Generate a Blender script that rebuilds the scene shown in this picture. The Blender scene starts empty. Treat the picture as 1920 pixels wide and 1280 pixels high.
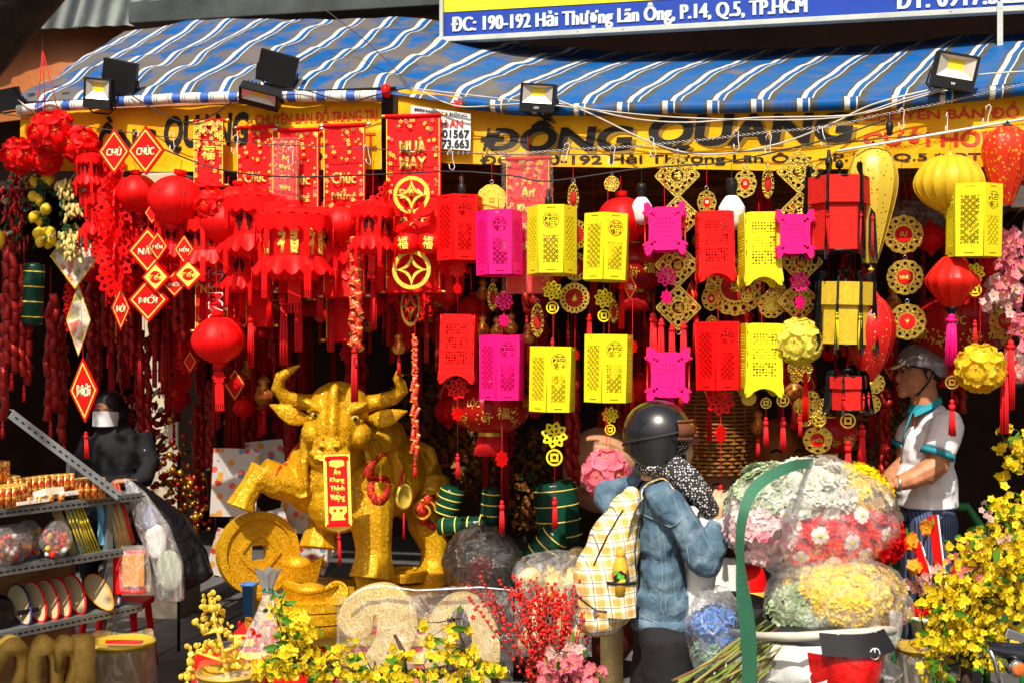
import bpy, bmesh, math, random
from mathutils import Vector, Matrix, noise
from math import sin, cos, pi, radians, sqrt
SC = bpy.context.scene
COL = SC.collection
rnd = random.Random(11)
# ---------------------------------------------------------------- camera, world, sun, exposure
cam = bpy.data.cameras.new('camera'); camo = bpy.data.objects.new('camera', cam); COL.objects.link(camo)
FPX, HZ, CH = 2300.0, 650.0, 1.75
camo.location = (0, 0, CH); camo.rotation_euler = (pi/2, 0, 0)
cam.sensor_width = 36; cam.lens = FPX/1920*36; cam.shift_y = (HZ-640)/1920
cam.clip_start = .05; cam.clip_end = 400
cam.dof.use_dof = True; cam.dof.focus_distance = 4.95; cam.dof.aperture_fstop = 2.8
SC.camera = camo
SUN_EL, SUN_AZ = radians(50), radians(-14)      # azimuth of the sun seen from the stall, measured from straight behind the camera
W = bpy.data.worlds.new('World'); SC.world = W; W.use_nodes = True
wn = W.node_tree; bg = wn.nodes['Background']
sky = wn.nodes.new('ShaderNodeTexSky'); sky.sky_type = 'NISHITA'; sky.sun_disc = False
sky.sun_elevation = SUN_EL; sky.sun_rotation = pi - SUN_AZ*-1
sky.altitude = 0; sky.dust_density = 6; sky.ozone_density = .5
wn.links.new(sky.outputs[0], bg.inputs[0]); bg.inputs[1].default_value = .085
sl = bpy.data.lights.new('sun', 'SUN'); sl.energy = 4.8; sl.angle = radians(.5); sl.color = (1, .93, .80)
so = bpy.data.objects.new('sun', sl); COL.objects.link(so)
sund = Vector((sin(SUN_AZ)*cos(SUN_EL), -cos(SUN_AZ)*cos(SUN_EL), sin(SUN_EL)))
so.location = sund*20; so.rotation_euler = sund.to_track_quat('Z', 'Y').to_euler()
SC.view_settings.view_transform = 'Standard'; SC.view_settings.look = 'None'
SC.view_settings.exposure = .4; SC.view_settings.gamma = 1; SC.view_settings.use_curve_mapping = False
SC.cycles.max_bounces = 7; SC.cycles.transparent_max_bounces = 24
# ---------------------------------------------------------------- places
YAW = radians(12); RD = Vector((cos(YAW), -sin(YAW), 0)); DD = Vector((sin(YAW), cos(YAW), 0)); FO = Vector((.09, 5.2, 0))
def P(px, py, Y): return Vector(((px-960)/FPX*Y, Y, CH-(py-HZ)/FPX*Y))
def uof(px, s=0):
    a = (px-960)/FPX
    return (a*(FO.y+DD.y*s)-FO.x-DD.x*s)/(RD.x-a*RD.y)
def FP(px, py, s=0):                                    # a point on the shopfront plane, s metres behind the awning's edge
    u = uof(px, s); return P(px, py, FO.y+RD.y*u+DD.y*s)
def F(u, s, z): return FO+RD*u+DD*s+Vector((0, 0, z))
KP = 5.2/FPX
# ---------------------------------------------------------------- object helpers
def tag(o, label=None, cat=None, group=None, kind=None):
    if label: o['label'] = label
    if cat: o['category'] = cat
    if group: o['group'] = group
    if kind: o['kind'] = kind
    return o
def ob(name, me, parent=None, loc=(0, 0, 0), rot=(0, 0, 0), scale=1):
    o = bpy.data.objects.new(name, me); COL.objects.link(o)
    o.location = loc; o.rotation_euler = rot; o.scale = (scale,)*3 if isinstance(scale, (int, float)) else scale
    if parent: o.parent = parent
    return o
def thing(name, label, cat, loc=(0, 0, 0), rz=0, group=None, scale=1):
    o = ob(name, None, None, loc, (0, 0, rz), scale); o.empty_display_size = .05
    return tag(o, label, cat, group)
def copytree(o, parent=None):
    c = o.copy(); COL.objects.link(c); c.parent = parent
    for ch in o.children: copytree(ch, c)
    return c
def dup(root, loc, label, rz=None, scale=None, group=None):
    c = copytree(root); c.location = loc; c['label'] = label
    if rz is not None: c.rotation_euler[2] = rz
    if scale is not None: c.scale = (scale,)*3
    if group: c['group'] = group
    return c
class MB:
    def __init__(s): s.v = []; s.f = []; s.mi = []; s.sm = []; s.mat = 0; s.uv = {}; s.T = None
    def add(s, vs, fs, sm=False):
        b = len(s.v)
        if s.T is not None: vs = [s.T @ Vector(v) for v in vs]
        s.v.extend([tuple(v) for v in vs])
        for f in fs: s.f.append([b+i for i in f]); s.mi.append(s.mat); s.sm.append(sm)
        return s
    def box(s, c, d, rz=0, rx=0, ry=0):
        M = Matrix.Rotation(rz, 3, 'Z') @ Matrix.Rotation(ry, 3, 'Y') @ Matrix.Rotation(rx, 3, 'X'); c = Vector(c)
        vs = [c+M @ Vector((x*d[0]/2, y*d[1]/2, z*d[2]/2)) for x in (-1, 1) for y in (-1, 1) for z in (-1, 1)]
        return s.add(vs, [(0, 1, 3, 2), (4, 6, 7, 5), (0, 4, 5, 1), (2, 3, 7, 6), (0, 2, 6, 4), (1, 5, 7, 3)])
    def tube(s, pts, r, n=8, caps=True, sm=True, flat=1.0):
        pts = [Vector(p) for p in pts]; m = len(pts)
        if isinstance(r, (int, float)): r = [r]*m
        vs = []; up = None
        for i, p in enumerate(pts):
            t = (pts[min(i+1, m-1)]-pts[max(i-1, 0)]).normalized()
            if up is None: up = Vector((0, 0, 1)) if abs(t.z) < .9 else Vector((1, 0, 0))
            a = (up - t*up.dot(t)).normalized(); b = t.cross(a); up = a
            vs += [p+(a*cos(2*pi*j/n)*flat+b*sin(2*pi*j/n))*r[i] for j in range(n)]
        fs = [(i*n+j, i*n+(j+1) % n, (i+1)*n+(j+1) % n, (i+1)*n+j) for i in range(m-1) for j in range(n)]
        if caps: fs += [tuple(range(n-1, -1, -1)), tuple((m-1)*n+j for j in range(n))]
        return s.add(vs, fs, sm)
    def lathe(s, prof, n=16, c=(0, 0, 0), axis='z', sm=True, caps=True, sc=(1, 1)):
        vs = []
        for r, z in prof:
            for j in range(n):
                a = 2*pi*j/n; x, y = r*cos(a)*sc[0], r*sin(a)*sc[1]
                p = (x, y, z) if axis == 'z' else ((x, z, y) if axis == 'y' else (z, x, y))
                vs.append((p[0]+c[0], p[1]+c[1], p[2]+c[2]))
        m = len(prof)
        fs = [(i*n+j, i*n+(j+1) % n, (i+1)*n+(j+1) % n, (i+1)*n+j) for i in range(m-1) for j in range(n)]
        if caps: fs += [tuple(range(n-1, -1, -1)), tuple((m-1)*n+j for j in range(n))]
        return s.add(vs, fs, sm)
    def ell(s, c, r, nu=14, nv=9, rot=None):
        if isinstance(r, (int, float)): r = (r, r, r)
        c = Vector(c); M = rot if rot is not None else Matrix.Identity(3); vs = []
        for i in range(1, nv):
            t = pi*i/nv
            for j in range(nu):
                a = 2*pi*j/nu; vs.append(c+M @ Vector((r[0]*sin(t)*cos(a), r[1]*sin(t)*sin(a), r[2]*cos(t))))
        vs += [c+M @ Vector((0, 0, r[2])), c+M @ Vector((0, 0, -r[2]))]; T, B = len(vs)-2, len(vs)-1
        fs = [(i*nu+j, (i+1)*nu+j, (i+1)*nu+(j+1) % nu, i*nu+(j+1) % nu) for i in range(nv-2) for j in range(nu)]
        fs += [(T, j, (j+1) % nu) for j in range(nu)]+[(B, (nv-2)*nu+(j+1) % nu, (nv-2)*nu+j) for j in range(nu)]
        return s.add(vs, fs, True)
    def ext(s, pts, y0, y1, plane='xz', sm=False):      # prism of a 2D outline
        n = len(pts); mk = (lambda p, y: (p[0], y, p[1])) if plane == 'xz' else ((lambda p, y: (y, p[0], p[1])) if plane == 'yz' else (lambda p, y: (p[0], p[1], y)))
        vs = [mk(p, y0) for p in pts]+[mk(p, y1) for p in pts]
        return s.add(vs, [tuple(range(n)), tuple(range(2*n-1, n-1, -1))]+[(i, i+n, (i+1) % n+n, (i+1) % n) for i in range(n)], sm)
    def grid(s, nu, nv, f, sm=True, wrap=False):
        vs = [f(i/(nu-1), j/(nv-1)) for j in range(nv) for i in range(nu)]
        fs = [(j*nu+i, j*nu+i+1, (j+1)*nu+i+1, (j+1)*nu+i) for j in range(nv-1) for i in range(nu-1)]
        return s.add(vs, fs, sm)
    def mesh(s, mats, name='m', bev=0, uvf=None, weld=False, fix=True):
        me = bpy.data.meshes.new(name); me.from_pydata(s.v, [], s.f)
        for m in (mats if isinstance(mats, (list, tuple)) else [mats]): me.materials.append(m)
        me.polygons.foreach_set('material_index', s.mi); me.polygons.foreach_set('use_smooth', s.sm)
        if uvf:
            l = me.uv_layers.new(name='UVMap'); vi = [0]*len(me.loops); me.loops.foreach_get('vertex_index', vi)
            l.data.foreach_set('uv', [c for i in vi for c in uvf[i]])
        if bev or weld or fix:
            bm = bmesh.new(); bm.from_mesh(me)
            if weld: bmesh.ops.remove_doubles(bm, verts=bm.verts, dist=1e-5)
            if fix: bmesh.ops.recalc_face_normals(bm, faces=bm.faces)
            if bev:
                es = [e for e in bm.edges if len(e.link_faces) == 2 and e.calc_face_angle(0) > .6]
                bmesh.ops.bevel(bm, geom=es, offset=bev, segments=2, affect='EDGES', profile=.6, clamp_overlap=True)
            bm.to_mesh(me); bm.free()
        me.update(); return me
def xz(me):                                             # XY sheet turned upright, its face to the viewer
    me.transform(Matrix.Rotation(pi/2, 4, 'X')); return me
def fill2d(loops, mat, ext=.001):
    cu = bpy.data.curves.new('c', 'CURVE'); cu.dimensions = '2D'; cu.fill_mode = 'BOTH'; cu.extrude = ext
    for lp in loops:
        sp = cu.splines.new('POLY'); sp.points.add(len(lp)-1)
        for p, q in zip(sp.points, lp): p.co = (q[0], q[1], 0, 1)
        sp.use_cyclic_u = True
    o = bpy.data.objects.new('c', cu); me = bpy.data.meshes.new_from_object(o)
    bpy.data.objects.remove(o); bpy.data.curves.remove(cu)
    me.materials.clear(); me.materials.append(mat)
    return xz(me)
_tx = {}
def text(body, h, w=None, mat=None, ext=.0008, bold=.02, shear=0, cx=True, vfit=True, sp=1.0, res=3, fat=0):
    cu = bpy.data.curves.new('t', 'FONT'); cu.body = body; cu.size = 1; cu.offset = bold; cu.extrude = 0; cu.shear = shear
    cu.resolution_u = res; cu.space_character = sp; cu.fill_mode = 'FRONT'
    cu.align_x = 'CENTER'
    o = bpy.data.objects.new('t', cu); me = bpy.data.meshes.new_from_object(o)
    bpy.data.objects.remove(o); bpy.data.curves.remove(cu)
    if len(me.vertices) == 0: return me
    xs = [v.co.x for v in me.vertices]; ys = [v.co.y for v in me.vertices]
    x0, x1, y0, y1 = min(xs), max(xs), min(ys), max(ys)
    sy = h/(y1-y0) if vfit else h; sx = w/(x1-x0) if w else sy
    me.transform(Matrix.Diagonal((sx, sy, 1, 1)) @ Matrix.Translation((-(x0+x1)/2, -(y0+y1)/2, 0)))
    if fat: me.transform(Matrix.Diagonal((1-2*fat, 1, 1, 1)))
    if ext:
        bm = bmesh.new(); bm.from_mesh(me)
        r = bmesh.ops.extrude_face_region(bm, geom=list(bm.faces))
        bmesh.ops.translate(bm, verts=[g for g in r['geom'] if isinstance(g, bmesh.types.BMVert)], vec=(0, 0, ext))
        bmesh.ops.recalc_face_normals(bm, faces=bm.faces); bm.to_mesh(me); bm.free()
    me.materials.clear()
    if mat: me.materials.append(mat)
    if fat:
        a, c = me.copy(), me.copy(); a.transform(Matrix.Translation((fat*h, 0, -.12*ext))); c.transform(Matrix.Translation((-fat*h, 0, -.06*ext))); me = join([me, a, c])
    return xz(me)
def join(mes, mat=None):
    bm = bmesh.new()
    for m in mes: bm.from_mesh(m)
    me = bpy.data.meshes.new('j'); bm.to_mesh(me); bm.free()
    for s in (mes[0].materials if mat is None else [mat]): me.materials.append(s)
    return me
def circ(r, n=20, cx=0, cy=0, ry=None, a0=0): return [(cx+r*cos(a0+2*pi*i/n), cy+(ry or r)*sin(a0+2*pi*i/n)) for i in range(n)]
def rect(w, h, cx=0, cy=0): return [(cx-w/2, cy-h/2), (cx+w/2, cy-h/2), (cx+w/2, cy+h/2), (cx-w/2, cy+h/2)]
def smoothstep(a, b, x): t = max(0, min(1, (x-a)/(b-a))); return t*t*(3-2*t)
def interp(tab, x):
    if x <= tab[0][0]: return tab[0][1]
    for (a, b), (c, d) in zip(tab, tab[1:]):
        if x <= c: return b+(d-b)*(x-a)/(c-a)
    return tab[-1][1]
def nz(v, s=1, o=0): return noise.noise(Vector(v)*s+Vector((o, o*1.7, -o)))
def blob(mb, vox, mat, smooth=6, disp=None, fac=.5):    # a union of shapes grown together into ONE continuous surface
    me = mb.mesh(mat, fix=True); o = bpy.data.objects.new('b', me); COL.objects.link(o)
    m = o.modifiers.new('r', 'REMESH'); m.mode = 'VOXEL'; m.voxel_size = vox; m.use_smooth_shade = True
    if smooth: q = o.modifiers.new('s', 'SMOOTH'); q.iterations = smooth; q.factor = fac
    dg = bpy.context.evaluated_depsgraph_get(); r = bpy.data.meshes.new_from_object(o.evaluated_get(dg))
    bpy.data.objects.remove(o); bpy.data.meshes.remove(me)
    if disp:
        ns = [v.normal.copy() for v in r.vertices]
        for v, n in zip(r.vertices, ns): v.co = v.co+n*disp(v.co, n)
    r.materials.clear(); r.materials.append(mat) if not isinstance(mat, (list, tuple)) else [r.materials.append(x) for x in mat]
    for p in r.polygons: p.use_smooth = True
    return r
# ---------------------------------------------------------------- material helpers
class G:
    def __init__(s, name):
        s.m = bpy.data.materials.new(name); s.m.use_nodes = True; s.t = s.m.node_tree; s.b = s.t.nodes['Principled BSDF']; s.o = s.t.nodes['Material Output']
    def n(s, typ, out=0, inp=None, **at):
        d = s.t.nodes.new('ShaderNode'+typ)
        for k, v in at.items(): setattr(d, k, v)
        for k, v in (inp or {}).items(): s.set(d.inputs[k], v)
        return d.outputs[out] if out is not None else d
    def set(s, i, v):
        if isinstance(v, bpy.types.NodeSocket): s.t.links.new(v, i)
        else:
            if i.type == 'RGBA' and len(v) == 3: v = (*v, 1)
            i.default_value = v
    def p(s, **kw):
        for k, v in kw.items(): s.set(s.b.inputs[k.replace('_', ' ')], v)
    def math(s, op, a, b=0, c=0): return s.n('Math', 0, {0: a, 1: b, 2: c}, operation=op)
    def ramp(s, fac, stops, const=False):
        d = s.t.nodes.new('ShaderNodeValToRGB'); s.set(d.inputs[0], fac); r = d.color_ramp
        if const: r.interpolation = 'CONSTANT'
        while len(r.elements) < len(stops): r.elements.new(.5)
        for e, (p, c) in zip(r.elements, sorted(stops, key=lambda q: q[0])): e.position = p; e.color = (*c, 1) if len(c) == 3 else c
        return d.outputs[0]
    def co(s, k='Object'): return s.n('TexCoord', k)
    def noise(s, sc=5, det=3, vec=None, rough=.5, out=0, dist=0): return s.n('TexNoise', out, {'Vector': vec or s.co(), 'Scale': sc, 'Detail': det, 'Roughness': rough, 'Distortion': dist})
    def vor(s, sc=5, vec=None, out=0, feature='F1', rand=1): return s.n('TexVoronoi', out, {'Vector': vec or s.co(), 'Scale': sc, 'Randomness': rand}, feature=feature)
    def mix(s, f, a, b, bt='MIX'):
        d = s.t.nodes.new('ShaderNodeMix'); d.data_type = 'RGBA'; d.blend_type = bt
        s.set(d.inputs[0], f); s.set(d.inputs[6], a); s.set(d.inputs[7], b); return d.outputs[2]
    def bump(s, h, st=.3, dist=.01):
        s.p(Normal=s.n('Bump', 0, {'Height': h, 'Strength': st, 'Distance': dist}))
    def mp(s, vec=None, scale=(1, 1, 1), rot=(0, 0, 0), loc=(0, 0, 0)): return s.n('Mapping', 0, {'Vector': vec or s.co(), 'Scale': scale, 'Rotation': rot, 'Location': loc})
def dk(c, f): return tuple(x*f for x in c)
def mk(name, c, rough=.5, metal=0, var=.2, vs=8, bump=.15, bs=60, bd=.002, trans=0, coat=0, spec=.22, c2=None, sheen=0):
    g = G(name); f = g.noise(vs, 4, rough=.6)
    a, b = (dk(c, 1-var), tuple(min(1, x*(1+var*.5)) for x in c)) if c2 is None else (c, c2)
    col = g.ramp(f, [(.3, a), (.7, b)]); g.p(Base_Color=col, Roughness=rough, Metallic=metal)
    g.b.inputs['Specular IOR Level'].default_value = spec
    if coat: g.p(Coat_Weight=coat, Coat_Roughness=.08)
    if sheen: g.p(Sheen_Weight=sheen)
    if bump: g.bump(g.noise(bs, 3), bump, bd)
    if trans:                                           # thin sheet: light comes through from behind
        tr = g.n('BsdfTranslucent', 0, {'Color': col}); mx = g.n('MixShader', 0, {0: trans, 1: g.b.outputs[0], 2: tr})
        g.t.links.new(mx, g.o.inputs[0])
    return g.m
def metalc(name, c, rough=.3, var=.2, bump=.05, bs=80): return mk(name, c, rough, 1, var, 10, bump, bs)
def glitter(name, c, c2, scale=500):
    g = G(name); co = g.co(); v = g.vor(scale, co, out='Color'); sep = g.n('SeparateColor', 0, {0: v})
    big = g.noise(5, 3); base = g.mix(big, c, c2); g.b.inputs['Specular IOR Level'].default_value = .3; col = g.mix(g.ramp(sep, [(.0, (0,)*3), (.93, (.0,)*3), (.97, (.8,)*3)]), base, (.95, .68, .12))  # the bright cells paint sparkle glints into the colour
    col = g.mix(g.ramp(sep, [(0, (.5,)*3), (.45, (0,)*3)]), col, dk(c2, .5)); g.p(Base_Color=col, Metallic=.3, Roughness=g.ramp(sep, [(0, (.6,)*3), (1, (.25,)*3)]))
    nm = g.n('VectorMath', 0, {0: v, 1: (.5, .5, .5)}, operation='SUBTRACT'); sc = g.n('VectorMath', 0, {0: nm, 'Scale': .6}, operation='SCALE')
    geo = g.n('NewGeometry', 'Normal'); ad = g.n('VectorMath', 0, {0: geo, 1: sc}, operation='ADD'); no = g.n('VectorMath', 0, {0: ad}, operation='NORMALIZE')
    g.p(Normal=no); return g.m
def film(name, tint=(1, 1, 1), fog=.12, sc=9, amt=1.0, coarse=1.0):      # crinkled clear plastic
    g = G(name); g.m.use_backface_culling = False
    co = g.mp(scale=(1, 1, .45), rot=(.3, .5, .2)); w = g.noise(sc*coarse, 6, co, .65, dist=1.5); w2 = g.noise(sc*3, 3, co, .7, dist=2)
    h = g.math('ABSOLUTE', g.math('SUBTRACT', w, .5)); streak = g.ramp(h, [(0, (1,)*3), (.035, (.12,)*3), (.2, (0,)*3)])
    bmp = g.n('Bump', 0, {'Height': g.math('ADD', g.math('MULTIPLY', w, 1.2), g.math('MULTIPLY', w2, .35)), 'Strength': .9, 'Distance': .05})
    gl = g.n('BsdfGlossy', 0, {'Color': (1, 1, 1), 'Roughness': .14, 'Normal': bmp}); di = g.n('BsdfDiffuse', 0, {'Color': tint})
    tp = g.n('BsdfTransparent', 0, {'Color': tint}); fr = g.n('Fresnel', 0, {'IOR': 1.5, 'Normal': bmp})
    a = g.n('MixShader', 0, {0: g.math('MINIMUM', g.math('ADD', g.math('MULTIPLY', fr, amt*.55), .02), .6), 1: tp, 2: gl})
    d = g.n('MixShader', 0, {0: g.math('ADD', g.math('MULTIPLY', streak, .22*min(1, fog*6)), fog*.3), 1: a, 2: di})
    g.t.links.new(d, g.o.inputs[0]); return g.m
# plain colours of the place
RED = mk('red_plastic', (.92, .004, .004), .5, var=.2, bump=.05, trans=.25, spec=.25)
RED2 = mk('red_felt', (.80, .005, .006), .75, var=.2, bump=.2)
DRED = mk('deep_red', (.42, .006, .008), .5, var=.3)
PINK = mk('magenta_plastic', (.9, .008, .22), .45, var=.06, bump=.04, trans=.18)
YEL = mk('yellow_plastic', (.86, .74, .015), .42, var=.06, bump=.04, trans=.18)
GOLD = mk('gold_foil', (.80, .55, .09), .28, 1, .3, 30, .5, 160, .004)
GOLDP = mk('gold_paint', (.80, .55, .07), .45, .3, .2, 20, .2, 90)
YP = mk('yellow_print', (.95, .68, .10), .5, var=.1, bump=0)
CREAM = mk('cream_print', (.9, .8, .45), .5, var=.1, bump=0)
BLACK = mk('black_plastic', (.012, .012, .013), .4, var=.3)
BLKP = mk('black_print', (.012, .01, .01), .55, var=.3, bump=0)
REDP = mk('red_print', (.62, .03, .012), .55, var=.2, bump=0)
WHITE = mk('white_plastic', (.8, .8, .8), .35, var=.05, bump=.03)
STEEL = metalc('steel', (.55, .55, .55), .35)
GREY = mk('grey_metal', (.30, .31, .31), .5, .3, .2)
WIREM = mk('pale_cable', (.5, .46, .40), .5, var=.3)
DWIRE = mk('dark_wire', (.05, .045, .04), .5, var=.3)
REDS = mk('red_string', (.7, .01, .015), .6, var=.2)
SKIN = mk('skin', (.50, .21, .10), .45, var=.3, vs=22, bump=.15, bs=90, spec=.35)
SKIN2 = mk('pale_skin', (.55, .30, .17), .5, var=.1, vs=14, bump=.15, bs=90, spec=.35)
sky.sun_rotation = math.atan2(sund.x, sund.y)
# ================================================================= SETTING
def struct(name, me, **k): return tag(ob(name, me, **k), kind='structure')
g = G('asphalt'); n1 = g.noise(3, 5); g.p(Base_Color=g.ramp(n1, [(.3, (.035, .034, .033)), (.7, (.075, .07, .066))]), Roughness=g.ramp(n1, [(.4, (.75,)*3), (.6, (.35,)*3)])); g.bump(g.noise(160, 2), .4, .004)
b = MB(); b.grid(2, 2, lambda u, v: (-60+120*u, -60+130*v, 0)); struct('ground', b.mesh(g.m))
# pavement of grey paving tiles under the stalls, each tile a piece
TILE = mk('paving_tile', (.13, .12, .115), .6, var=.3, vs=6, bump=.3)
def quadprism(b, c, z0, z1): b.ext([(p.x, p.y) for p in c], z0, z1, 'xy')
b = MB(); quadprism(b, [F(-4, -.35, 0), F(6, -.35, 0), F(6, 7, 0), F(-4, 7, 0)], .004, .10)
pav = struct('pavement', b.mesh(mk('mortar', (.09, .085, .08), .8)))
b = MB(); b.box((0, 0, 0), (.392, .392, .02)); tme = b.mesh(TILE, bev=.004)
for i in range(-9, 4):
    for j in range(0, 9):
        o = ob('paving_tile', tme, pav, F(i*.4, j*.4+.2, .104+rnd.uniform(-.002, .002)), (rnd.uniform(-.006, .006), rnd.uniform(-.006, .006), -YAW))
# building behind: lintel wall, inner walls, ceiling
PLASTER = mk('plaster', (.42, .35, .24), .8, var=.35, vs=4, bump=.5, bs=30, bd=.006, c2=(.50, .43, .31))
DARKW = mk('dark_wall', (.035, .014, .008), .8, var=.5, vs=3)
bd = thing('shop_building', 'dark shop building behind the awning, its storefront open', 'building', F(-1, 2.2, 0), -YAW)
def bpart(name, x0, x1, s0, s1, z0, z1, m):
    b = MB(); b.box(((x0+x1)/2, (s0+s1)/2, (z0+z1)/2), (x1-x0, s1-s0, z1-z0)); return ob(name, b.mesh(m, bev=.004), bd)
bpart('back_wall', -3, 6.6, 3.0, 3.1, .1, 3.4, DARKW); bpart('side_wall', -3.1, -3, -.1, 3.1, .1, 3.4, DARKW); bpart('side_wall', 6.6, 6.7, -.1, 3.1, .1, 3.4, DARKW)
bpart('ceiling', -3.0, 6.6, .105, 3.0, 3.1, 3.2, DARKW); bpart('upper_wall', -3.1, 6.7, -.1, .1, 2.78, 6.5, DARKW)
bpart('shade_slab', -.9, 6.7, -1.55, -.105, 5.05, 5.3, mk('shade_slab_concrete', (.25, .24, .22), .8))  # unseen slab overhead, put in to shade the back of the awning
pil = thing('plaster_pillar', 'cracked beige plaster pillar behind the seated vendor', 'pillar', FP(318, 700, 1.85), -YAW); pil.location.z = .1
b = MB(); b.box((0, 0, 1.35), (.27, .3, 2.7)); ob('shaft', b.mesh(PLASTER, bev=.012), pil)
b = MB(); b.tube([(-.12, -.1525, 1.52), (-.06, -.1525, 1.50), (-.02, -.1525, 1.515), (.06, -.1525, 1.49), (.13, -.1525, 1.50)], .003, 4); ob('crack', b.mesh(BLKP), pil)
# lacquered shutter box above the shop opening, a piece per board
g = G('lacquered_wood'); c = g.mp(scale=(1, 6, 14)); f = g.noise(3, 5, c); g.p(Base_Color=g.ramp(f, [(.3, (.10, .03, .008)), (.7, (.30, .11, .025))]), Roughness=.16, Coat_Weight=.6); LACQ = g.m
sb = thing('shutter_box', 'glossy brown wooden shutter box across the shop front', 'shutter box', F(1.1, 1.2, 2.62), -YAW)
for i in range(4):
    b = MB(); b.box((0, -.01*i, -.15+i*.125), (4.6, .06, .121), rx=-.2-.05*i); ob('board', b.mesh(LACQ, bev=.004), sb)
# tarp and corrugated sheets at the top left
g = G('brown_tarp'); f = g.noise(2.2, 5); g.p(Base_Color=g.ramp(f, [(.3, (.17, .045, .008)), (.7, (.36, .11, .02))]), Roughness=.6); g.bump(g.noise(5, 4), .6, .05)
tp = thing('brown_tarpaulin', 'sagging orange brown tarpaulin at the top left behind the striped awning', 'tarpaulin', FP(130, 112, 1.75), -YAW)
me = MB().grid(40, 18, lambda u, v: ((u-.5)*2.3, .05*sin(u*9)+.12*v+.06*nz((u*3, v*2, 0)), (v-.5)*.78+.03*sin(u*5))).mesh(g.m)
ob('sheet', me, tp)
b = MB(); b.lathe([(.085, 0), (.095, .004), (.085, .008)], 20, axis='y', sc=(1, .35)); ob('patch', b.mesh(mk('tarp_patch', (.12, .04, .015), .7)), tp, (.05, .16, -.02), (0, .05, 0))
g = G('zinc'); f = g.noise(2.5, 5, g.mp(scale=(1, 1, .4)), .65); g.p(Base_Color=g.ramp(f, [(.38, (.006, .010, .010)), (.55, (.022, .032, .032)), (.74, (.13, .15, .14))]), Roughness=.5, Metallic=.2); ZN = g.m
cs = thing('corrugated_sheet', 'stained grey corrugated sheet above the brown tarpaulin', 'roof sheet', FP(250, 0, 1.7), -YAW)
for i in range(5):
    me = MB().grid(34, 3, lambda u, v: ((u-.5)*.62, .005*sin(u*2*pi*5)+.01*nz((u*3, v*3, 0)), (v-.5)*.62)).mesh(ZN); o = ob('sheet', me, cs, (-1.2+i*.6, -.01*i, .10+.02*(i % 2)), (-.35, .05, 0))
cb = thing('roof_beam', 'weathered grey beam above the awning', 'beam', F(-1.9, 1.2, 3.60), -YAW)
b = MB(); b.box((2.1, 0, 0), (5.4, .2, .12)); ob('beam', b.mesh(mk('weathered_paint', (.05, .06, .06), .8, var=.5, vs=4), bev=.006), cb)
# dark tree limb crossing the top left corner
tl = thing('tree', 'dark tree limb crossing the top left corner close to the camera', 'tree', P(-900, 1900, 3.7))
lb = tl.location
pts = [P(-900, 1900, 3.7), P(-760, 1300, 3.7), P(-520, 700, 3.65), P(-330, 330, 3.6), P(-85, 88, 3.5), P(62, -70, 3.4), P(190, -350, 3.3), P(280, -720, 3.3)]
BARK = mk('bark', (.035, .026, .02), .9, var=.5, vs=12, bump=1, bs=40, bd=.01)
b = MB(); b.tube([p-lb for p in pts], [.22, .19, .17, .15, .14, .125, .11, .1], 14); ob('trunk', b.mesh(BARK), tl)
b = MB(); rr = random.Random(3)
for i in range(2100):
    q_ = rr.random(); c = Vector((-3.15+.35*q_+rr.gauss(0, .22), 2.9+1.8*q_+rr.gauss(0, .2), 3.75+rr.gauss(0, .16)))-lb; a = rr.uniform(0, 6.3); d = Vector((cos(a), sin(a), rr.uniform(-.6, .2)))*.07; w = Vector((-sin(a), cos(a), rr.uniform(-.3, .3)))*.026
    b.add([c, c+d*.5+w, c+d, c+d*.5-w], [(0, 1, 2, 3)])
tag(ob('crown', b.mesh(mk('shade_crown_leaf', (.035, .08, .015), .5, trans=.3), fix=False), tl), kind='stuff')  # unseen leaf crown, added and shaped to shade the left stall
# ----------------------------------------------------------------- awning
g = G('awning_cloth'); uv = g.n('UVMap'); sx = g.n('SeparateXYZ', None, {0: uv}); u_, v_ = sx.outputs[0], sx.outputs[1]
w = g.math('MULTIPLY', g.math('SUBTRACT', g.noise(1.2, 2, uv), .5), .05)
fr = g.math('FRACT', g.math('DIVIDE', g.math('ADD', u_, w), .182))
BL = (.002, .075, .27); WH = (.58, .56, .50); DG = (.055, .058, .06); TP = (.115, .10, .085)
st = g.ramp(fr, [(0, WH), (.11, BL), (.24, WH), (.27, DG), (.42, BL), (.93, DG)], True)
isb = g.ramp(fr, [(0, (0,)*3), (.29, (1,)*3)], True)
dn = g.noise(2.4, 5, g.n('Mapping', 0, {'Vector': uv, 'Scale': (1.4, .8, 1)}), .6)
lf = g.n('MapRange', 0, {0: u_, 1: -.9, 2: .4, 3: .05, 4: -.08})
dirt = g.ramp(g.math('ADD', dn, lf), [(.5, (0,)*3), (.6, (1,)*3)])
c1 = g.mix(g.math('MULTIPLY', dirt, g.math('MULTIPLY', isb, .93)), st, TP); c1 = g.mix(g.ramp(g.noise(9, 4, uv), [(.45, (0,)*3), (.8, (.5,)*3)]), c1, (.10, .08, .06)); c1 = g.mix(g.ramp(g.noise(1.1, 6, g.n('Mapping', 0, {'Vector': uv, 'Scale': (5, .6, 1)}), .7), [(.56, (0,)*3), (.72, (.55,)*3)]), c1, (.05, .04, .03))
g.p(Base_Color=c1, Roughness=.55); g.b.inputs['Specular IOR Level'].default_value = .12
g.bump(g.noise(12, 4, uv), .35, .01); AWN = g.m
def ztop(px): return FP(px, interp([(0, 192), (100, 182), (340, 165), (720, 160), (860, 180), (1000, 195), (1440, 186), (1700, 178), (1960, 150)], px), 0).z
U0, U1 = uof(25), uof(2060)
ZT = [(U0+(U1-U0)*i/60) for i in range(61)]
def pxof(u):
    p = F(u, 0, 0); return 960+FPX*p.x/p.y
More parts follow.
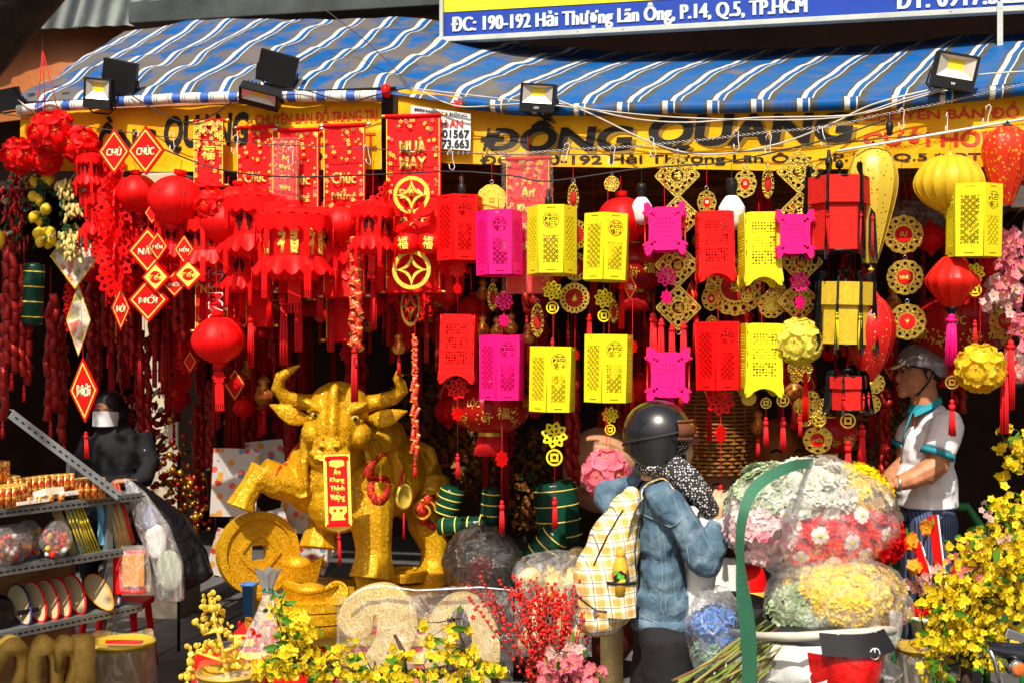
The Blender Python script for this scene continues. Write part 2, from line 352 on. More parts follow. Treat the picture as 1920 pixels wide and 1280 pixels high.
ZTAB = [(u, ztop(pxof(u))) for u in ZT]
def awn(a, v):
    u = U0+(U1-U0)*a; s = (1.0+.3*smoothstep(-.8, .5, u))*v; zf = interp(ZTAB, u); rise = (.57-.06*smoothstep(-1.2, -.2, u))*v+.03*sin(pi*v)*smoothstep(-.6, .4, u)
    lq = .35+.65*smoothstep(.3, -.8, u); wr = (.024*nz((u*2.2, s*4.5, 0))*smoothstep(0, .1, v)+.015*nz((u*5, s*9, 3))*smoothstep(0, .12, v))*lq
    rp = .006*sin(s*17+1.5*sin(u*3)+u*5)*smoothstep(.05, .25, v)*smoothstep(.2, -.6, u)
    lo = -.035*smoothstep(.08, 0, v)
    return F(u, s+.02*nz((u*3, s*3, 9)), zf+rise+wr+rp+lo)
AO = F(0, 0, 2.8)
NU, NV = 260, 90
uvs = [(U0+(U1-U0)*i/(NU-1)-(.14+.30*smoothstep(-.8, .5, U0+(U1-U0)*i/(NU-1)))*j/(NV-1), 2.05*j/(NV-1)) for j in range(NV) for i in range(NU)]
aw = thing('striped_awning', 'worn blue, white and grey striped cloth awning over the stall front', 'awning', AO)
ob('cloth', MB().grid(NU, NV, lambda a, v: awn(a, v)-AO).mesh(AWN, uvf=uvs, fix=False), aw)
# front rolls
def roll(px0, px1, r, dz, s, mat, name):
    us = [uof(px0)+(uof(px1)-uof(px0))*i/60 for i in range(61)]; vs = []; uvv = []; n = 12
    for i, u in enumerate(us):
        z = interp(ZTAB, u)+dz+.004*nz((u*6, 0, 0)); c = F(u, s, z)-AO; rr_ = r*(1+.12*nz((u*14, 2, 0)))
        for j in range(n+1): a = 2*pi*j/n; vs.append(c+DD*cos(a)*rr_+Vector((0, 0, sin(a)*rr_))); uvv.append((u, 2.2+j*.01))
    fs = [(i*(n+1)+j, i*(n+1)+j+1, (i+1)*(n+1)+j+1, (i+1)*(n+1)+j) for i in range(60) for j in range(n)]
    b = MB(); b.add(vs, fs, True); return ob(name, b.mesh(mat, uvf=uvv, fix=False), aw)
roll(870, 1980, .027, -.03, -.012, AWN, 'rolled_edge')
g = G('pale_roll'); uv = g.n('UVMap'); u_ = g.n('SeparateXYZ', 0, {0: uv}); fr = g.math('FRACT', g.math('DIVIDE', u_, .137))
g.p(Base_Color=g.ramp(fr, [(0, (.03, .1, .4)), (.30, (.62, .6, .54)), (.36, (.1, .12, .16)), (.39, (.62, .6, .54)), (.45, (.1, .12, .16)), (.48, (.62, .6, .54)), (.86, (.1, .12, .16)), (.89, (.62, .6, .54))], True), Roughness=.5); g.bump(g.noise(30, 3, uv), .3, .01)
roll(40, 722, .024, -.05, -.02, g.m, 'support_roll')
b = MB(); b.lathe([(.027, -.014), (.03, 0), (.027, .014)], 14, axis='x'); ob('end_cap', b.mesh(RED), aw, FP(724, 171, -.02)-AO, (0, 0, -YAW))
b = MB(); b.tube([F(U0, .02, 2.885)-AO, F(uof(740), .02, 2.875)-AO], .008, 6); ob('front_bar', b.mesh(BLACK), aw)
# ----------------------------------------------------------------- sign board
SS = .74
def sgn(px, py): return FP(px, py, SS)
s0 = sgn(828, 80); UL = uof(828, SS)
sg = thing('shop_sign', 'blue and yellow shop sign with white address lettering and pale metal frame', 'sign board', s0, -YAW)
kS = s0.y/FPX; WID = 3.3
def flat(col, r=.4, v=.06): return mk('sign_paint', col, r, var=v, bump=.03, vs=2)
b = MB(); b.box((WID/2, .02, .5), (WID, .04, .98)); ob('panel', b.mesh(flat((.010, .045, .33))), sg)
b = MB(); b.box((WID/2, -.002, .147+.4), (WID-.02, .004, .8)); ob('yellow_band', b.mesh(flat((.80, .72, .02))), sg)
FRM = mk('frame_paint', (.45, .48, .45), .4)
for nm, c, d in (('frame', (WID/2, -.004, .008), (WID, .056, .024)), ('frame', (.006, -.004, .51), (.018, .056, .98))):
    b = MB(); b.box(c, d); ob(nm, b.mesh(FRM, bev=.002), sg)
def signtext(body, x0, x1, ych, h):                     # x in photo pixels
    a, b_ = uof(x0, SS)-UL, uof(x1, SS)-UL
    t = text(body, h, b_-a, mat=mk('white_print', (.62, .70, .68), .5, bump=0), bold=.0, ext=.001, res=4, sp=1.04)
    t2, t3 = t.copy(), t.copy(); t.transform(Matrix.Translation((-.0045, 0, 0))); t2.transform(Matrix.Translation((.0045, -.0004, 0))); t3.transform(Matrix.Translation((0, -.0008, 0)))
    return ob('lettering', join([t, t2, t3]), sg, ((a+b_)/2, -.0045, ych))
signtext('ĐC: 190-192 Hải Thượng Lãn Ông, P.14, Q.5, TP.HCM', 848, 1512, .081, .108)
signtext('ĐT: 0917.322.686', 1680, 1990, .088, .098)
for px in (1085, 1169, 1781):
    b = MB(); b.lathe([(.003, -.003), (.0015, -.005)], 6, axis='y'); ob('rivet', b.mesh(BLACK), sg, (uof(px, SS)-UL, -.03, .008))
b = MB(); b.box((0, 0, 0), (.024, .006, .20)); 
for z in (-.08, -.02, .07): b.lathe([(.003, -.005), (.002, -.006)], 6, (0, 0, z), 'y')
br = ob('bracket', b.mesh(FRM, bev=.002), sg, (uof(1872, SS)-UL, -.04, -.06))
# ----------------------------------------------------------------- cloth banners
def banner(name, label, corners, s, mat, wave, items, sag=0):
    (x0, t0, b0), (x1, t1, b1) = corners[0], corners[-1]
    tt = [(c[0], c[1]) for c in corners]; bb = [(c[0], c[2]) for c in corners]
    O_ = FP((x0+x1)/2, (t0+b0)/2, s); t = thing(name, label, 'banner', O_)
    def f(px, v, off=0):
        y = interp(tt, px)*(1-v)+interp(bb, px)*v; p = FP(px, y, s)
        w = wave*(nz((px*.006, v*1.2, s*9))+.4*nz((px*.02+v*1.5, v*2, s*5)))
        return p+DD*(w-off)-O_
    ob('cloth', MB().grid(160, 24, lambda a, v: f(x0+(x1-x0)*a, v)).mesh(mat, fix=False), t)
    for body, xa, xb, ya, yb, m, bold, off, sh in items:
        me = text(body, 1, 1, mat=None, bold=bold, ext=0, shear=sh, res=4)
        bm = bmesh.new(); bm.from_mesh(me); bmesh.ops.triangulate(bm, faces=bm.faces)
        for _ in range(2):
            es = [e for e in bm.edges if e.calc_length() > .06]
            bmesh.ops.subdivide_edges(bm, edges=es, cuts=1); bmesh.ops.triangulate(bm, faces=bm.faces)
        bm.to_mesh(me); bm.free()
        for v in me.vertices:
            px = xa+(v.co.x+.5)*(xb-xa); yl = ya[0]+(ya[1]-ya[0])*(px-xa)/(xb-xa); yh = yb[0]+(yb[1]-yb[0])*(px-xa)/(xb-xa)
            py = yl+(.5-v.co.z)*(yh-yl); T, B = interp(tt, px), interp(bb, px)
            v.co = f(px, (py-T)/(B-T), off)
        me.materials.append(m); ob('lettering', me, t)
    return t
g = G('yellow_banner'); f = g.noise(3, 5); g.p(Base_Color=g.ramp(f, [(.3, (.68, .28, .004)), (.55, (.90, .45, .006)), (.8, (.95, .55, .01))]), Roughness=.5); g.b.inputs['Specular IOR Level'].default_value = .15; g.bump(g.noise(7, 5, dist=1.0), .5, .03)
tr = g.n('BsdfTranslucent', 0, {'Color': (.8, .45, .02)}); mx = g.n('MixShader', 0, {0: .15, 1: g.b.outputs[0], 2: tr}); g.t.links.new(mx, g.o.inputs[0]); YB = g.m
BRN = mk('brown_shade_print', (.24, .13, .01), .5, bump=0)
REDB = mk('orange_red_print', (.66, .035, .01), .5, bump=0)
rb = banner('shop_banner', 'wide yellow banner with big black and red lettering under the right awning', [(748, 168, 300), (800, 172, 305), (1000, 202, 312), (1440, 192, 320), (1700, 182, 316), (1960, 150, 312)], .03, YB, .02, [
    ('ĐỒNG', 905, 1196, (226, 214), (288, 290), BRN, .045, .003, .12), ('ĐỒNG', 900, 1188, (222, 210), (283, 284), BLKP, .04, .005, .12),
    ('QUANG', 1222, 1610, (222, 214), (292, 280), BRN, .045, .003, .12), ('QUANG', 1216, 1602, (218, 211), (288, 276), BLKP, .04, .005, .12),
    ('CHUYÊN BÁN ĐỒ', 1618, 1912, (204, 190), (228, 220), REDB, .02, .004, 0), ('CƯỚI HỎI -', 1618, 1884, (242, 236), (274, 276), REDB, .03, .004, 0),
    ('ĐC: 190-192 Hải Thượng Lãn Ông - P.14 - Q.5 * ĐT: 09', 900, 1905, (288, 284), (316, 304), BLKP, .02, .004, 0)])
b = MB(); ob('red_stripe', MB().grid(120, 3, lambda a, v: FP(850+1100*a, interp([(850, 188), (1000, 199), (1440, 192), (1700, 182), (1960, 156)], 850+1100*a)+v*13, .002+.008*nz((a*6, 0, 0)))-rb.location).mesh(REDP), rb)
lb_ = banner('shop_banner', 'yellow banner with red and black lettering under the left awning, half hidden by red ornaments', [(38, 214, 320), (300, 200, 322), (716, 182, 318)], .035, YB, .02, [
    ('ĐỒNG', 150, 292, (224, 216), (292, 288), BLKP, .035, .004, .05), ('QUANG', 306, 468, (218, 210), (288, 284), BLKP, .04, .004, .12), ('CHUYÊN BÁN ĐỒ TRANG TRÍ', 480, 710, (206, 196), (236, 226), REDB, .02, .004, 0),
    ('CƯỚI HỎI - TẾT', 484, 706, (244, 238), (276, 272), REDB, .025, .004, 0), ('ĐT: 09', 520, 606, (288, 286), (306, 304), BLKP, .03, .004, 0)])
# phone number patch stuck on the banner
ph = banner('phone_notice', 'white notice with phone numbers stuck on the yellow banner beside the tall red scroll', [(771, 198, 276), (882, 214, 283)], -.012, mk('notice_white', (.62, .66, .68), .5), .01, [
    ('MÁI HIÊN DI ĐỘNG', 778, 876, (202, 214), (210, 222), BLKP, .02, .004, 0), ('THÀNH AN', 776, 868, (220, 222), (238, 240), REDP, .03, .004, 0), ('0903.601567', 776, 880, (243, 244), (258, 260), BLKP, .03, .004, 0), ('0918.473.663', 776, 880, (262, 262), (278, 279), BLKP, .03, .004, 0)])
# ----------------------------------------------------------------- cables, chain, bars
def cable(name, label, pts, r, mat, cat='cable', n=40, sag=0):
    pts = [FP(*p) for p in pts]; o = pts[0]; ps = []
    m = len(pts)
    for i in range(n+1):                                # smooth curve through the points
        t = i/n*(m-1); k = min(int(t), m-2); t -= k
        p0, p1, p2, p3 = pts[max(k-1, 0)], pts[k], pts[k+1], pts[min(k+2, m-1)]
        ps.append(.5*((2*p1)+(p2-p0)*t+(2*p0-5*p1+4*p2-p3)*t*t+(3*p1-p0-3*p2+p3)*t**3)-o)
    b = MB(); b.tube(ps, r, 6); return tag(ob(name, b.mesh(mat), None, o), label, cat)
cable('cable', 'pale grey cable sagging low across the black letters of the right banner', [(1045, 188, -.06), (1110, 215, -.07), (1240, 275, -.08), (1340, 290, -.08), (1460, 270, -.08), (1560, 232, -.07), (1640, 195, -.06), (1760, 165, -.05)], .0036, WIREM)
cable('cable', 'pale cable sagging gently across the top of the right banner', [(790, 172, -.05), (860, 200, -.06), (960, 196, -.06), (1060, 196, -.06), (1180, 222, -.06), (1290, 230, -.06), (1420, 221, -.06), (1600, 216, -.06), (1700, 190, -.06), (1790, 162, -.06)], .0033, WIREM)
cable('cable', 'thin grey cable running from the awning joint to the rightmost floodlight', [(770, 166, -.08), (960, 188, -.09), (1100, 205, -.09), (1300, 222, -.09), (1560, 222, -.09), (1700, 185, -.09), (1800, 158, -.09)], .0028, WIREM)
cable('cable', 'pale cable coming in from the right edge above the banner', [(1800, 147, -.05), (1850, 139, -.06), (1960, 132, -.06)], .0032, WIREM)
cable('cable', 'black cable looping below the left awning roll', [(490, 172, -.06), (560, 168, -.06), (620, 184, -.06), (660, 191, -.06), (700, 180, -.06), (760, 166, -.06)], .003, BLACK)
cable('cable', 'dark cable looping below the first floodlight', [(240, 175, -.06), (300, 212, -.07), (350, 230, -.07), (400, 215, -.07), (455, 176, -.06)], .003, BLACK)
cable('cable', 'pale cable dipping near the left end of the awning roll', [(34, 188, -.05), (60, 205, -.05), (90, 196, -.05), (112, 200, -.05)], .0035, WIREM)
cable('hanging_rail', 'white rail sloping up to the right over the round silk lanterns', [(1570, 284, -.12), (1960, 217, -.12)], .0055, mk('rail_white', (.6, .6, .57), .4), 'rail', 6)
cable('guy_wire', 'thin wire crossing the awning from the upper left', [(585, 0, .3), (700, 90, .2), (770, 165, .0)], .0022, DWIRE, 'wire')
cable('wire', 'twisted iron wire running across all the red ornaments on the left', [(0, 213, -.1), (120, 232, -.1), (300, 256, -.1), (480, 270, -.1), (640, 277, -.1), (840, 286, -.1), (1000, 291, -.1), (1400, 284, -.1), (1640, 262, -.1), (1900, 235, -.1)], .0022, DWIRE, 'wire')
lc = cable('festoon_cable', 'black festoon light cord hung with bulb holders across the stall', [(250, 255, -.13), (330, 290, -.13), (420, 320, -.13), (540, 332, -.13), (700, 328, -.13), (850, 322, -.13), (960, 330, -.13), (1028, 340, -.13), (1190, 318, -.13), (1290, 310, -.13), (1370, 303, -.13), (1550, 262, -.13), (1660, 225, -.13)], .0034, BLACK, 'light cord', 70)
# chain: each link a piece
chn = tag(thing('chain', 'long thin metal chain strung under the banner from the middle to the right', 'chain', FP(840, 288, -.08)))
lk = MB(); lk.tube([(.011*cos(a)*1.0, 0, .0042*sin(a)) for a in [2*pi*i/10 for i in range(11)]], .0011, 4, caps=False); lkm = lk.mesh(STEEL)
cp = [(840, 287), (960, 289), (1080, 280), (1200, 274), (1320, 262), (1440, 248), (1560, 238), (1640, 218), (1760, 195), (1920, 158)]
pp = []; N = 235
for i in range(N):
    px = 840+(1940-840)*i/N; pp.append(FP(px, interp(cp, px), -.08))
for i in range(N-1):
    d = pp[i+1]-pp[i]; o = ob('link', lkm, chn, pp[i]-chn.location); q = d.to_track_quat('X', 'Z'); o.rotation_mode = 'QUATERNION'; o.rotation_quaternion = q @ Matrix.Rotation(pi/2*(i % 2)+.4, 3, 'X').to_quaternion(); o.scale = (d.length*1.3/.022, 1, 1)
# floodlights
def flood(px, py, w, h, label, rx=.25, ry=0, rz=0, s=-.1, back=False, txt=None):
    p = FP(px, py, s); k = p.y/FPX; w *= k; h *= k
    t = thing('floodlight', label, 'floodlight', p, -YAW+rz, 'LED floodlights on the awning edge'); t.rotation_euler = (rx, ry, -YAW+rz)
    b = MB(); b.box((0, .02, 0), (w, .035, h))
    for i in range(9): b.box(((i-4)*w*.1, .048, 0), (.003, .022, h*.9))
    ob('housing', b.mesh(BLACK, bev=.002), t)
    lh = h*.62; cz = h*.12
    b = MB(); x, z = w*.43, lh/2; vs = [(-x, 0, cz-z), (x, 0, cz-z), (x, 0, cz+z), (-x, 0, cz+z)]; xi, zi = x*.45, z*.45
    vs += [(-xi, .016, cz+.002-zi+z*.25), (xi, .016, cz-zi+z*.25), (xi, .016, cz+zi+z*.25), (-xi, .016, cz+zi+z*.25)]
    if not back:
        b.add([(v[0], v[1]-.016, v[2]) for v in vs], [(0, 1, 5, 4), (1, 2, 6, 5), (2, 3, 7, 6), (3, 0, 4, 7)]); ob('reflector', b.mesh(mk('reflector', (.65, .58, .5), .35, .4), fix=False), t)
        b = MB(); b.box((0, .0005, cz+z*.25), (xi*2, .002, zi*2)); ob('led', b.mesh(mk('led_phosphor', (.85, .62, .03), .5)), t)
        b = MB()
        for c, d in (((0, -.01, cz+z+(h/2-cz-z)/2), (w, .02, h/2-cz-z)), ((0, -.01, (cz-z-h/2)/2), (w, .02, cz-z+h/2)), ((-w/2+(w/2-x)/2, -.0101, cz), (w/2-x, .02, 2*z)), ((w/2-(w/2-x)/2, -.0101, cz), (w/2-x, .02, 2*z))): b.box(c, d)
        ob('bezel', b.mesh(BLACK), t)
    b = MB(); b.tube([(-w/2-.006, .02, 0), (-w/2-.006, .05, -h*.4), (-w/2*.6, .06, -h*.62), (w/2*.6, .06, -h*.62), (w/2+.006, .05, -h*.4), (w/2+.006, .02, 0)], .004, 6); ob('bracket', b.mesh(BLACK), t)
    if txt: ob('lettering', text(txt, h*.08, mat=WHITE, bold=.01), t, (0, -.0215, -h*.36))
    return t
flood(1009, 184, 66, 52, 'square floodlight above the big black lettering, reading LED', .15, .1, 0, txt='LED')
flood(1790, 135, 78, 66, 'floodlight with finned top at the right end of the awning', .1, .2, .1, txt='W')
flood(487, 183, 76, 36, 'small tilted floodlight lying low on the left awning roll', .75, .25, .2)
flood(519, 130, 72, 58, 'black floodlight seen from behind, standing on the left awning roll', .35, .25, .3, -.02, True)
flood(184, 176, 50, 56, 'floodlight facing the camera at the far left end of the awning', .1, .08, .25)
flood(222, 146, 64, 62, 'black floodlight seen from behind beside the brown tarpaulin', .3, .2, .2, -.02, True)
flood(10, 188, 56, 40, 'dark floodlight cut off by the left edge of the picture', .3, -.2, .3, -.05, True)
# ================================================================= ORNAMENT KIT (1 unit of the drawings below = KP metres)
def K(m, **k): return m
def scl(me, f=KP): me.transform(Matrix.Scale(f, 4)); return me
def lens(x0, y0, x1, y1, w, n=3):
    dx, dy = x1-x0, y1-y0; L = math.hypot(dx, dy); nx, ny = -dy/L*w, dx/L*w
    a = [(x0+dx*t+nx*sin(pi*t), y0+dy*t+ny*sin(pi*t)) for t in [i/(n+1) for i in range(n+2)]]
    b = [(x0+dx*t-nx*sin(pi*t), y0+dy*t-ny*sin(pi*t)) for t in [i/(n+1) for i in range(n, 0, -1)]]
    return a+b
def astro(cx, cy, r, k=.32, a0=0): return [(cx+(r if i % 2 == 0 else r*k)*cos(a0+pi*i/4), cy+(r if i % 2 == 0 else r*k)*sin(a0+pi*i/4)) for i in range(8)]
def lattice(x0, y0, w, h, nx):
    c = w/nx; ny = max(1, round(h/c)); ch = h/ny; L = []
    for i in range(nx):
        for j in range(ny):
            X, Y = x0+i*c, y0+j*ch; mx, my = X+c/2, Y+ch/2
            for sx in (0, 1):
                for sy in (0, 1):
                    ex, ey = X+sx*c, Y+sy*ch; L.append(lens(mx+(ex-mx)*.12, my+(ey-my)*.12, mx+(ex-mx)*.9, my+(ey-my)*.9, c*.13, 2))
            if i: L.append(astro(X, my, c*.36, .42))
            if j: L.append(astro(mx, Y, c*.36, .42))
    return L
def panel(w, h, kind, mat, ch='福', ext=.9):
    out = rect(w, h); L = []; extra = []
    if kind == 'full': L += lattice(-w*.36, -h*.34, w*.72, h*.68, 3)
    elif kind == 'coin':
        L += lattice(-w*.33, -h*.36, w*.66, h*.42, 3); L += [circ(w*.34, 24, 0, h*.27)]
        extra = [fill2d([circ(w*.31, 24, 0, h*.27), circ(w*.27, 24, 0, h*.27)], mat, ext), ]
        t = text(ch, w*.55, w*.5, mat, ext*2, .01, res=1); t.transform(Matrix.Translation((0, ext, h*.27))); extra.append(t)
    elif kind in ('ear', 'wavy', 'wavy2'):
        n = 10
        if kind == 'ear':
            q = [(0, .5), (.22, .5), (.3, .47), (.38, .6), (.46, .62), (.52, .52), (.5, .42), (.57, .38), (.52, .32), (.41, .28), (.4, 0)]
        else:
            q = [(0, .5), (.35, .5), (.46, .49), (.5, .42), (.47, .36), (.5, .28), (.5, .12), (.47, .06), (.5, 0)]
        top = [(x*w, y*h) for x, y in q]; r_ = top+[(x, -y) for x, y in top[::-1][1:]]
        if kind == 'wavy2': r_ = top+[(x*w, y*h) for x, y in [(.47, -.1), (.5, -.2), (.5, -.34), (.54, -.4), (.56, -.5), (.5, -.58), (.4, -.56), (.3, -.5), (.15, -.46), (0, -.445)]]
        out = r_+[(-x, y) for x, y in r_[::-1] if x > 0]
        rr = random.Random(len(kind)+int(h))
        if kind == 'ear':
            for i in range(30):
                x, y = (i % 6-2.5)*w*.085, (i//6-2)*h*.10+.02*h; b_ = rr.uniform(0, 3.1); l = w*.038
                if (i//6, i % 6) in ((0, 0), (0, 5), (4, 0), (4, 5)): continue
                L.append(lens(x-l*cos(b_), y-l*sin(b_), x+l*cos(b_), y+l*sin(b_), w*.012, 2))
            for sx in (-1, 1):
                for sy in (-1, 1): L += [circ(w*.045, 8, sx*w*.33, sy*h*.36), circ(w*.035, 8, sx*w*.26, sy*h*.31), ]
        else:
            for j in range(15):
                for i in range(8):
                    x, y = (i-3.5)*w*.085, (j-7)*h*.042+h*.04
                    if rr.random() < .78 and j not in (5, 10): L.append(rect(w*rr.uniform(.035, .07), h*rr.uniform(.014, .032), x, y))
    if kind in ('full', 'coin'): L += [rect(w*.36, h*.014, 0, h*.455), rect(w*.36, h*.014, 0, -h*.455)]
    me = fill2d([out]+L, mat, ext)
    return join([me]+extra) if extra else me
KIT = {}
def lantern_poly(key, n, a, h, kinds, mats, ear=False, name='paper_lantern'):
    def build():
        root = ob(name, None); ap = a/2/math.tan(pi/n)
        pm = {}
        for i in range(n):
            kd = kinds[i % len(kinds)]; m = mats[i % len(mats)]; kk = (kd, m.name)
            if kk not in pm: pm[kk] = scl(panel(a*(.985 if not ear else 1), h, kd, m, '財' if i % 2 else '福'))
            an = 2*pi*i/n; ob('side_panel', pm[kk], root, (sin(an)*ap*KP, -cos(an)*ap*KP, 0), (0, 0, an))
        hh = h/2-(6 if not ear else 10)
        for z in (hh, -hh):
            b = MB(); pts = [(sin(2*pi*(i+.5)/n)*(a/2/sin(pi/n)-2.5), -cos(2*pi*(i+.5)/n)*(a/2/sin(pi/n)-2.5)) for i in range(n)]
            inn = [(x*.55, y*.55) for x, y in pts]
            for i in range(n): j = (i+1) % n; b.add([(*pts[i], z), (*pts[j], z), (*inn[j], z), (*inn[i], z)], [(0, 1, 2, 3)])
            for i in range(n): j = (i+1) % n; b.add([(*pts[i], z-1.2), (*pts[j], z-1.2), (*inn[j], z-1.2), (*inn[i], z-1.2)], [(0, 1, 2, 3)])
            ob('rim', scl(b.mesh(mats[0])), root)
        return root, h/2
    KIT[key] = build
lantern_poly('hex_yellow', 6, 46, 126, ['coin', 'full'], [YEL]); lantern_poly('hex_pink', 6, 44, 122, ['coin', 'full'], [PINK]); lantern_poly('hex_red', 6, 44, 124, ['coin', 'full'], [RED])
lantern_poly('wavy_red', 4, 64, 122, ['wavy2'], [RED]); lantern_poly('wavy_yellow', 4, 64, 122, ['wavy2'], [YEL]); lantern_poly('ear_pink', 4, 74, 80, ['ear'], [PINK, RED], True)
def strand(b, x, z0, z1, r, n=5, y=0): b.tube([(x, y, z0), (x, y, z1)], r, n)
def tassel(h=60, w=9, m=None, flat=True):
    """knot bead, collar and fringe; hangs from z=0 downward"""
    root = ob('tassel', None); m = m or RED
    b = MB(); b.ell((0, 0, -3), (w*.35, w*.35, w*.4), 8, 6); ob('bead', scl(b.mesh(m)), root)
    b = MB(); b.lathe([(w*.4, -6), (w*.5, -8), (w*.42, -13)], 10); ob('collar', scl(b.mesh(m)), root)
    b = MB(); rr = random.Random(int(h*7+w))
    for i in range(16):
        a = 2*pi*i/16*2.4; r = w*.42*sqrt((i+1)/16); x, y = r*cos(a), r*sin(a)
        b.tube([(x*.7, y*.7, -12), (x*1.05+rr.uniform(-.3, .3), y, -12-(h-12)*.5), (x*1.15+rr.uniform(-1, 1), y, -h+rr.uniform(0, 3))], w*.11, 4)
    f = tag(ob('fringe', scl(b.mesh(m)), root), kind='stuff'); return root
def flat_tassel(parent, x, y, z, w, h, m):
    L = [(-w/2, 0), (-w/2, -h)]; n = 4
    for i in range(n): X = -w/2+w*(i+.5)/n; L += [(X-w*.06, -h), (X-w*.06, -h*.72), (X+w*.06, -h*.72), (X+w*.06, -h)]
    L += [(w/2, -h), (w/2, 0), (w*.3, h*.14), (-w*.3, h*.14)]
    o = ob('paper_tassel', scl(fill2d([L], m, .6)), parent, (x*KP, y*KP, z*KP)); return o
def petal_charm(r, m, n=8, ch=True):
    L = [[(r*(1+.14*cos(n*a))*cos(a), r*(1+.14*cos(n*a))*sin(a)) for a in [2*pi*i/48 for i in range(48)]]]
    L += [circ(r*.13, 7, r*.75*cos(2*pi*i/n+pi/n*0), r*.75*sin(2*pi*i/n)) for i in range(n)]
    L += [lens(r*.15*cos(a), r*.15*sin(a), r*.55*cos(a), r*.55*sin(a), r*.09, 2) for a in [2*pi*i/6+.3 for i in range(6)]]
    return scl(fill2d(L, m, 1.2))
def coin_charm(r, m):
    return scl(fill2d([circ(r, 20), circ(r*.78, 20), ]+[rect(r*.95, r*.95), rect(r*.45, r*.45)] +[rect(r*.2, r*.4, 0, 0)][:0], m, 1.2))
# --- charm strings: string, flower charm, coin, tassel
def charm_string(key, m1, m2, mt, spec, tot):
    def build():
        root = ob('charm_string', None); b = MB(); b.tube([(0, 0, 0), (0, 0, -tot*KP)], .0009, 4); ob('string', b.mesh(mt), root)
        for kind, z, r in spec:
            if kind == 'flower': ob('flower_charm', petal_charm(r, m1), root, (0, -.0015, -z*KP), (0, .2, .3))
            elif kind == 'coin': ob('coin_charm', coin_charm(r, m2), root, (0, -.002, -z*KP), (0, 0, .2))
            elif kind == 'oval': o = ob('oval_charm', petal_charm(r, m1), root, (0, -.002, -z*KP), (0, 0, 1.0)); 
            elif kind == 'tassel':
                t = tassel(r, 8, mt)
                for c in list(t.children): c.parent = root; c.location = (0, 0, -z*KP)
                bpy.data.objects.remove(t)
        return root, 0
    KIT[key] = build
charm_string('cs_yellow', YEL, YEL, REDS, [('flower', 30, 17), ('coin', 62, 12), ('tassel', 118, 46)], 120)
charm_string('cs_red', RED, RED, REDS, [('flower', 12, 17), ('oval', 55, 11), ('tassel', 122, 44)], 124)
charm_string('cs_pink', PINK, PINK, REDS, [('flower', 12, 16), ('oval', 48, 11)], 70)
charm_string('cs_plain', GOLD, GOLD, REDS, [('coin', 10, 8), ('tassel', 30, 44)], 32)
charm_string('cs_long', RED, RED, REDS, [('oval', 75, 10), ('tassel', 130, 45)], 132)
# --- cloth lanterns in black wooden frames
def framed(key, mat, w, h, n=6):
    def build():
        root = ob('framed_lantern', None); R_ = w*.46
        for part, zz, hh, rr_ in (('upper_cloth', h*.33, h*.34, R_*1.0), ('lower_cloth', -h*.12, h*.6, R_*.86)):
            b = MB()
            for i in range(n):
                a0, a1 = 2*pi*(i+.5)/n, 2*pi*(i+1.5)/n
                p = lambda a, z, k=1: (sin(a)*rr_*k, -cos(a)*rr_*k, z)
                b.add([p(a0, zz-hh/2), p(a1, zz-hh/2), p(a1, zz+hh/2), p(a0, zz+hh/2)], [(0, 1, 2, 3)])
            ob(part, scl(b.mesh(mat, fix=False)), root)
        q = [(0, .64), (-4, .66), (-7, .6), (-3, .54), (3, .5), (4, .42), (1, .34), (3, .22), (6, .17), (3, .1), (0, 0), (0, -.3), (3, -.42), (9, -.55), (12, -.56), (11, -.5), (6, -.4)]
        outl = [(-x, z*h) for x, z in q]; inl = [(-x-6, z*h) for x, z in q[::-1]]
        pm = None
        for i in range(n):
            a = 2*pi*(i+.5)/n
            if pm is None:
                b = MB(); b.ext(outl+inl[:], -1.6, 1.6); pm = scl(b.mesh(BLACK))
            ob('post', pm, root, (sin(a)*(R_-4)*KP, -cos(a)*(R_-4)*KP, 0), (0, 0, a-pi/2+pi))
        b = MB(); b.lathe([(R_*.9, h*.5), (R_*.9, h*.48), (3, h*.48), (3, h*.62), (7, h*.63), (8, h*.68), (4, h*.72), (1, h*.73)], 12); ob('cap', scl(b.mesh(BLACK)), root)
        b = MB(); b.lathe([(R_*.8, -h*.42), (R_*.8, -h*.45), (2, -h*.45)], 12); ob('base_ring', scl(b.mesh(BLACK)), root)
        for i in (0, 1, n-1):
            a = 2*pi*(i+.5)/n; t = tassel(h*.55, 7, REDS if mat is not CLOTHY else YEL); t.parent = root; t.location = (sin(a)*(R_+3)*KP, -cos(a)*(R_+3)*KP, h*.05*KP)
        return root, h*.7
    KIT[key] = build
CLOTHR = mk('red_cloth', (.72, .018, .012), .75, var=.25, vs=60, bump=.5, bs=260, bd=.002, trans=.2)
CLOTHY = mk('mustard_cloth', (.72, .48, .03), .75, var=.2, vs=60, bump=.5, bs=260, bd=.002, trans=.2)
framed('frame_red', CLOTHR, 128, 148); framed('frame_yellow', CLOTHY, 112, 125, 8); framed('frame_small', CLOTHR, 78, 68)
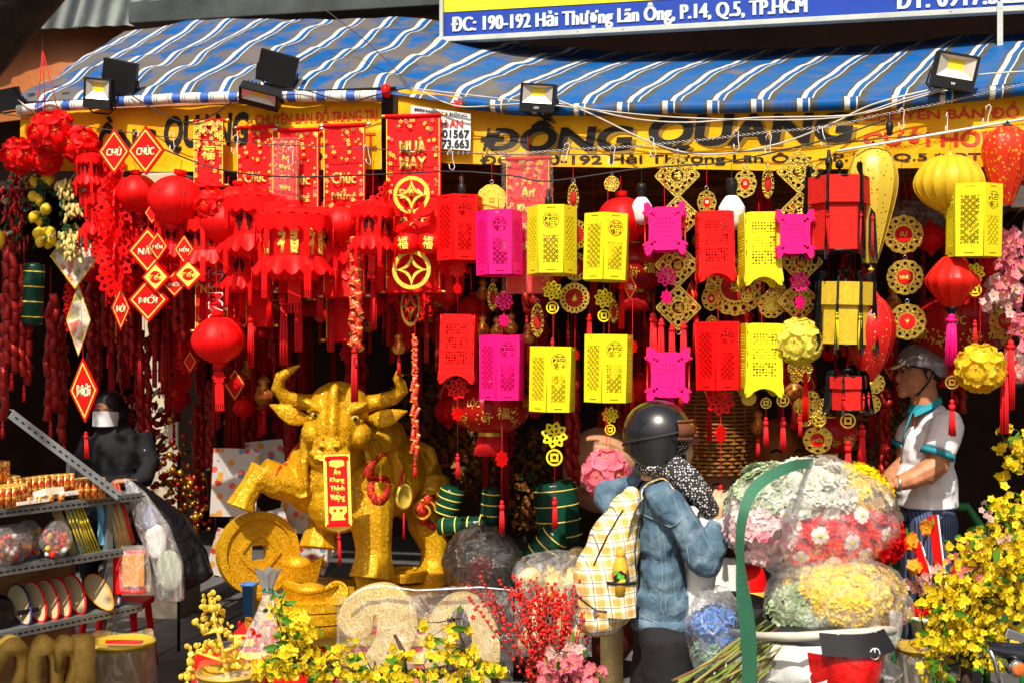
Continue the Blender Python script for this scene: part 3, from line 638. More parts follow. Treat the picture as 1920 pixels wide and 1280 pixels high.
# --- silk lanterns on bent ribs
def silkmat(name, a, b_, fs=40, amt=.5, c3=None):
    g = G(name); v = g.vor(fs, g.co(), feature='F1'); n = g.noise(fs*.7, 3)
    f = g.ramp(g.math('ADD', v, g.math('MULTIPLY', n, .7)), [(amt, (1,)*3), (amt+.05, (0,)*3)]); col = g.mix(f, a, b_)
    if c3: col = g.mix(g.ramp(g.noise(14, 2), [(.5, (0,)*3), (.56, (1,)*3)]), col, c3)
    g.p(Base_Color=col, Roughness=.38); g.bump(g.noise(300, 2), .15, .001)
    tr = g.n('BsdfTranslucent', 0, {'Color': col}); mx = g.n('MixShader', 0, {0: .35, 1: g.b.outputs[0], 2: tr}); g.t.links.new(mx, g.o.inputs[0]); return g.m
SILKY = mk('yellow_silk', (.85, .58, .03), .35, var=.12, vs=12, bump=.3, bs=120, bd=.002, trans=.35)
SILKR = mk('red_silk', (.80, .02, .01), .35, var=.15, vs=12, bump=.3, bs=120, bd=.002, trans=.35)
SILKO = silkmat('orange_floral_silk', (.78, .04, .01), (.85, .42, .03), 55, .62); SILKF = silkmat('yellow_floral_silk', (.85, .62, .06), (.45, .12, .03), 60, .56); SILKRF = silkmat('red_floral_silk', (.74, .012, .012), (.85, .50, .10), 62, .5)
PRO = {'round': [(.10, .9), (.34, .88), (.62, .72), (.86, .42), (1, 0), (.94, -.34), (.72, -.68), (.40, -.92), (.22, -1)],
       'diamond': [(.28, .9), (.42, .82), (.70, .52), (.95, .16), (1, -.02), (.92, -.22), (.66, -.55), (.38, -.86), (.27, -.98)],
       'drop': [(.2, 1), (.55, .93), (.85, .75), (1, .48), (.97, .2), (.8, -.15), (.56, -.55), (.33, -.9), (.26, -1)],
       'tear': [(.06, 1.0), (.10, .8), (.25, .58), (.62, .42), (.9, .2), (1, -.02), (.93, -.28), (.66, -.6), (.30, -.86), (.04, -1)],
       'flat': [(.3, .8), (.5, .78), (.8, .55), (.96, .25), (1, 0), (.94, -.28), (.76, -.58), (.5, -.78), (.3, -.8)]}
def profile(pr, t):
    m = len(pr)-1; k = min(int(t*m), m-1); t = t*m-k
    g_ = lambda i: Vector(pr[max(0, min(m, i))])
    p0, p1, p2, p3 = g_(k-1), g_(k), g_(k+1), g_(k+2)
    return .5*((2*p1)+(p2-p0)*t+(2*p0-5*p1+4*p2-p3)*t*t+(3*p1-p0-3*p2+p3)*t**3)
def silk(key, mat, rx, rz, pr, ribs=16, cap=BLACK, bulge=-.05, tas=None, extra=None, name='silk_lantern', capm=None):
    def build():
        root = ob(name, None); nu = ribs*6; nv = 28; P_ = PRO[pr]
        def f(a, v):
            q = profile(P_, v); th = 2*pi*a; ph = (a*ribs) % 1; k = 1+bulge*sin(pi*ph)*sin(pi*min(1, max(0, v*.94+.03)))
            return (q.x*rx*k*cos(th), q.x*rx*k*sin(th), q.y*rz)
        ob('cloth', scl(MB().grid(nu+1, nv, f).mesh(mat, fix=False, weld=True)), root)
        rib = MB(); rib.tube([(profile(P_, v/16).x*rx*1.003, 0, profile(P_, v/16).y*rz) for v in range(17)], 1.1, 4); rm = scl(rib.mesh(capm or mat))
        for i in range(ribs): ob('rib', rm, root, rot=(0, 0, 2*pi*i/ribs))
        zt = P_[0][1]*rz; zb = P_[-1][1]*rz; r0 = max(P_[0][0], .12)*rx; r1 = max(P_[-1][0], .12)*rx
        b = MB(); b.lathe([(r0*1.05, zt-1), (r0*1.08, zt+3), (r0*.4, zt+5), (r0*.3, zt+9), (1, zt+10)], 12); ob('top_cap', scl(b.mesh(cap)), root)
        b = MB(); b.lathe([(r1*1.05, zb+1), (r1*1.1, zb-3), (r1*.6, zb-6), (r1*.5, zb-12), (r1*.3, zb-15), (1, zb-16)], 12); ob('bottom_cap', scl(b.mesh(cap)), root)
        if tas:
            t = tassel(tas[0], tas[1], tas[2]); t.parent = root; t.location = (0, 0, (zb-15)*KP)
        if extra: extra(root)
        return root, zt+8
    KIT[key] = build
silk('silk_yellow', SILKY, 64, 54, 'round', 18, GOLDP); silk('silk_orange', SILKO, 43, 74, 'drop', 12); silk('silk_floral', SILKF, 46, 110, 'drop', 10, tas=(50, 10, REDS))
silk('silk_redfloral', SILKRF, 46, 105, 'tear', 8, GOLDP, bulge=-.03); silk('silk_red', SILKR, 49, 50, 'diamond', 14, tas=(95, 22, PINK))
def wrap(me, R, az, el, rz=None):                       # lay a flat sheet (drawn in x,z) on a ball
    M = Matrix.Rotation(az, 3, 'Z') @ Matrix.Rotation(el, 3, 'X'); rz = rz or R
    for v in me.vertices:
        a, b_ = v.co.x/R, v.co.z/rz; d = Vector((sin(a)*cos(b_), -cos(a)*cos(b_), sin(b_))); d = M @ d; k = 1-v.co.y/R
        v.co = Vector((d.x*R*k, d.y*R*k, d.z*rz*k))
    return me
def subd(me, L):
    bm = bmesh.new(); bm.from_mesh(me); bmesh.ops.triangulate(bm, faces=bm.faces)
    for _ in range(3):
        es = [e for e in bm.edges if e.calc_length() > L]
        if not es: break
        bmesh.ops.subdivide_edges(bm, edges=es, cuts=1); bmesh.ops.triangulate(bm, faces=bm.faces)
    bm.to_mesh(me); bm.free(); return me
HOLE_SHADE = mk('opening_shade', (.05, .004, .004), .8, var=.3, bump=0)  # dark patches on the lanterns, painting the shade inside cut openings
def cutball(key, r, n=6, tas=True, mat=RED):            # plastic ball lantern of n gores with a medallion of dark patches laid on each for its openings
    def ex(root):
        loops = [circ(r*.045, 6, r*.10*cos(a), r*.10*sin(a)) for a in [2*pi*i/5 for i in range(5)]]+[circ(r*.035, 6)]+[lens(r*.17*cos(a), r*.17*sin(a), r*.27*cos(a+.3), r*.27*sin(a+.3), r*.035, 2) for a in [2*pi*i/9 for i in range(9)]]
        base = fill2d(loops, HOLE_SHADE, .05); 
        for v in base.vertices: v.co.y -= r*.012
        for i in range(n): me = base.copy(); wrap(me, r*.985, 2*pi*(i+.5)/n, 0); ob('medallion', scl(me), root)
        b = MB()
        for s_ in (1, -1):
            b = MB(); b.lathe([(r*.22, s_*r*.93), (r*.24, s_*r*1.0), (r*.24, s_*r*1.12), (r*.2, s_*r*1.12)], 12, sm=False); ob('collar', scl(b.mesh(mat)), root)
        if tas:
            b = MB(); b.tube([(0, -1, -r*1.1), (0, -1, -r*1.75)], .7, 4); ob('string', scl(b.mesh(mat)), root)
            ob('flower_charm', petal_charm(r*.24, mat), root, (0, -.003, -r*1.5*KP)); flat_tassel(root, 0, -1.5, -r*1.85, r*.36, r*1.0, mat)
    silk(key, mat, r, r*.95, 'round', n, mat, .07, None, ex, 'ball_lantern')
cutball('ball_red', 47); cutball('ball_red_plain', 47, tas=False)
# --- flower balls
def petal5(r, cup, m, name='flower', slit=True):
    b = MB()
    for k in range(5):
        a = 2*pi*k/5
        def pf(u, v, a=a):
            ww = (.10+.37*sin(pi*min(1, v*.62+.05)))*r*(1 if v < .85 else 1-.35*(v-.85)/.15); x = (u-.5)*2*ww; d = r*(.06+.94*v)-(r*.12*(1-abs(u-.5)*2) if v > .97 else 0)
            z = cup*r*(v*v)+.10*r*abs(u-.5)*2*v
            return (x*cos(a)-d*sin(a), -z, x*sin(a)+d*cos(a))
        b.grid(5, 6, pf)
    return b
def flowerball(key, r, mat, n=12, cm=None, fr=.62):
    def build():
        root = ob('flower_ball', None); fm = scl(petal5(r*fr, -.22, mat).mesh(mat, fix=False)); b = MB(); b.ell((0, -r*.02, 0), (r*.05, r*.04, r*.05), 8, 5)
        for k in range(5): a = 2*pi*(k+.5)/5; b.box((sin(a)*r*.14, -r*.025, cos(a)*r*.14), (r*.012, r*.01, r*.12), ry=a)
        cmh = scl(b.mesh(cm or mk('flower_center', (.5, .22, .02), .6)))
        ph = (1+sqrt(5))/2; V = [Vector(v).normalized() for v in [(0, 1, ph), (0, -1, ph), (0, 1, -ph), (0, -1, -ph), (1, ph, 0), (-1, ph, 0), (1, -ph, 0), (-1, -ph, 0), (ph, 0, 1), (-ph, 0, 1), (ph, 0, -1), (-ph, 0, -1)]]
        for i, v in enumerate(V[:n]):
            q = v.to_track_quat('-Y', 'Z'); f = ob('flower', fm, root, v*r*.66*KP); f.rotation_mode = 'QUATERNION'; f.rotation_quaternion = q @ Matrix.Rotation(i*1.3, 3, 'Y').to_quaternion()
            ob('flower_centre', cmh, f)
        return root, r*.9
    KIT[key] = build
PALEY = mk('pale_yellow_plastic', (.88, .80, .12), .35, var=.05, bump=.03, trans=.45); ROSE = mk('rose_plastic', (.9, .22, .30), .35, var=.1, bump=.03, trans=.4)
ORY = mk('amber_plastic', (.88, .62, .03), .35, var=.1, bump=.03, trans=.4)
flowerball('fb_pale', 54, PALEY); flowerball('fb_amber', 56, ORY); flowerball('fb_rose', 50, ROSE); flowerball('fb_red', 44, RED)
# --- gold filigree
def filigree_diamond(key, d, mat=GOLD, ch='福', cm=None, mid=None):
    def build():
        root = ob('gold_plaque', None); r = d*.72
        def rd(R_, rc=.12): 
            L = []
            for k in range(4):
                a = pi/2*k; c = Vector((cos(a), sin(a)))*R_*(1-rc*1.4)
                L += [tuple(c+Vector((cos(a+t), sin(a+t)))*R_*rc) for t in (-.75, -.37, 0, .37, .75)]
            return L
        hol = [rd(d*.86) , rd(d*.90)]
        L = [rd(d), rd(d*.9)]; frame = fill2d(L, mat, 2.2)
        inn = [rd(d*.86)]; rr = random.Random(5)
        for k in range(4):
            a = pi/2*k; c = (cos(a)*d*.62, sin(a)*d*.62); inn += [circ(d*.10, 8, *c)]
            for t in (-.42, .42): inn += [circ(d*.075, 7, cos(a+t)*d*.56, sin(a+t)*d*.56)]
            a += pi/4; inn += [lens(cos(a-.25)*d*.48, sin(a-.25)*d*.48, cos(a+.25)*d*.48, sin(a+.25)*d*.48, d*.05, 2), circ(d*.04, 6, cos(a)*d*.36, sin(a)*d*.36)]
            for t in (-.2, .2): inn += [circ(d*.045, 6, cos(pi/2*k+t)*d*.4, sin(pi/2*k+t)*d*.4)]
        inn += [circ(d*.29, 20)]
        plate = fill2d(inn, mat, .8); ring = fill2d([circ(d*.32, 24), circ(d*.26, 24)], mat, 2.0)
        t = text(ch, d*.42, d*.4, cm or mat, 3, .03, res=1); t.transform(Matrix.Translation((0, 2, 0)))
        ob('frame', scl(frame), root); ob('filigree', scl(join([plate, ring])), root); ob('character', scl(t), root)
        b = MB()
        rr = random.Random(9)
        for i in range(34):
            a = rr.uniform(0, 6.28); q = rr.uniform(.36, .72)*d
            if abs(cos(a))*q+abs(sin(a))*q < d*.8: b.ell((cos(a)*q, -1.2, sin(a)*q), (d*.045, 1.4, d*.045), 6, 4)
        tag(ob('bead', scl(b.mesh(mat)), root), kind='stuff')
        b = MB()
        for s_ in (1, -1): b.tube([(4*cos(a), 0, s_*(d*.92+5)+4*sin(a)) for a in [2*pi*i/10 for i in range(11)]], .8, 4)
        tag(ob('ring', scl(b.mesh(STEEL)), root), kind='stuff')
        return root, d
    KIT[key] = build
filigree_diamond('dia_gold', 44)
def medallion(key, r, n, mat=GOLD, cmat=None, txt=None, tm=YP, rx=1.0, holes=True, cr=.45, dots=True):
    def build():
        root = ob('gold_medallion', None)
        L = [[(r*(1+.05*abs(cos(n*a/2)))*cos(a)*rx, r*(1+.05*abs(cos(n*a/2)))*sin(a)) for a in [2*pi*i/96 for i in range(96)]]]
        if holes:
            for i in range(n):
                a = 2*pi*i/n; L.append(circ(r*.55*pi/n*.75, 8, r*.80*cos(a)*rx, r*.80*sin(a), r*.10))
                a += pi/n; L.append(lens(r*.55*cos(a)*rx, r*.55*sin(a), r*.68*cos(a)*rx, r*.68*sin(a), r*.05, 2))
        ob('plate', scl(fill2d(L, mat, .9)), root)
        if dots:
            b = MB()
            for i in range(n*2): a = 2*pi*i/n/2; b.ell((r*.94*cos(a)*rx, -1, r*.94*sin(a)), (r*.045, 1.5, r*.045), 6, 4)
            for i in range(n): a = 2*pi*i/n; b.ell((r*.62*cos(a)*rx, -1, r*.62*sin(a)), (r*.05, 1.5, r*.05), 6, 4)
            tag(ob('bead', scl(b.mesh(mat)), root), kind='stuff')
        if cmat: b = MB(); b.lathe([(r*cr, 1), (r*cr, -1.8), (r*(cr-.05), -2.2)], 20, axis='y', sc=(rx, 1)); ob('disc', scl(b.mesh(cmat)), root)
        if txt: t = text(txt, r*cr*(.8 if len(txt) < 3 else .7), None if len(txt) < 3 else r*cr*1.4, tm, .8, .02, res=2); t.transform(Matrix.Translation((0, -2.4, 0))); ob('character', scl(t), root)
        b = MB(); b.tube([(3.4*cos(a), 0, r*1.05+4+3.4*sin(a)) for a in [2*pi*i/10 for i in range(11)]], .7, 4); ob('ring', scl(b.mesh(STEEL)), root)
        return root, r+8
    KIT[key] = build
medallion('med_coin', 27, 10, GOLDP, None, '囧', GOLDP, 1, False); medallion('med_red', 27, 18, GOLD, DRED, '●', GOLD, cr=.62)
medallion('med_su', 34, 12, GOLD, RED2, 'SỰ', YP); medallion('med_nhu', 32, 12, GOLD, RED2, 'NHƯ', YP); medallion('med_y', 32, 12, GOLD, RED2, 'Ý', YP)
medallion('med_small', 20, 10, GOLD, None, None); medallion('med_edge', 27, 16, GOLD, DRED, None, rx=.4, cr=.5); medallion('med_sun', 52, 16, GOLD, DRED, '福', GOLD, cr=.5); medallion('med_loc', 34, 12, GOLD, RED2, 'LỘC', YP)
medallion('med_jewel', 22, 8, GOLD, RED, '●', CREAM, rx=.8, cr=.4)
def cluster(key, r):
    def build():
        root = ob('gold_cluster', None); m = scl(fill2d([circ(r*.42, 18)]+[circ(r*.06, 6, r*.28*cos(a), r*.28*sin(a)) for a in [2*pi*i/7 for i in range(7)]]+[circ(r*.1, 8)], GOLD, 1.2))
        b = MB(); rr = random.Random(2)
        for i in range(30): a = rr.uniform(0, 6.3); q = r*.4*sqrt(rr.random()); b.ell((cos(a)*q, -1.5, sin(a)*q), (r*.05, 1.5, r*.05), 5, 3)
        b.tube([(r*.41*cos(a), -1, r*.41*sin(a)) for a in [2*pi*i/16 for i in range(17)]], 1.3, 5)
        bm = scl(b.mesh(GOLD))
        for i in range(6):
            a = 2*pi*i/5+pi/2; c = (cos(a)*r*.62*KP, (-.002 if i % 2 else 0), sin(a)*r*.62*KP) if i < 5 else (0, -.005, 0); o = ob('petal_coin', m, root, c); tag(ob('bead', bm, o), kind='stuff')
        return root, r
    KIT[key] = build
cluster('cluster_gold', 34)
def opencoin(key, r, rx=1, m=None):
    def build():
        root = ob('open_coin', None); mm = m or glitter('gold_glitter_coin', (.62, .50, .03), (.80, .62, .08))
        L = [circ(r*rx, 36, ry=r), circ(r*.8*rx, 36, ry=r*.8)]; b1 = fill2d(L, mm, 3)
        def cc(q, k=.45):
            pts = []
            for i in range(4):
                a = pi/2*i; A = Vector((cos(a)*q, sin(a)*q)); B = Vector((cos(a+pi/2)*q, sin(a+pi/2)*q)); M_ = (A+B)*.5*k
                for t in [0, .2, .4, .6, .8]: p = A*(1-t)**2+M_*2*t*(1-t)*.55+B*t*t; pts.append((p.x*rx, p.y))
            return pts
        b2 = fill2d([cc(r*.84), cc(r*.52)], mm, 2.4)
        ob('coin_ring', scl(b1), root); ob('coin_star', scl(b2), root); return root, r
    KIT[key] = build
opencoin('oc_glitter', 37); opencoin('oc_brown', 37, .5, mk('old_gold', (.30, .14, .02), .4, .5, .3, 20))
# --- red diamond signs
def sign_diamond(key, w, h, txt, gold=False, th=5):
    def build():
        root = ob('diamond_sign', None); D = lambda k: [(w/2*k, 0), (0, h/2*k), (-w/2*k, 0), (0, -h/2*k)]
        b = MB(); b.ext(D(1), -th/2, th/2); ob('board', scl(b.mesh(RED if not gold else RED, bev=0)), root)
        f = fill2d([D(.86), D(.78)] if not gold else [D(.80)], YP, .3); f.transform(Matrix.Translation((0, -th/2-.5, 0))); ob('border', scl(f), root)
        if gold: f = fill2d([circ(w*.2, 20, ry=h*.2)], RED, .3); f.transform(Matrix.Translation((0, -th/2-1.1, 0))); ob('disc', scl(f), root)
        if txt: t = text(txt, h*.2, w*.5 if len(txt) > 2 else None, CREAM if not gold else YP, .6, .008, shear=.1, fat=.028); t.transform(Matrix.Translation((0, -th/2-(.4 if not gold else 1.5), 0))); ob('lettering', scl(t), root)
        return root, h/2
    KIT[key] = build
# --- hanging scrolls
def scroll(key, w, h, lines, deco=True, wrapd=False, mat=None, knob=GOLD, top='福', texts_m=None, flowers=60, col2=None):
    def build():
        root = ob('hanging_scroll', None); mat_ = mat or RED2; b = MB()
        b.grid(7, 18, lambda u, v: ((u-.5)*w, 2.0*sin(v*5+u*2)+1.5*sin(u*6), (.5-v)*h)); ob('cloth', scl(b.mesh(mat_, fix=False)), root)
        for z in (h/2, -h/2):
            b = MB(); b.tube([(-w/2-3, 0, z), (w/2+3, 0, z)], 3.2, 8); ob('rod', scl(b.mesh(mat_)), root)
            for s_ in (-1, 1): b = MB(); b.lathe([(1, s_*(w/2+1)), (4, s_*(w/2+2)), (2.5, s_*(w/2+5)), (4.2, s_*(w/2+8)), (1, s_*(w/2+11))], 8, (0, 0, z), 'x'); ob('knob', scl(b.mesh(knob)), root)
        rr = random.Random(int(w*3+h)); b = MB()
        if deco:
            for i in range(flowers):
                x = rr.uniform(-.45, .45)*w; z = (.5-.03-rr.random()**2*.42)*h if rr.random() < .75 else rr.uniform(-.46, .46)*h
                if rr.random() < .6 and abs(x) < w*.3 and z < h*.3: x = math.copysign(w*.41, x)
                r_ = rr.uniform(1.6, 3.4); b.mat = 0 if rr.random() < .7 else (1 if rr.random() < .5 else 2)
                for k in range(5): a = 2*pi*k/5+i; b.ell((x+cos(a)*r_*.8, -3.6, z+sin(a)*r_*.8), (r_*.5, .5, r_*.5), 6, 3)
            tag(ob('printed_flowers', scl(b.mesh([YP, mk('pink_print', (.8, .2, .15), .6, bump=0), mk('green_print', (.06, .2, .05), .6, bump=0)])), root), kind='stuff')
        for body, z, hh, ww, m in lines:
            t = text(body, hh, ww, m, .6, .008, res=2, fat=.03); t.transform(Matrix.Translation((0, -4.4, z))); ob('lettering', scl(t), root)
        for s_ in (-1, 1): b = MB(); b.box((s_*w*.475, -3.8, 0), (1.2, .6, h*.96)); ob('edge_stripe', scl(b.mesh(YP)), root)
        if wrapd:
            b = MB(); b.grid(12, 30, lambda u, v: ((u-.5)*(w+14), -7-2*sin(u*9+v*4)+2*nz((u*5, v*14, 1)), (.5-v)*(h+10))); ob('plastic_wrap', scl(b.mesh(film('scroll_film', (1, .95, .95), .06, 24, .4), fix=False)), root)
        return root, h/2+3
    KIT[key] = build
# --- firecracker string
CRK = None
def crackmat():
    global CRK
    if CRK: return CRK
    g = G('cracker_paper'); z = g.n('SeparateXYZ', 2, {0: g.co('Generated')}); v = g.vor(4, g.mp(g.co('Generated'), (1.5, 1.5, 2.2)))
    f = g.ramp(v, [(.24, (1,)*3), (.30, (0,)*3)]); e = g.ramp(g.math('ABSOLUTE', g.math('SUBTRACT', z, .5)), [(.39, (0,)*3), (.40, (1,)*3), (.46, (1,)*3), (.465, (0,)*3)], False)
    g.p(Base_Color=g.mix(g.math('MAXIMUM', f, e), (.62, .02, .012), (.85, .52, .10)), Roughness=.4, Metallic=.15); CRK = g.m; return CRK
def cracker_string(key, n, L, r, lean=.45, tas=True, mat=None, jit=.2):
    def build():
        root = ob('firecracker_string', None); b = MB(); b.lathe([(r*.7, L/2), (r, L/2-1), (r, -L/2+1), (r*.7, -L/2)], 10); cm = scl(b.mesh(mat or crackmat()))
        rr = random.Random(n); H_ = n*L*.42
        b = MB(); b.tube([(0, 0, 0), (0, 0, -H_-12)], 1, 4); ob('string', scl(b.mesh(REDS)), root)
        for i in range(n):
            s_ = 1 if i % 2 else -1; an = lean*s_+rr.uniform(-jit, jit); ob('firecracker', cm, root, ((s_*r*1.15+sin(an)*L*-.25)*KP, rr.uniform(-r, r*.2)*KP, -(8+i*L*.42+rr.uniform(-2, 2))*KP), (rr.uniform(-.3, .3), -an, rr.uniform(0, 3)))
        if tas: t = tassel(38, 7, REDS); t.parent = root; t.location = (0, 0, -(H_+12)*KP)
        return root, 0
    KIT[key] = build
# --- palace lantern with canopy, skirt and tassels
def palace(key, w, h, ch='福', tm=YP, mat=RED):
    def build():
        root = ob('palace_lantern', None); n = 6
        def ring(name, r0, z0, r1, z1, sc_, dr):
            b = MB(); m = n*12
            def f(u, v):
                a = 2*pi*u; q = (pi/n); k = cos(q)/cos(((a) % (2*q))-q); k = k*.6+.4
                r_ = (r0+(r1-r0)*v)*k; z = z0+(z1-z0)*v-(abs(sin(a*n*sc_/2))*dr*v)
                return (sin(a)*r_, -cos(a)*r_, z)
            b.grid(m+1, 5, f); return ob(name, scl(b.mesh(mat, fix=False)), root)
        ring('canopy', w*.32, h*.40, w*.62, h*.26, 3, -h*.06); ring('canopy_trim', w*.62, h*.30, w*.60, h*.16, 3, h*.06)
        ring('body', w*.45, h*.2, w*.46, -h*.2, 0, 0); ring('skirt', w*.50, -h*.18, w*.66, -h*.34, 3, h*.07); ring('base_trim', w*.44, -h*.24, w*.36, -h*.42, 3, h*.05)
        b = MB(); b.lathe([(w*.32, h*.40), (w*.1, h*.44), (w*.08, h*.5), (2, h*.5)], 12); ob('crown', scl(b.mesh(mat)), root)
        for i in range(n):
            a = 2*pi*i/n
            t = text(ch, h*.32, w*.32, tm, 1.2, .03, res=2); t.transform(Matrix.Translation((0, -w*.46*cos(pi/n)*1.08, 0))); ob('character', scl(t), root, rot=(0, 0, a))
            a += pi/n; o = flat_tassel(root, sin(a)*w*.64, -cos(a)*w*.64, -h*.34, w*.11, h*.34, mat); o.rotation_euler[2] = a
            o = flat_tassel(root, sin(a)*w*.60, -cos(a)*w*.60, h*.14, w*.09, h*.24, mat); o.rotation_euler[2] = a
        flat_tassel(root, 0, 0, -h*.42, w*.2, h*.42, mat)
        return root, h*.5
    KIT[key] = build
palace('palace_big', 118, 150); palace('palace_small', 66, 110, '❀', HOLE_SHADE); palace('palace_wide', 96, 130, '❀', HOLE_SHADE)
def lace(key, w, h, n, mat=RED):                         # string of scalloped pierced discs
    def build():
        root = ob('lace_garland', None); me = petal_charm(w/2, mat, 10)
        for i in range(n):
            z = h/2-h*(i+.5)/n; ob('lace_disc', me, root, (0, 0, z*KP), (0, 0, .5*i)); ob('lace_disc', me, root, (0, 0, z*KP), (0, 0, .5*i+1.5))
        return root, h/2
    KIT[key] = build
lace('lace_red', 62, 190, 6); lace('lace_small', 40, 120, 5)
# --- strings of gilded things
def bulb(key):
    def build():
        root = ob('light_bulb', None); b = MB(); b.lathe([(2, 58), (9, 57), (11, 50), (12, 40), (10, 34), (10, 22)], 12); ob('socket', scl(b.mesh(BLACK)), root)
        b = MB()
        b.grid(73, 8, lambda u, v: ((10+14*v**.8)*(1+.03*cos(u*2*pi*24))*cos(2*pi*u), (10+14*v**.8)*(1+.03*cos(u*2*pi*24))*sin(2*pi*u), 24-22*v)); ob('heat_sink', scl(b.mesh(WHITE)), root)
        b = MB(); b.lathe([(24, 2), (25, -4), (24.5, -26), (20, -36), (10, -40), (1, -41)], 20); ob('diffuser', scl(b.mesh(mk('bulb_diffuser', (.8, .8, .8), .25, var=.02, trans=.3))), root)
        return root, 58
    KIT[key] = build
bulb('bulb')
def socket_(key):
    def build():
        root = ob('bulb_holder', None); b = MB(); b.lathe([(2, 26), (4, 24), (5, 8), (8, 6), (9, -6), (7, -12), (7, -22), (3, -24)], 10); ob('holder', scl(b.mesh(BLACK)), root); return root, 26
    KIT[key] = build
socket_('holder')
# ----------------------------------------------------------------- placing
DONE = {}
UNIT = scl(MB().tube([(0, 0, 0), (0, 0, 1)], .55, 4).mesh(REDS)); UNIT2 = scl(MB().tube([(0, 0, 0), (0, 0, 1)], .5, 4).mesh(DWIRE))
def hang(key, px, py, s, label, cat, rz=0, sc=1, top=None, group=None, tilt=0, str_m=None, rx=0):
    if 'lantern' in cat and abs(tilt) < .01: tilt += rnd.uniform(-.035, .035); rz += rnd.uniform(-.12, .12); rx += rnd.uniform(-.03, .03)
    """key: kind; px,py: centre in the picture; s: metres behind the awning edge; top: picture height of the hook its string runs to"""
    if .0 <= s <= .13 and py < 450: s -= .10 if s > .02 else .07
    p = FP(px, py, s); k = kpx(p)/KP*sc
    if key not in DONE:
        root, up = KIT[key](); DONE[key] = (root, up); r = root
        proto = copytree(root); HID.append(proto); DONE[key] = (proto, up)
    else:
        r = copytree(DONE[key][0]); up = DONE[key][1]
    r.location = p; r.rotation_euler = (rx, tilt, -YAW+rz); r.scale = (k,)*3
    for q in ('label', 'category', 'group'):
        if q in r: del r[q]
    tag(r, label, cat, group or None)
    if top is not None:
        hz = (py-top)/sc; ln = hz-up
        if ln > 0: o = ob('string', UNIT if str_m is None else UNIT2, r, (0, 0, up*KP)); o.scale = (1, 1, ln/1.0)
    return r
HID = []
def kpx(p): return p.y/FPX
# ================================================================= HANGING ORNAMENTS
L6 = 'paper lantern'
GH = 'pierced plastic lanterns hung along the stall front'
for k, x, y, s, lab, rz, top, sc in [
    ('hex_yellow', 1035, 452, -.12, 'yellow hexagonal pierced lantern hanging right of the wrapped red scroll, under a bulb socket', .1, 345, 1),
    ('hex_yellow', 1137, 465, -.13, 'yellow hexagonal pierced lantern in front of the round red ball lantern', .55, 330, .98),
    ('hex_yellow', 1036, 710, -.12, 'yellow hexagonal pierced lantern with a coin charm and tassel below it, left of the helmet', .45, 560, .96),
    ('hex_yellow', 1141, 690, -.13, 'yellow hexagonal pierced lantern hanging over the pink flower ball, just above the black helmet', .5, 530, 1),
    ('hex_yellow', 1826, 415, -.15, 'yellow hexagonal pierced lantern in front of the round yellow silk lantern', .62, 240, 1.07),
    ('hex_pink', 936, 457, -.14, 'magenta hexagonal pierced lantern left of the wrapped red scroll', .25, 372, .98),
    ('hex_pink', 941, 688, -.14, 'magenta hexagonal pierced lantern hanging over the big printed red lantern', .42, 600, .98),
    ('hex_red', 1347, 667, -.13, 'red hexagonal pierced lantern above the string with a red flower charm', .5, 530, 1.02),
    ('hex_red', 862, 430, -.10, 'red hexagonal pierced lantern between the gold coin ring and the magenta lantern', .4, 330, .98),
    ('wavy_red', 860, 650, -.13, 'red pierced lantern with curved feet under the red flower charm, left of a magenta lantern', .25, 590, .98),
    ('wavy_red', 1340, 460, -.13, 'red pierced lantern with wavy edges beside the white bulb', .12, 390, 1),
    ('wavy_yellow', 1424, 465, -.13, 'yellow pierced lantern with wavy edges just right of the white bulb', .2, 380, 1.04),
    ('wavy_yellow', 1427, 670, -.13, 'yellow pierced lantern with wavy edges left of the pale yellow flower ball', .3, 560, 1.04),
    ('ear_pink', 1247, 432, -.14, 'small magenta box lantern with flared corners hanging on the gold plaque chain', .15, 300, 1),
    ('ear_pink', 1486, 442, -.14, 'small magenta box lantern left of the big black framed red lantern', .15, 380, .92),
    ('ear_pink', 1254, 702, -.14, 'small magenta box lantern hanging right above the black helmet', .12, 620, 1.04)]:
    hang(k, x, y, s, lab, L6, rz, sc, top, GH)
for k, x, y, s, lab, rz, top, sc in [
    ('frame_red', 1573, 408, -.15, 'big red cloth lantern in a black wooden frame', .1, 285, 1),
    ('frame_yellow', 1584, 592, -.15, 'mustard yellow cloth lantern in a black wooden frame', .06, 530, 1),
    ('frame_small', 1590, 738, -.15, 'small red cloth lantern in a black wooden frame below the mustard one', .2, 680, 1)]:
    hang(k, x, y, s, lab, 'lantern', rz, sc, top, 'black framed cloth lanterns')
for k, x, y, s, lab, rz, top, sc in [
    ('silk_yellow', 1780, 342, -.08, 'round yellow silk lantern under the white rail', 0, 240, 1), ('silk_orange', 1886, 312, -.12, 'orange teardrop silk lantern with gold flowers at the right edge', 0, 225, 1),
    ('silk_floral', 1634, 385, -.06, 'tall yellow silk lantern printed with blossom branches behind the big black framed lantern', 0, 255, 1),
    ('silk_redfloral', 1632, 612, -.10, 'red floral silk lantern with a thin neck beside the mustard framed lantern', .1, 510, 1),
    ('silk_red', 1786, 527, -.12, 'plain red silk lantern with a magenta tassel, above the man in the polo shirt', 0, 470, 1)]:
    hang(k, x, y, s, lab, 'silk lantern', rz, sc, top)
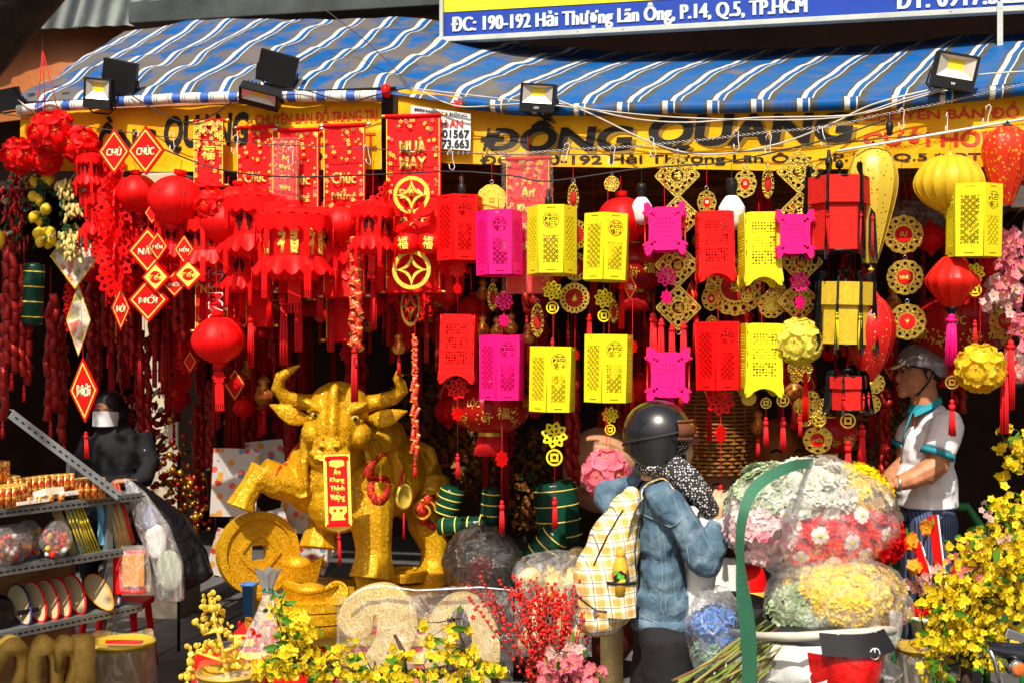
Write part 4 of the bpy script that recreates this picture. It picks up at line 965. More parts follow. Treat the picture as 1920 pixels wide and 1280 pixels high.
for k, x, y, s, lab, rz, top, sc, tl_ in [
    ('ball_red', 409, 636, -.16, 'red ball lantern with a paper tassel hanging alone in front of the plaster pillar', .1, 470, 1, 0),
    ('ball_red', 1166, 412, .10, 'red ball lantern behind two yellow hexagonal lanterns', .3, 330, 1.0, 0),
    ('ball_red_plain', 330, 374, -.12, 'red ball lantern tilted beside the diamond signs on the left', .25, 300, 1.05, .15),
    ('ball_red_plain', 258, 362, -.05, 'red ball lantern with a yellow character, left of the tilted one', .2, 300, .8, -.1),
    ('ball_red_plain', 320, 640, .9, 'small red ball lantern in the shade in front of the pillar', .2, 560, .52, 0),
    ('ball_red_plain', 420, 415, -.08, 'red ball lantern under the red flower ball, right of the tilted one', .5, 330, .98, .1)]:
    hang(k, x, y, s, lab, 'ball lantern', rz, sc, top, 'red plastic ball lanterns', tl_)
o = hang('fb_red', 96, 250, -.12, 'red flower ball hung on red cords from the tree, largest of the left cluster', 'flower ball', .2, 1.15, None, 'red flower balls')
for x, y, sc in ((150, 272, 1.0), (36, 292, .95), (88, 300, .8), (112, 232, .7)): hang('fb_red', x, y, -.10+(x % 7)*.01, {150: 'red flower ball just left of the CHÚ sign', 36: 'red flower ball at the far left above the lemons', 88: 'red flower ball tucked under the big one', 112: 'small red flower ball topmost in the left cluster'}[x], 'flower ball', x*.1, sc, None, 'red flower balls')
b = MB()
hk = FP(80, 95, -.12)
for x, y in ((68, 225), (84, 205), (112, 222), (86, 210)): b.tube([Vector((0, 0, 0)), FP(x, y, -.12)-hk], .0022, 5)
b.tube([Vector((0, 0, 0)), Vector((.002, .1, .25))], .0015, 4)
cd = thing('hanging_string', 'red cords fanning down from the tree to the red flower balls', 'cord', hk)
for i, (x, y) in enumerate(((68, 225), (84, 205), (112, 222))): q = MB(); q.tube([Vector((0, 0, 0)), FP(x, y, -.12)-hk], .0024, 5); ob('cord', q.mesh(REDS), cd)
q = MB(); q.tube([Vector((0, 0, 0)), P(78, 60, 3.55)-hk], .0015, 4); ob('hook_wire', q.mesh(DWIRE), cd)
hang('fb_red', 398, 385, -.14, 'red flower ball among red lanterns left of the character lantern', 'flower ball', .4, .9, 330, 'red flower balls')
hang('fb_pale', 1498, 640, -.17, 'pale yellow flower ball under the gold plaque chain', 'flower ball', .3, 1, 560); hang('fb_amber', 1838, 690, -.18, 'amber yellow flower ball hanging right of the man', 'flower ball', .2, 1, 480)
hang('fb_rose', 1137, 888, -.2, 'pink flower ball beside the back of the black helmet', 'flower ball', .2, 1.15, 760)
# gold plaques
for i, (x, y) in enumerate(((1270, 330), (1272, 408), (1270, 497), (1272, 577))): hang('dia_gold', x, y, .02, 'gold filigree diamond plaque above the black helmet, %s of its chain of four' % ('top', 'second', 'third', 'lowest')[i], 'plaque', .02*i, 1, 292 if i == 0 else None, 'gold diamond plaques')
for i, (x, y) in enumerate(((1497, 322), (1500, 400), (1502, 492), (1498, 565))): hang('dia_gold', x, y, .02, 'gold filigree diamond plaque left of the black framed lanterns, %s of four' % ('top', 'second', 'third', 'lowest')[i], 'plaque', .05*i, .95, 285 if i == 0 else None, 'gold diamond plaques')
M = 'medallion'
for k, x, y, s, lab, rz, top, sc in [
    ('med_coin', 922, 374, -.02, 'round gold coin medallion above the upper magenta lantern', .1, 295, 1), ('med_edge', 1075, 372, .05, 'narrow gold medallion seen nearly edge on above the ball lantern', 0, 300, 1.0),
    ('med_red', 1078, 440, .03, 'gold rimmed red medallion, topmost of the three behind the first yellow lantern', .3, 400, 1), ('med_red', 1080, 500, .03, 'gold rimmed red medallion in the middle of its chain of three', .2, None, .95), ('med_red', 1077, 559, .02, 'gold rimmed red medallion lowest of its chain, with a long string', 0, None, 1.02),
    ('med_su', 1694, 440, .25, 'gold flower medallion reading SỰ, upper one left of the yellow lantern', .05, 380, 1.02), ('med_nhu', 1697, 520, .25, 'gold flower medallion reading NHƯ', 0, None, 1), ('med_y', 1701, 603, .25, 'gold flower medallion reading Ý above the man in the helmet', -.05, None, 1.02),
    ('med_sun', 1378, 538, .12, 'large gold sunburst medallion between red and yellow pierced lanterns', 0, 430, 1), ('med_small', 1446, 572, .05, 'gold lace medallion under the upper wavy yellow lantern', .2, 520, 1.2), ('med_jewel', 1325, 380, .05, 'jewelled gold medallion above the wavy red lantern', .3, 310, 1.0),
    ('med_jewel', 1397, 345, .05, 'jewelled gold medallion above the white bulb on the right', .1, 300, 1.15), ('med_edge', 1440, 345, .05, 'narrow gold medallion between the bulb and the plaque chain', 0, 300, 1.05), ('med_jewel', 1333, 560, .05, 'jewelled gold medallion below the wavy red lantern', .4, 520, 1.0), ('med_jewel', 1402, 545, .05, 'jewelled gold medallion in front of the sunburst', .3, 520, .95),
    ('med_edge', 1008, 602, .0, 'narrow gold medallion with a red centre left of the lowest red medallion', .1, 560, 1.15), ('med_loc', 1884, 602, .2, 'gold medallion reading LỘC behind the pink blossom', .5, 540, 1), ('med_small', 1639, 718, .0, 'gold lace medallion upper of the two beside the small framed lantern', .1, 690, .95), ('med_small', 1634, 757, .0, 'gold lace medallion lower of the two beside the small framed lantern', .2, None, .85),
    ('med_coin', 1404, 746, -.05, 'small gold coin medallion hanging below the lower wavy yellow lantern', .1, 725, .5), ('med_small', 1147, 345, .05, 'gold flower medallion at the top of the round red lantern', 0, 310, .7), ('med_edge', 924, 558, .03, 'narrow gold medallion under the upper magenta lantern', .1, 520, .95), ('med_small', 1545, 820, .05, 'gold flower medallion low in front of the dark red disc', .1, 800, .75), ('med_edge', 1151, 585, .05, 'narrow gold medallion below the second yellow lantern', 0, 530, .8)]:
    hang(k, x, y, s, lab, M, rz, sc, top, 'gold medallions')
KIT['med_moi'] = None; medallion('med_moi', 30, 8, GOLD, RED, 'MỚI', YP, cr=.5); hang('med_moi', 1533, 824, .04, 'gold flower medallion reading MỚI, lowest of its string, over the wrapped bundle', M, 0, .85, 790)
hang('cluster_gold', 1522, 768, -.02, 'cluster of gold petal coins left of the small framed lantern', 'coin cluster', 0, 1, 690); hang('cluster_gold', 1462, 560, .1, 'cluster of gold petal coins behind the wavy yellow lantern', 'coin cluster', .2, .8, 480); hang('cluster_gold', 1500, 695, .1, 'cluster of gold petal coins behind the pale yellow flower ball', 'coin cluster', .2, .7, 600)
# charm strings
for k, x, y, s, lab, sc in [
    ('cs_yellow', 1040, 775, -.12, 'yellow charm string under the lower left yellow lantern', 1.32), ('cs_yellow', 1144, 752, -.15, 'yellow charm string falling behind the helmet', .85), ('cs_yellow', 1036, 515, -.1, 'yellow charm string under the first yellow lantern', 1.0), ('cs_yellow', 1132, 530, -.1, 'yellow charm string under the second yellow lantern', 1.0), ('cs_yellow', 1828, 482, -.16, 'yellow charm string under the rightmost yellow lantern', 1.0),
    ('cs_red', 858, 715, -.13, 'red charm string under the lower red lantern by the magenta one', 1.1), ('cs_red', 858, 495, -.12, 'red flower charm string between the two red lanterns', .85), ('cs_red', 1351, 735, -.13, 'red charm string under the lower red hexagonal lantern', 1.42), ('cs_pink', 1250, 505, -.1, 'magenta charm string in front of the third plaque', 1.1), ('cs_pink', 1500, 515, -.1, 'magenta charm string in front of the left plaque chain', 1.1), ('cs_pink', 945, 553, -.1, 'magenta charm string between the two magenta lanterns', 1.0), ('cs_pink', 1255, 744, -.15, 'magenta charm string falling behind the black helmet', .5),
    ('cs_long', 941, 755, -.14, 'long red tassel string under the lower magenta lantern', 1.4), ('cs_long', 1078, 590, .0, 'long red string under the lowest red medallion', 1.0), ('cs_long', 1186, 560, -.02, 'red string with rings left of the upper black helmet', 1.2), ('cs_plain', 1436, 742, -.12, 'gold coin tassel under the lower wavy yellow lantern', 1.3), ('cs_plain', 1468, 735, -.08, 'red tassel hanging from the amber paper strip', 1.5),
    ('cs_plain', 1400, 545, .0, 'green beaded tassel in front of the sunburst medallion', 1.2), ('cs_plain', 1334, 590, .0, 'red tassel under the jewelled medallion', 1.2), ('cs_plain', 1785, 700, -.15, 'thin pink tassel beside the back of the man', 1.6), ('cs_plain', 1616, 740, -.05, 'red tassel right of the small framed lantern', 1.8), ('cs_plain', 1590, 770, -.1, 'red tassel below the small framed lantern', 1.8), ('cs_plain', 1500, 745, -.05, 'red tassel left of the gold coin cluster', 1.0)]:
    hang(k, x, y, s, lab, 'charm string', .3*((x*7) % 5-2)*.3, sc, None, 'charm strings with tassels')
# red mass on the left
PG = 'red palace lanterns with skirts and tassels'
hang('palace_big', 552, 455, -.16, 'red palace lantern with big yellow characters', 'palace lantern', .1, 1.05, 300, PG)
for k, x, y, s, sc, lab, top in [('palace_small', 698, 425, -.14, 1.05, 'small red palace lantern left of the winged ornament', 300), ('palace_wide', 474, 418, -.05, 1.1, 'red palace lantern left of the one with yellow characters', 300), ('palace_small', 610, 445, -.02, 1.2, 'red palace lantern right behind the one with yellow characters', 330), ('palace_small', 840, 470, .02, 1.0, 'red palace lantern half hidden behind the upper left red hexagonal lantern', 400), ('palace_wide', 740, 470, .06, .9, 'red palace lantern behind the paired drum lanterns', 380), ('palace_small', 190, 400, .1, 1.0, 'shaded red palace lantern behind the lace garland', 300)]:
    hang(k, x, y, s, lab, 'palace lantern', .2, sc, top, PG)
hang('lace_red', 216, 440, -.1, 'red pierced lace garland left of the diamond signs', 'garland', 0, 1.05, 330, 'red lace garlands'); hang('lace_small', 192, 420, -.05, 'slim red lace garland behind the wide one', 'garland', .3, 1, 330, 'red lace garlands'); hang('lace_small', 352, 480, -.02, 'slim red lace garland behind the small diamond signs', 'garland', .3, .8, 420, 'red lace garlands')
for key, w, h, t, gold in (('d_chu', 62, 86, 'CHÚ', 0), ('d_chuc', 76, 92, 'CHÚC', 0), ('d_nam', 82, 88, 'NĂM', 0), ('d_men', 38, 56, 'MẾN', 0), ('d_tet', 58, 58, 'Tết', 1), ('d_mo', 48, 48, 'MỚI', 0), ('d_moi', 82, 84, 'MỚI', 0), ('d_big', 56, 122, 'Mới', 0), ('d_up', 26, 58, 'Chúc', 0), ('d_edge', 34, 84, 'MỚI', 0), ('d_plain', 26, 42, '', 0)): sign_diamond(key, w, h, t, gold)
DG_ = 'red diamond greeting signs'
for k, x, y, s, lab, rz, top in [('d_chu', 215, 285, -.13, 'red diamond sign reading CHÚ', .1, 240), ('d_chuc', 274, 283, -.15, 'red diamond sign reading CHÚC', 0, 232), ('d_nam', 278, 470, -.14, 'red diamond sign with NĂM in pale yellow letters', 0, 400), ('d_men', 346, 468, -.12, 'small red diamond sign reading MẾN', .2, 420), ('d_men', 296, 462, -.16, 'narrow red diamond sign over the larger NĂM sign', .3, 400), ('d_tet', 293, 520, -.16, 'small gold and red diamond sign between the large NĂM and MỚI signs', 0, None), ('d_tet', 354, 515, -.15, 'small gold and red diamond sign at the right end of the group', .1, None), ('d_mo', 328, 533, -.13, 'small red diamond sign reading MỚI beside the larger one', .1, None), ('d_moi', 279, 562, -.14, 'large red diamond sign reading MỚI', 0, None), ('d_edge', 226, 578, -.12, 'narrow red diamond sign turned almost edge on, left of the large MỚI sign', .7, 530), ('d_up', 1181, 538, .05, 'small red diamond sign with script between yellow lanterns', .2, 480), ('d_plain', 357, 678, .5, 'tiny red diamond sign with a tassel before the pillar', .2, 600), ('d_plain', 285, 400, .0, 'tiny red diamond sign above the NĂM sign', .4, 340)]:
    hang(k, x, y, s, lab, 'sign', rz, 1, top, DG_)
bg_ = hang('d_big', 158, 731, -.2, 'tall red diamond sign with script hanging before the seated vendor', 'sign', .1, 1, 560, None, -.04)
t = tassel(50, 9, REDS); t.parent = bg_; t.location = (0, 0, -78*KP)
# picture diamonds
def picture_diamond(px, py, w, h, lab, s, rz):
    p = FP(px, py, s); t = thing('picture_sign', lab, 'sign', p, -YAW+rz); g = G('flower_picture'); c = g.co(); n = g.noise(14, 3, c)
    g.p(Base_Color=g.ramp(n, [(.32, (.06, .12, .03)), (.44, (.5, .45, .2)), (.52, (.75, .68, .6)), (.62, (.6, .08, .04)), (.75, (.8, .7, .65))]), Roughness=.4); k = kpx(p)
    b = MB(); b.ext([(w/2*k, 0), (0, h/2*k), (-w/2*k, 0), (0, -h/2*k)], -.006, .006); ob('board', b.mesh([g.m]), t)
    f = fill2d([[(w/2*k*q, 0), (0, h/2*k*q), (-w/2*k*q, 0), (0, -h/2*k*q)] for q in (1.04, .96)], GOLDP, .004); ob('rim', f, t, (0, -.004, 0))
picture_diamond(142, 480, 100, 120, 'diamond picture of flowers behind the garlic garland', .08, 0); picture_diamond(160, 340, 60, 74, 'pale diamond picture of blossom above the garlic garland', .08, .2); picture_diamond(148, 600, 44, 130, 'diamond picture turned nearly edge on below the garlic', .12, .2)
# scrolls
GPX = mk('gold_script_print', (.85, .55, .12), .4, .3, bump=0)
scroll('s_mua', 106, 330, [('MUA', 105, 24, 54, GPX), ('MAY', 75, 24, 54, GPX), ('BÁN', 20, 24, 54, GPX), ('ĐẮT', -30, 24, 54, GPX)]); scroll('s_mid', 82, 320, [('Chúc', 60, 22, 50, GPX), ('Mừng', 25, 20, 50, GPX), ('福', -40, 44, 44, GPX)], knob=STEEL)
scroll('s_an', 84, 250, [('An', 60, 20, 26, YP), ('Khang', 28, 20, 40, YP), ('Thịnh', -6, 20, 40, YP), ('Vượng', -42, 22, 40, YP)], wrapd=True); scroll('s_gam', 66, 150, [('GẤM', 40, 20, 44, YP), ('NHƯ', 5, 20, 44, YP), ('Ý', -30, 20, 16, YP)], flowers=80)
scroll('s_flor', 56, 116, [('福', 0, 26, 26, YP)], flowers=150, mat=RED2); scroll('s_low', 52, 140, [('Lộc', 20, 20, 34, GPX)], flowers=20)
SG = 'red hanging scrolls with gold lettering'
hang('s_mua', 775, 382, .02, 'tall red scroll reading MUA MAY with a gold open coin in front', 'scroll', .05, 1, 214, SG)
hang('s_mid', 646, 395, .05, 'red scroll with white metal rod ends left of the tall MUA MAY scroll', 'scroll', .0, 1, 225, SG)
hang('s_mid', 560, 395, .10, 'red scroll half hidden behind the lantern with yellow characters', 'scroll', .1, .95, 270, SG)
hang('s_mid', 480, 390, .12, 'red scroll behind the palace lantern on the left', 'scroll', -.1, .95, 240, SG)
hang('s_an', 990, 422, .06, 'red scroll in crinkled clear plastic behind the first yellow lantern', 'scroll', 0, 1, 255, SG)
hang('s_an', 535, 330, .03, 'small plastic wrapped red scroll under the left banner', 'scroll', .1, .55, 255, SG)
hang('s_flor', 392, 288, -.05, 'red and yellow flowered scroll hanging from the left awning', 'scroll', .05, 1.05, 190, SG)
hang('s_gam', 398, 545, .0, 'red scroll with gold letters behind the lone ball lantern', 'scroll', .05, 1, 460, SG)
hang('s_low', 487, 540, .05, 'short red scroll under the palace lantern', 'scroll', .1, 1, 460, SG)
hang('s_low', 640, 560, .10, 'short red scroll behind the firecracker string', 'scroll', .1, 1.1, 500, SG)
hang('s_low', 455, 540, .15, 'short red scroll behind another, left of the white lettering', 'scroll', .1, .9, 460, SG)
for x, y, s, lab, sc in ((772, 366, -.06, 'gold glitter open coin hung in front of the tall scroll', .95), (772, 506, -.06, 'gold glitter open coin below the paired drum lanterns', 1.0)): hang('oc_glitter', x, y, s-.06, lab, 'open coin', .05, sc, 300 if y < 400 else 470)
hang('oc_brown', 770, 575, .0, 'old gold open coin turned half edge on', 'open coin', .1, 1, 540)
# white edged big letter sign
lt = thing('letter_sign', 'red vertical letter sign with white outlines reading GẤM MAI', 'sign', FP(412, 535, -.07), -YAW)
t1 = text('GẤM MAI', .105, .33, WHITE, .006, .07); t1.transform(Matrix.Rotation(pi/2, 4, 'Y')); ob('outline', t1, lt); t1 = text('GẤM MAI', .09, .32, RED, .006, .03); t1.transform(Matrix.Rotation(pi/2, 4, 'Y')); ob('lettering', t1, lt, (0, -.006, 0))
# paired drum lanterns and winged ornament
dr = thing('drum_lantern', 'pair of small red drum lanterns with yellow characters', 'lantern', FP(786, 458, -.12), -YAW)
for sx in (-1, 1):
    b = MB(); b.lathe([(14, -18), (22, -14), (25, 0), (22, 14), (14, 18)], 20, (0, 0, 0)); o = ob('drum', scl(b.mesh(RED)), dr, (sx*24*KP, 0, 0), (0, sx*.1, 0))
    t = text('福', 24, 20, YP, 1, .02, res=2); t.transform(Matrix.Translation((0, -26, 0))); ob('character', scl(t), o)
b = MB(); b.tube([(0, 0, 20), (0, 0, 60)], .8, 5); ob('string', scl(b.mesh(REDS)), dr)
wg = thing('butterfly_ornament', 'red pierced butterfly ornament above the drum lanterns', 'ornament', FP(772, 405, -.14), -YAW)
for sx in (-1, 1):
    w = [(0, -6), (14, -2), (34, 4), (50, 22), (54, 32), (40, 34), (24, 26), (8, 10)]; w2 = [(0, -8), (14, -10), (34, -16), (44, -24), (34, -30), (16, -22), (2, -12)]
    for W_ in (w, w2):
        cx_, cy_ = sum(p[0] for p in W_)/len(W_), sum(p[1] for p in W_)/len(W_)
        L = [[(sx*x, y) for x, y in W_]]+[lens(sx*(cx_-10+5*i), cy_-5+i*1.0, sx*(cx_+4+5*i), cy_+2+i*2, 1.4, 2) for i in range(3)]
        ob('wing', scl(fill2d(L, RED, .8)), wg, rot=(0, 0, sx*.35))
b = MB(); b.ell((0, 0, 0), (3, 3, 14), 8, 6); ob('body', scl(b.mesh(RED)), wg)
# firecrackers
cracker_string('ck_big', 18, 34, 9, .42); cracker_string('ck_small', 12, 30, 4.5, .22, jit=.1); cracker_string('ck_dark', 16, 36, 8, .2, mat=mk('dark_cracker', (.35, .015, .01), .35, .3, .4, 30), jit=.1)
FG = 'strings of firecrackers'
hang('ck_big', 668, 452, -.16, 'string of fat printed firecrackers hanging over the right horn of the bull statue', 'firecracker string', .1, .78, 330, FG)
hang('ck_small', 778, 712, -.2, 'string of thin firecrackers right in front of the bull horn', 'firecracker string', .1, .92, 600, FG)
o = hang('ck_big', 778, 630, -.19, 'short bundle of red crackers with gold dots above the thin string', 'firecracker string', .2, .35, 560, FG)
for i, (x, y, s, sc) in enumerate([(22, 470, -.02, .9), (45, 505, .02, .85), (5, 560, .0, .9), (95, 560, .3, .9), (178, 520, .5, .9), (120, 600, .4, .9)]): hang('ck_dark', x, y, s, ('string of dark firecrackers at the far left behind the lemons', 'string of dark firecrackers left of the green bag', 'string of dark firecrackers cut by the left picture edge', 'string of dark firecrackers right of the green bag', 'string of dark firecrackers left of the narrow sign', 'string of dark firecrackers left of the tall diamond sign')[i], 'firecracker string', i, sc, y-60, FG)
# bulbs
hang('bulb', 1203, 390, .05, 'white LED bulb between the ball lantern and the gold plaques', 'light bulb', 0, .8, 318, 'LED bulbs', str_m=1); hang('bulb', 1372, 392, .02, 'white LED bulb with a matte dome right of the wavy red lantern', 'light bulb', 0, 1.0, 305, 'LED bulbs', str_m=1)
for x, y, tp_ in ((1028, 375, 342), (1554, 302, 262), (1668, 236, 225), (866, 352, 322)): hang('holder', x, y, -.13, {1028: 'empty bulb holder above the first yellow lantern', 1554: 'empty bulb holder above the black framed lantern', 1668: 'empty bulb holder tilted on the banner', 866: 'empty bulb holder above the red hexagonal lantern'}[x], 'bulb holder', 0, .8, tp_, 'bulb holders', str_m=1)
# big printed lanterns and tassels
def printed(rr_):
    def ex(root):
        for i in range(8):
            a = i*pi/4
            t = text(('福', 'SỰ', '❀', 'LỘC')[i % 4], rr_*.3, rr_*.36, GOLDP, .1, .01, res=2); subd(t, rr_*.12); wrap(t, rr_*1.015, a+.3, .15*(-1)**i, rr_*.8); ob('character', scl(t), root)
            L = []; r2 = random.Random(i)
            for j in range(26): x, y = r2.gauss(0, rr_*.14), r2.gauss(-rr_*.25, rr_*.1); L.append(circ(rr_*.025, 5, x, y))
            f = fill2d(L, GOLDP, .05); wrap(f, rr_*1.012, a+.65, 0, rr_*.8); tag(ob('printed_flowers', scl(f), root), kind='stuff')
        b = MB(); r2 = random.Random(1)
        for i in range(90): a = 2*pi*i/90; b.tube([(rr_*.3*cos(a), rr_*.3*sin(a), -rr_*.74), (rr_*.42*cos(a), rr_*.42*sin(a), -rr_*1.28+r2.uniform(0, 3))], .9, 3)
        tag(ob('fringe', scl(b.mesh(REDS)), root), kind='stuff')
        b = MB(); b.lathe([(rr_*.31, -rr_*.66), (rr_*.33, -rr_*.76)], 24); ob('gold_band', scl(b.mesh(GOLD)), root)
    return ex
silk('printed', mk('crimson_silk', (.45, .008, .008), .3, var=.2, trans=.15), 72, 58, 'flat', 16, GOLD, -.02, None, printed(72), 'printed_lantern')
PGp = 'big printed red lanterns'
for x, y, s, sc, lab in ((920, 762, .05, 1, 'big red printed lantern with fringe behind the lower magenta lantern'), (1800, 612, .55, 1.25, 'huge red printed lantern in the shade behind the plain red silk lantern'), (1555, 815, .5, .7, 'dark red printed lantern behind the lowest gold medallion'), (490, 560, .7, .8, 'dark red fringed lantern behind the short scrolls'), (1190, 500, .5, .9, 'dark red fringed lantern behind the ball lantern'), (590, 520, .6, .8, 'dark red fringed lantern behind the big character lantern'), (800, 560, .9, .8, 'dark red fringed lantern behind the old gold coin'), (340, 480, .6, .8, 'dark red fringed lantern behind the small diamond signs')): hang('printed', x, y, s, lab, 'printed lantern', .3, sc, y-110, PGp)
# small gold gourd ornaments
def gourd():
    root = ob('gourd_ornament', None); b = MB(); b.lathe([(1, 16), (4, 14), (9, 8), (5, 2), (12, -8), (14, -14), (10, -22), (2, -25)], 14); ob('body', scl(b.mesh(mk('red_gilt', (.5, .02, .01), .25, .5, .5, 30, c2=(.8, .45, .08)))), root)
    t = tassel(40, 7, REDS); t.parent = root; t.location = (0, 0, -25*KP); return root, 16
KIT['gourd'] = gourd
for i, (x, y) in enumerate(((905, 605), (932, 608), (958, 602), (748, 640), (990, 620))): hang('gourd', x, y, .15, ('glossy red and gold gourd ornament, leftmost above the magenta lantern', 'glossy red and gold gourd ornament over the magenta lantern', 'glossy red and gold gourd ornament right of the magenta lantern string', 'glossy red and gold gourd ornament above the right bull horn', 'glossy red and gold gourd left of the narrow gold medallion')[i], 'ornament', i, 1, y-60, 'gourd ornaments')
# tassels lining the shade
TG = 'red tassels hanging among the lanterns'
def bt(key, h, w, m):
    def f():
        r = tassel(h, w, m); r.name = 'tassel_ornament'; return r, 0
    KIT[key] = f
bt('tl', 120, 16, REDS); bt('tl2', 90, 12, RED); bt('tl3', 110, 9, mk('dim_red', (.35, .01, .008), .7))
rr = random.Random(21); n_ = 0
for x, y, s, k in [(440, 520, .02, 'tl2'), (505, 530, 0, 'tl2'), (532, 560, -.05, 'tl'), (560, 545, -.05, 'tl'), (600, 500, -.02, 'tl'), (620, 550, .05, 'tl'), (700, 520, -.05, 'tl'), (715, 470, -.1, 'tl2'), (728, 560, .1, 'tl3'), (800, 570, .1, 'tl3'), (820, 590, .15, 'tl3'), (1240, 600, -.02, 'tl'), (1260, 610, -.02, 'tl'), (1282, 605, -.02, 'tl'), (1225, 590, .02, 'tl'), (1305, 570, .05, 'tl2'), (1165, 530, .0, 'tl2'), (1105, 590, .05, 'tl2'), (1065, 600, .1, 'tl3'), (860, 600, .2, 'tl3'), (665, 650, -.1, 'tl'), (1895, 640, -.1, 'tl'), (1884, 690, -.12, 'tl'), (1510, 700, -.1, 'tl2'), (1330, 745, .05, 'tl2'), (1430, 500, .1, 'tl3'), (290, 610, .4, 'tl3'), (305, 640, .4, 'tl3'), (262, 640, .4, 'tl3')]:
    n_ += 1; hang(k, x, y, s, 'red fringed tassel hanging %s' % ('under the palace lanterns' if x < 750 else 'behind the pierced lanterns' if x < 1180 else 'below the gold plaques' if x < 1320 else 'among the right hand ornaments'), 'tassel', rr.uniform(-3, 3), rr.uniform(.8, 1.1), y-40, TG)
for i, (k, x, y, s, sc) in enumerate([('palace_small', 168, 318, .0, .7), ('lace_red', 205, 380, -.02, .9), ('palace_wide', 395, 450, -.04, .9), ('lace_small', 250, 420, -.02, 1.1), ('palace_small', 455, 500, -.02, 1.0), ('ball_red_plain', 445, 385, .0, .85), ('palace_small', 520, 420, .02, 1.1), ('ball_red_plain', 640, 420, .02, .8), ('lace_small', 590, 480, .0, 1.2), ('palace_wide', 650, 480, .06, .9), ('lace_red', 730, 430, .02, .8), ('palace_small', 330, 440, .06, 1.0), ('lace_small', 440, 560, .02, 1.0), ('palace_small', 240, 500, .2, 1.0), ('lace_small', 140, 560, .2, 1.0), ('tl2', 380, 520, .0, 1.2), ('tl2', 470, 590, .0, 1.1)]):
    hang(k, x, y, s, 'bright red %s %s' % ({'palace_small': 'small palace lantern', 'palace_wide': 'wide palace lantern', 'lace_red': 'wide lace garland', 'lace_small': 'slim lace garland', 'ball_red_plain': 'ball lantern', 'tl2': 'tassel'}[k], ('above the garlic garland', 'behind the wide lace garland', 'under the red flower ball', 'between lace garland and diamond signs', 'under the left palace lantern', 'behind the left palace lantern', 'behind the character lantern', 'behind the middle scroll', 'right of the character lantern', 'above the fat firecrackers', 'left of the drum lanterns', 'behind the tilted ball lantern', 'left of the short scroll', 'right of the edge-on MỚI sign', 'under the flower picture', 'over the white letter sign', 'at the lower end of the red mass')[i]), {'p': 'palace lantern', 'l': 'garland', 'b': 'ball lantern', 't': 'tassel'}[k[0]], .3*i, sc, y-90)
# shade clutter
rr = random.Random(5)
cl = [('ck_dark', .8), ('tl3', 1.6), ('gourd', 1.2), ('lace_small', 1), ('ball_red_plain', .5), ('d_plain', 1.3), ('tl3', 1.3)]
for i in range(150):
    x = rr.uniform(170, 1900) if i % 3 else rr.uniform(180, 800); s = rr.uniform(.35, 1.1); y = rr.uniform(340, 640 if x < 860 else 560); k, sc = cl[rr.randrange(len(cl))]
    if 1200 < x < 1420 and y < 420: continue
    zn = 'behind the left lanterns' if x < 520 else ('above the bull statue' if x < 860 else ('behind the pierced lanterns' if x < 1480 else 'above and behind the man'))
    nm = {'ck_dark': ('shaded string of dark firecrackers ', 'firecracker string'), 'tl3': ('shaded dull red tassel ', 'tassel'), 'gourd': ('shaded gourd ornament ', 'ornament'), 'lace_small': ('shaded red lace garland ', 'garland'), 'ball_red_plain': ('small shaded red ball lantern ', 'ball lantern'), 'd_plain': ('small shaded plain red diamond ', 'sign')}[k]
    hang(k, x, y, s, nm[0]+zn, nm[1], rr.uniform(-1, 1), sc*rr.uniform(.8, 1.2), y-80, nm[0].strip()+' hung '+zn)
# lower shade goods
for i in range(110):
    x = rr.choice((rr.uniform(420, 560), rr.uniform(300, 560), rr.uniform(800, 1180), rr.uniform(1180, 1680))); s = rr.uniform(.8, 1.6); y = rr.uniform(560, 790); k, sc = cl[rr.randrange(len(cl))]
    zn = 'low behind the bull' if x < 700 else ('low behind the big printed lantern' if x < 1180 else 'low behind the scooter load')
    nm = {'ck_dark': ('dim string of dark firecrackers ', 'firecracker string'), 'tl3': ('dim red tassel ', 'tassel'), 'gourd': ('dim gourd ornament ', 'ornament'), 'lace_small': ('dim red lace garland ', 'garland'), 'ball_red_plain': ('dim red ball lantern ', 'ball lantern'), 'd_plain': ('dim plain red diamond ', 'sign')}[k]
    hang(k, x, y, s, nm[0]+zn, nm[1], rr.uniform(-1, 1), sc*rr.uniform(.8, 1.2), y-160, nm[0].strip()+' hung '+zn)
# metal hooks on the wire
hkm = MB(); hkm.tube([(-3, 0, 6), (-5, 0, 12), (0, 0, 18), (5, 0, 14), (4, 0, 0), (6, 0, -14), (2, 0, -20), (-4, 0, -16), (-4, 0, -8)], .9, 5); hkm = scl(hkm.mesh(mk('hook_metal', (.6, .58, .55), .4)))
for i, (x, y) in enumerate(((545, 292), (688, 290), (845, 300), (1147, 290), (1222, 275), (1060, 285), (1380, 262), (1440, 270), (1540, 255), (1690, 222), (1850, 215), (1775, 230), (255, 262), (322, 265), (440, 270))):
    o = tag(ob('wire_hook', hkm, None, FP(x, y, -.11), (0, rr.uniform(-.3, .3), rr.uniform(-1, 1))), 'bent wire hook on the hanging wire '+('under the left banner' if x < 760 else 'under the right banner'), 'hook', 'wire hooks on the hanging wire')
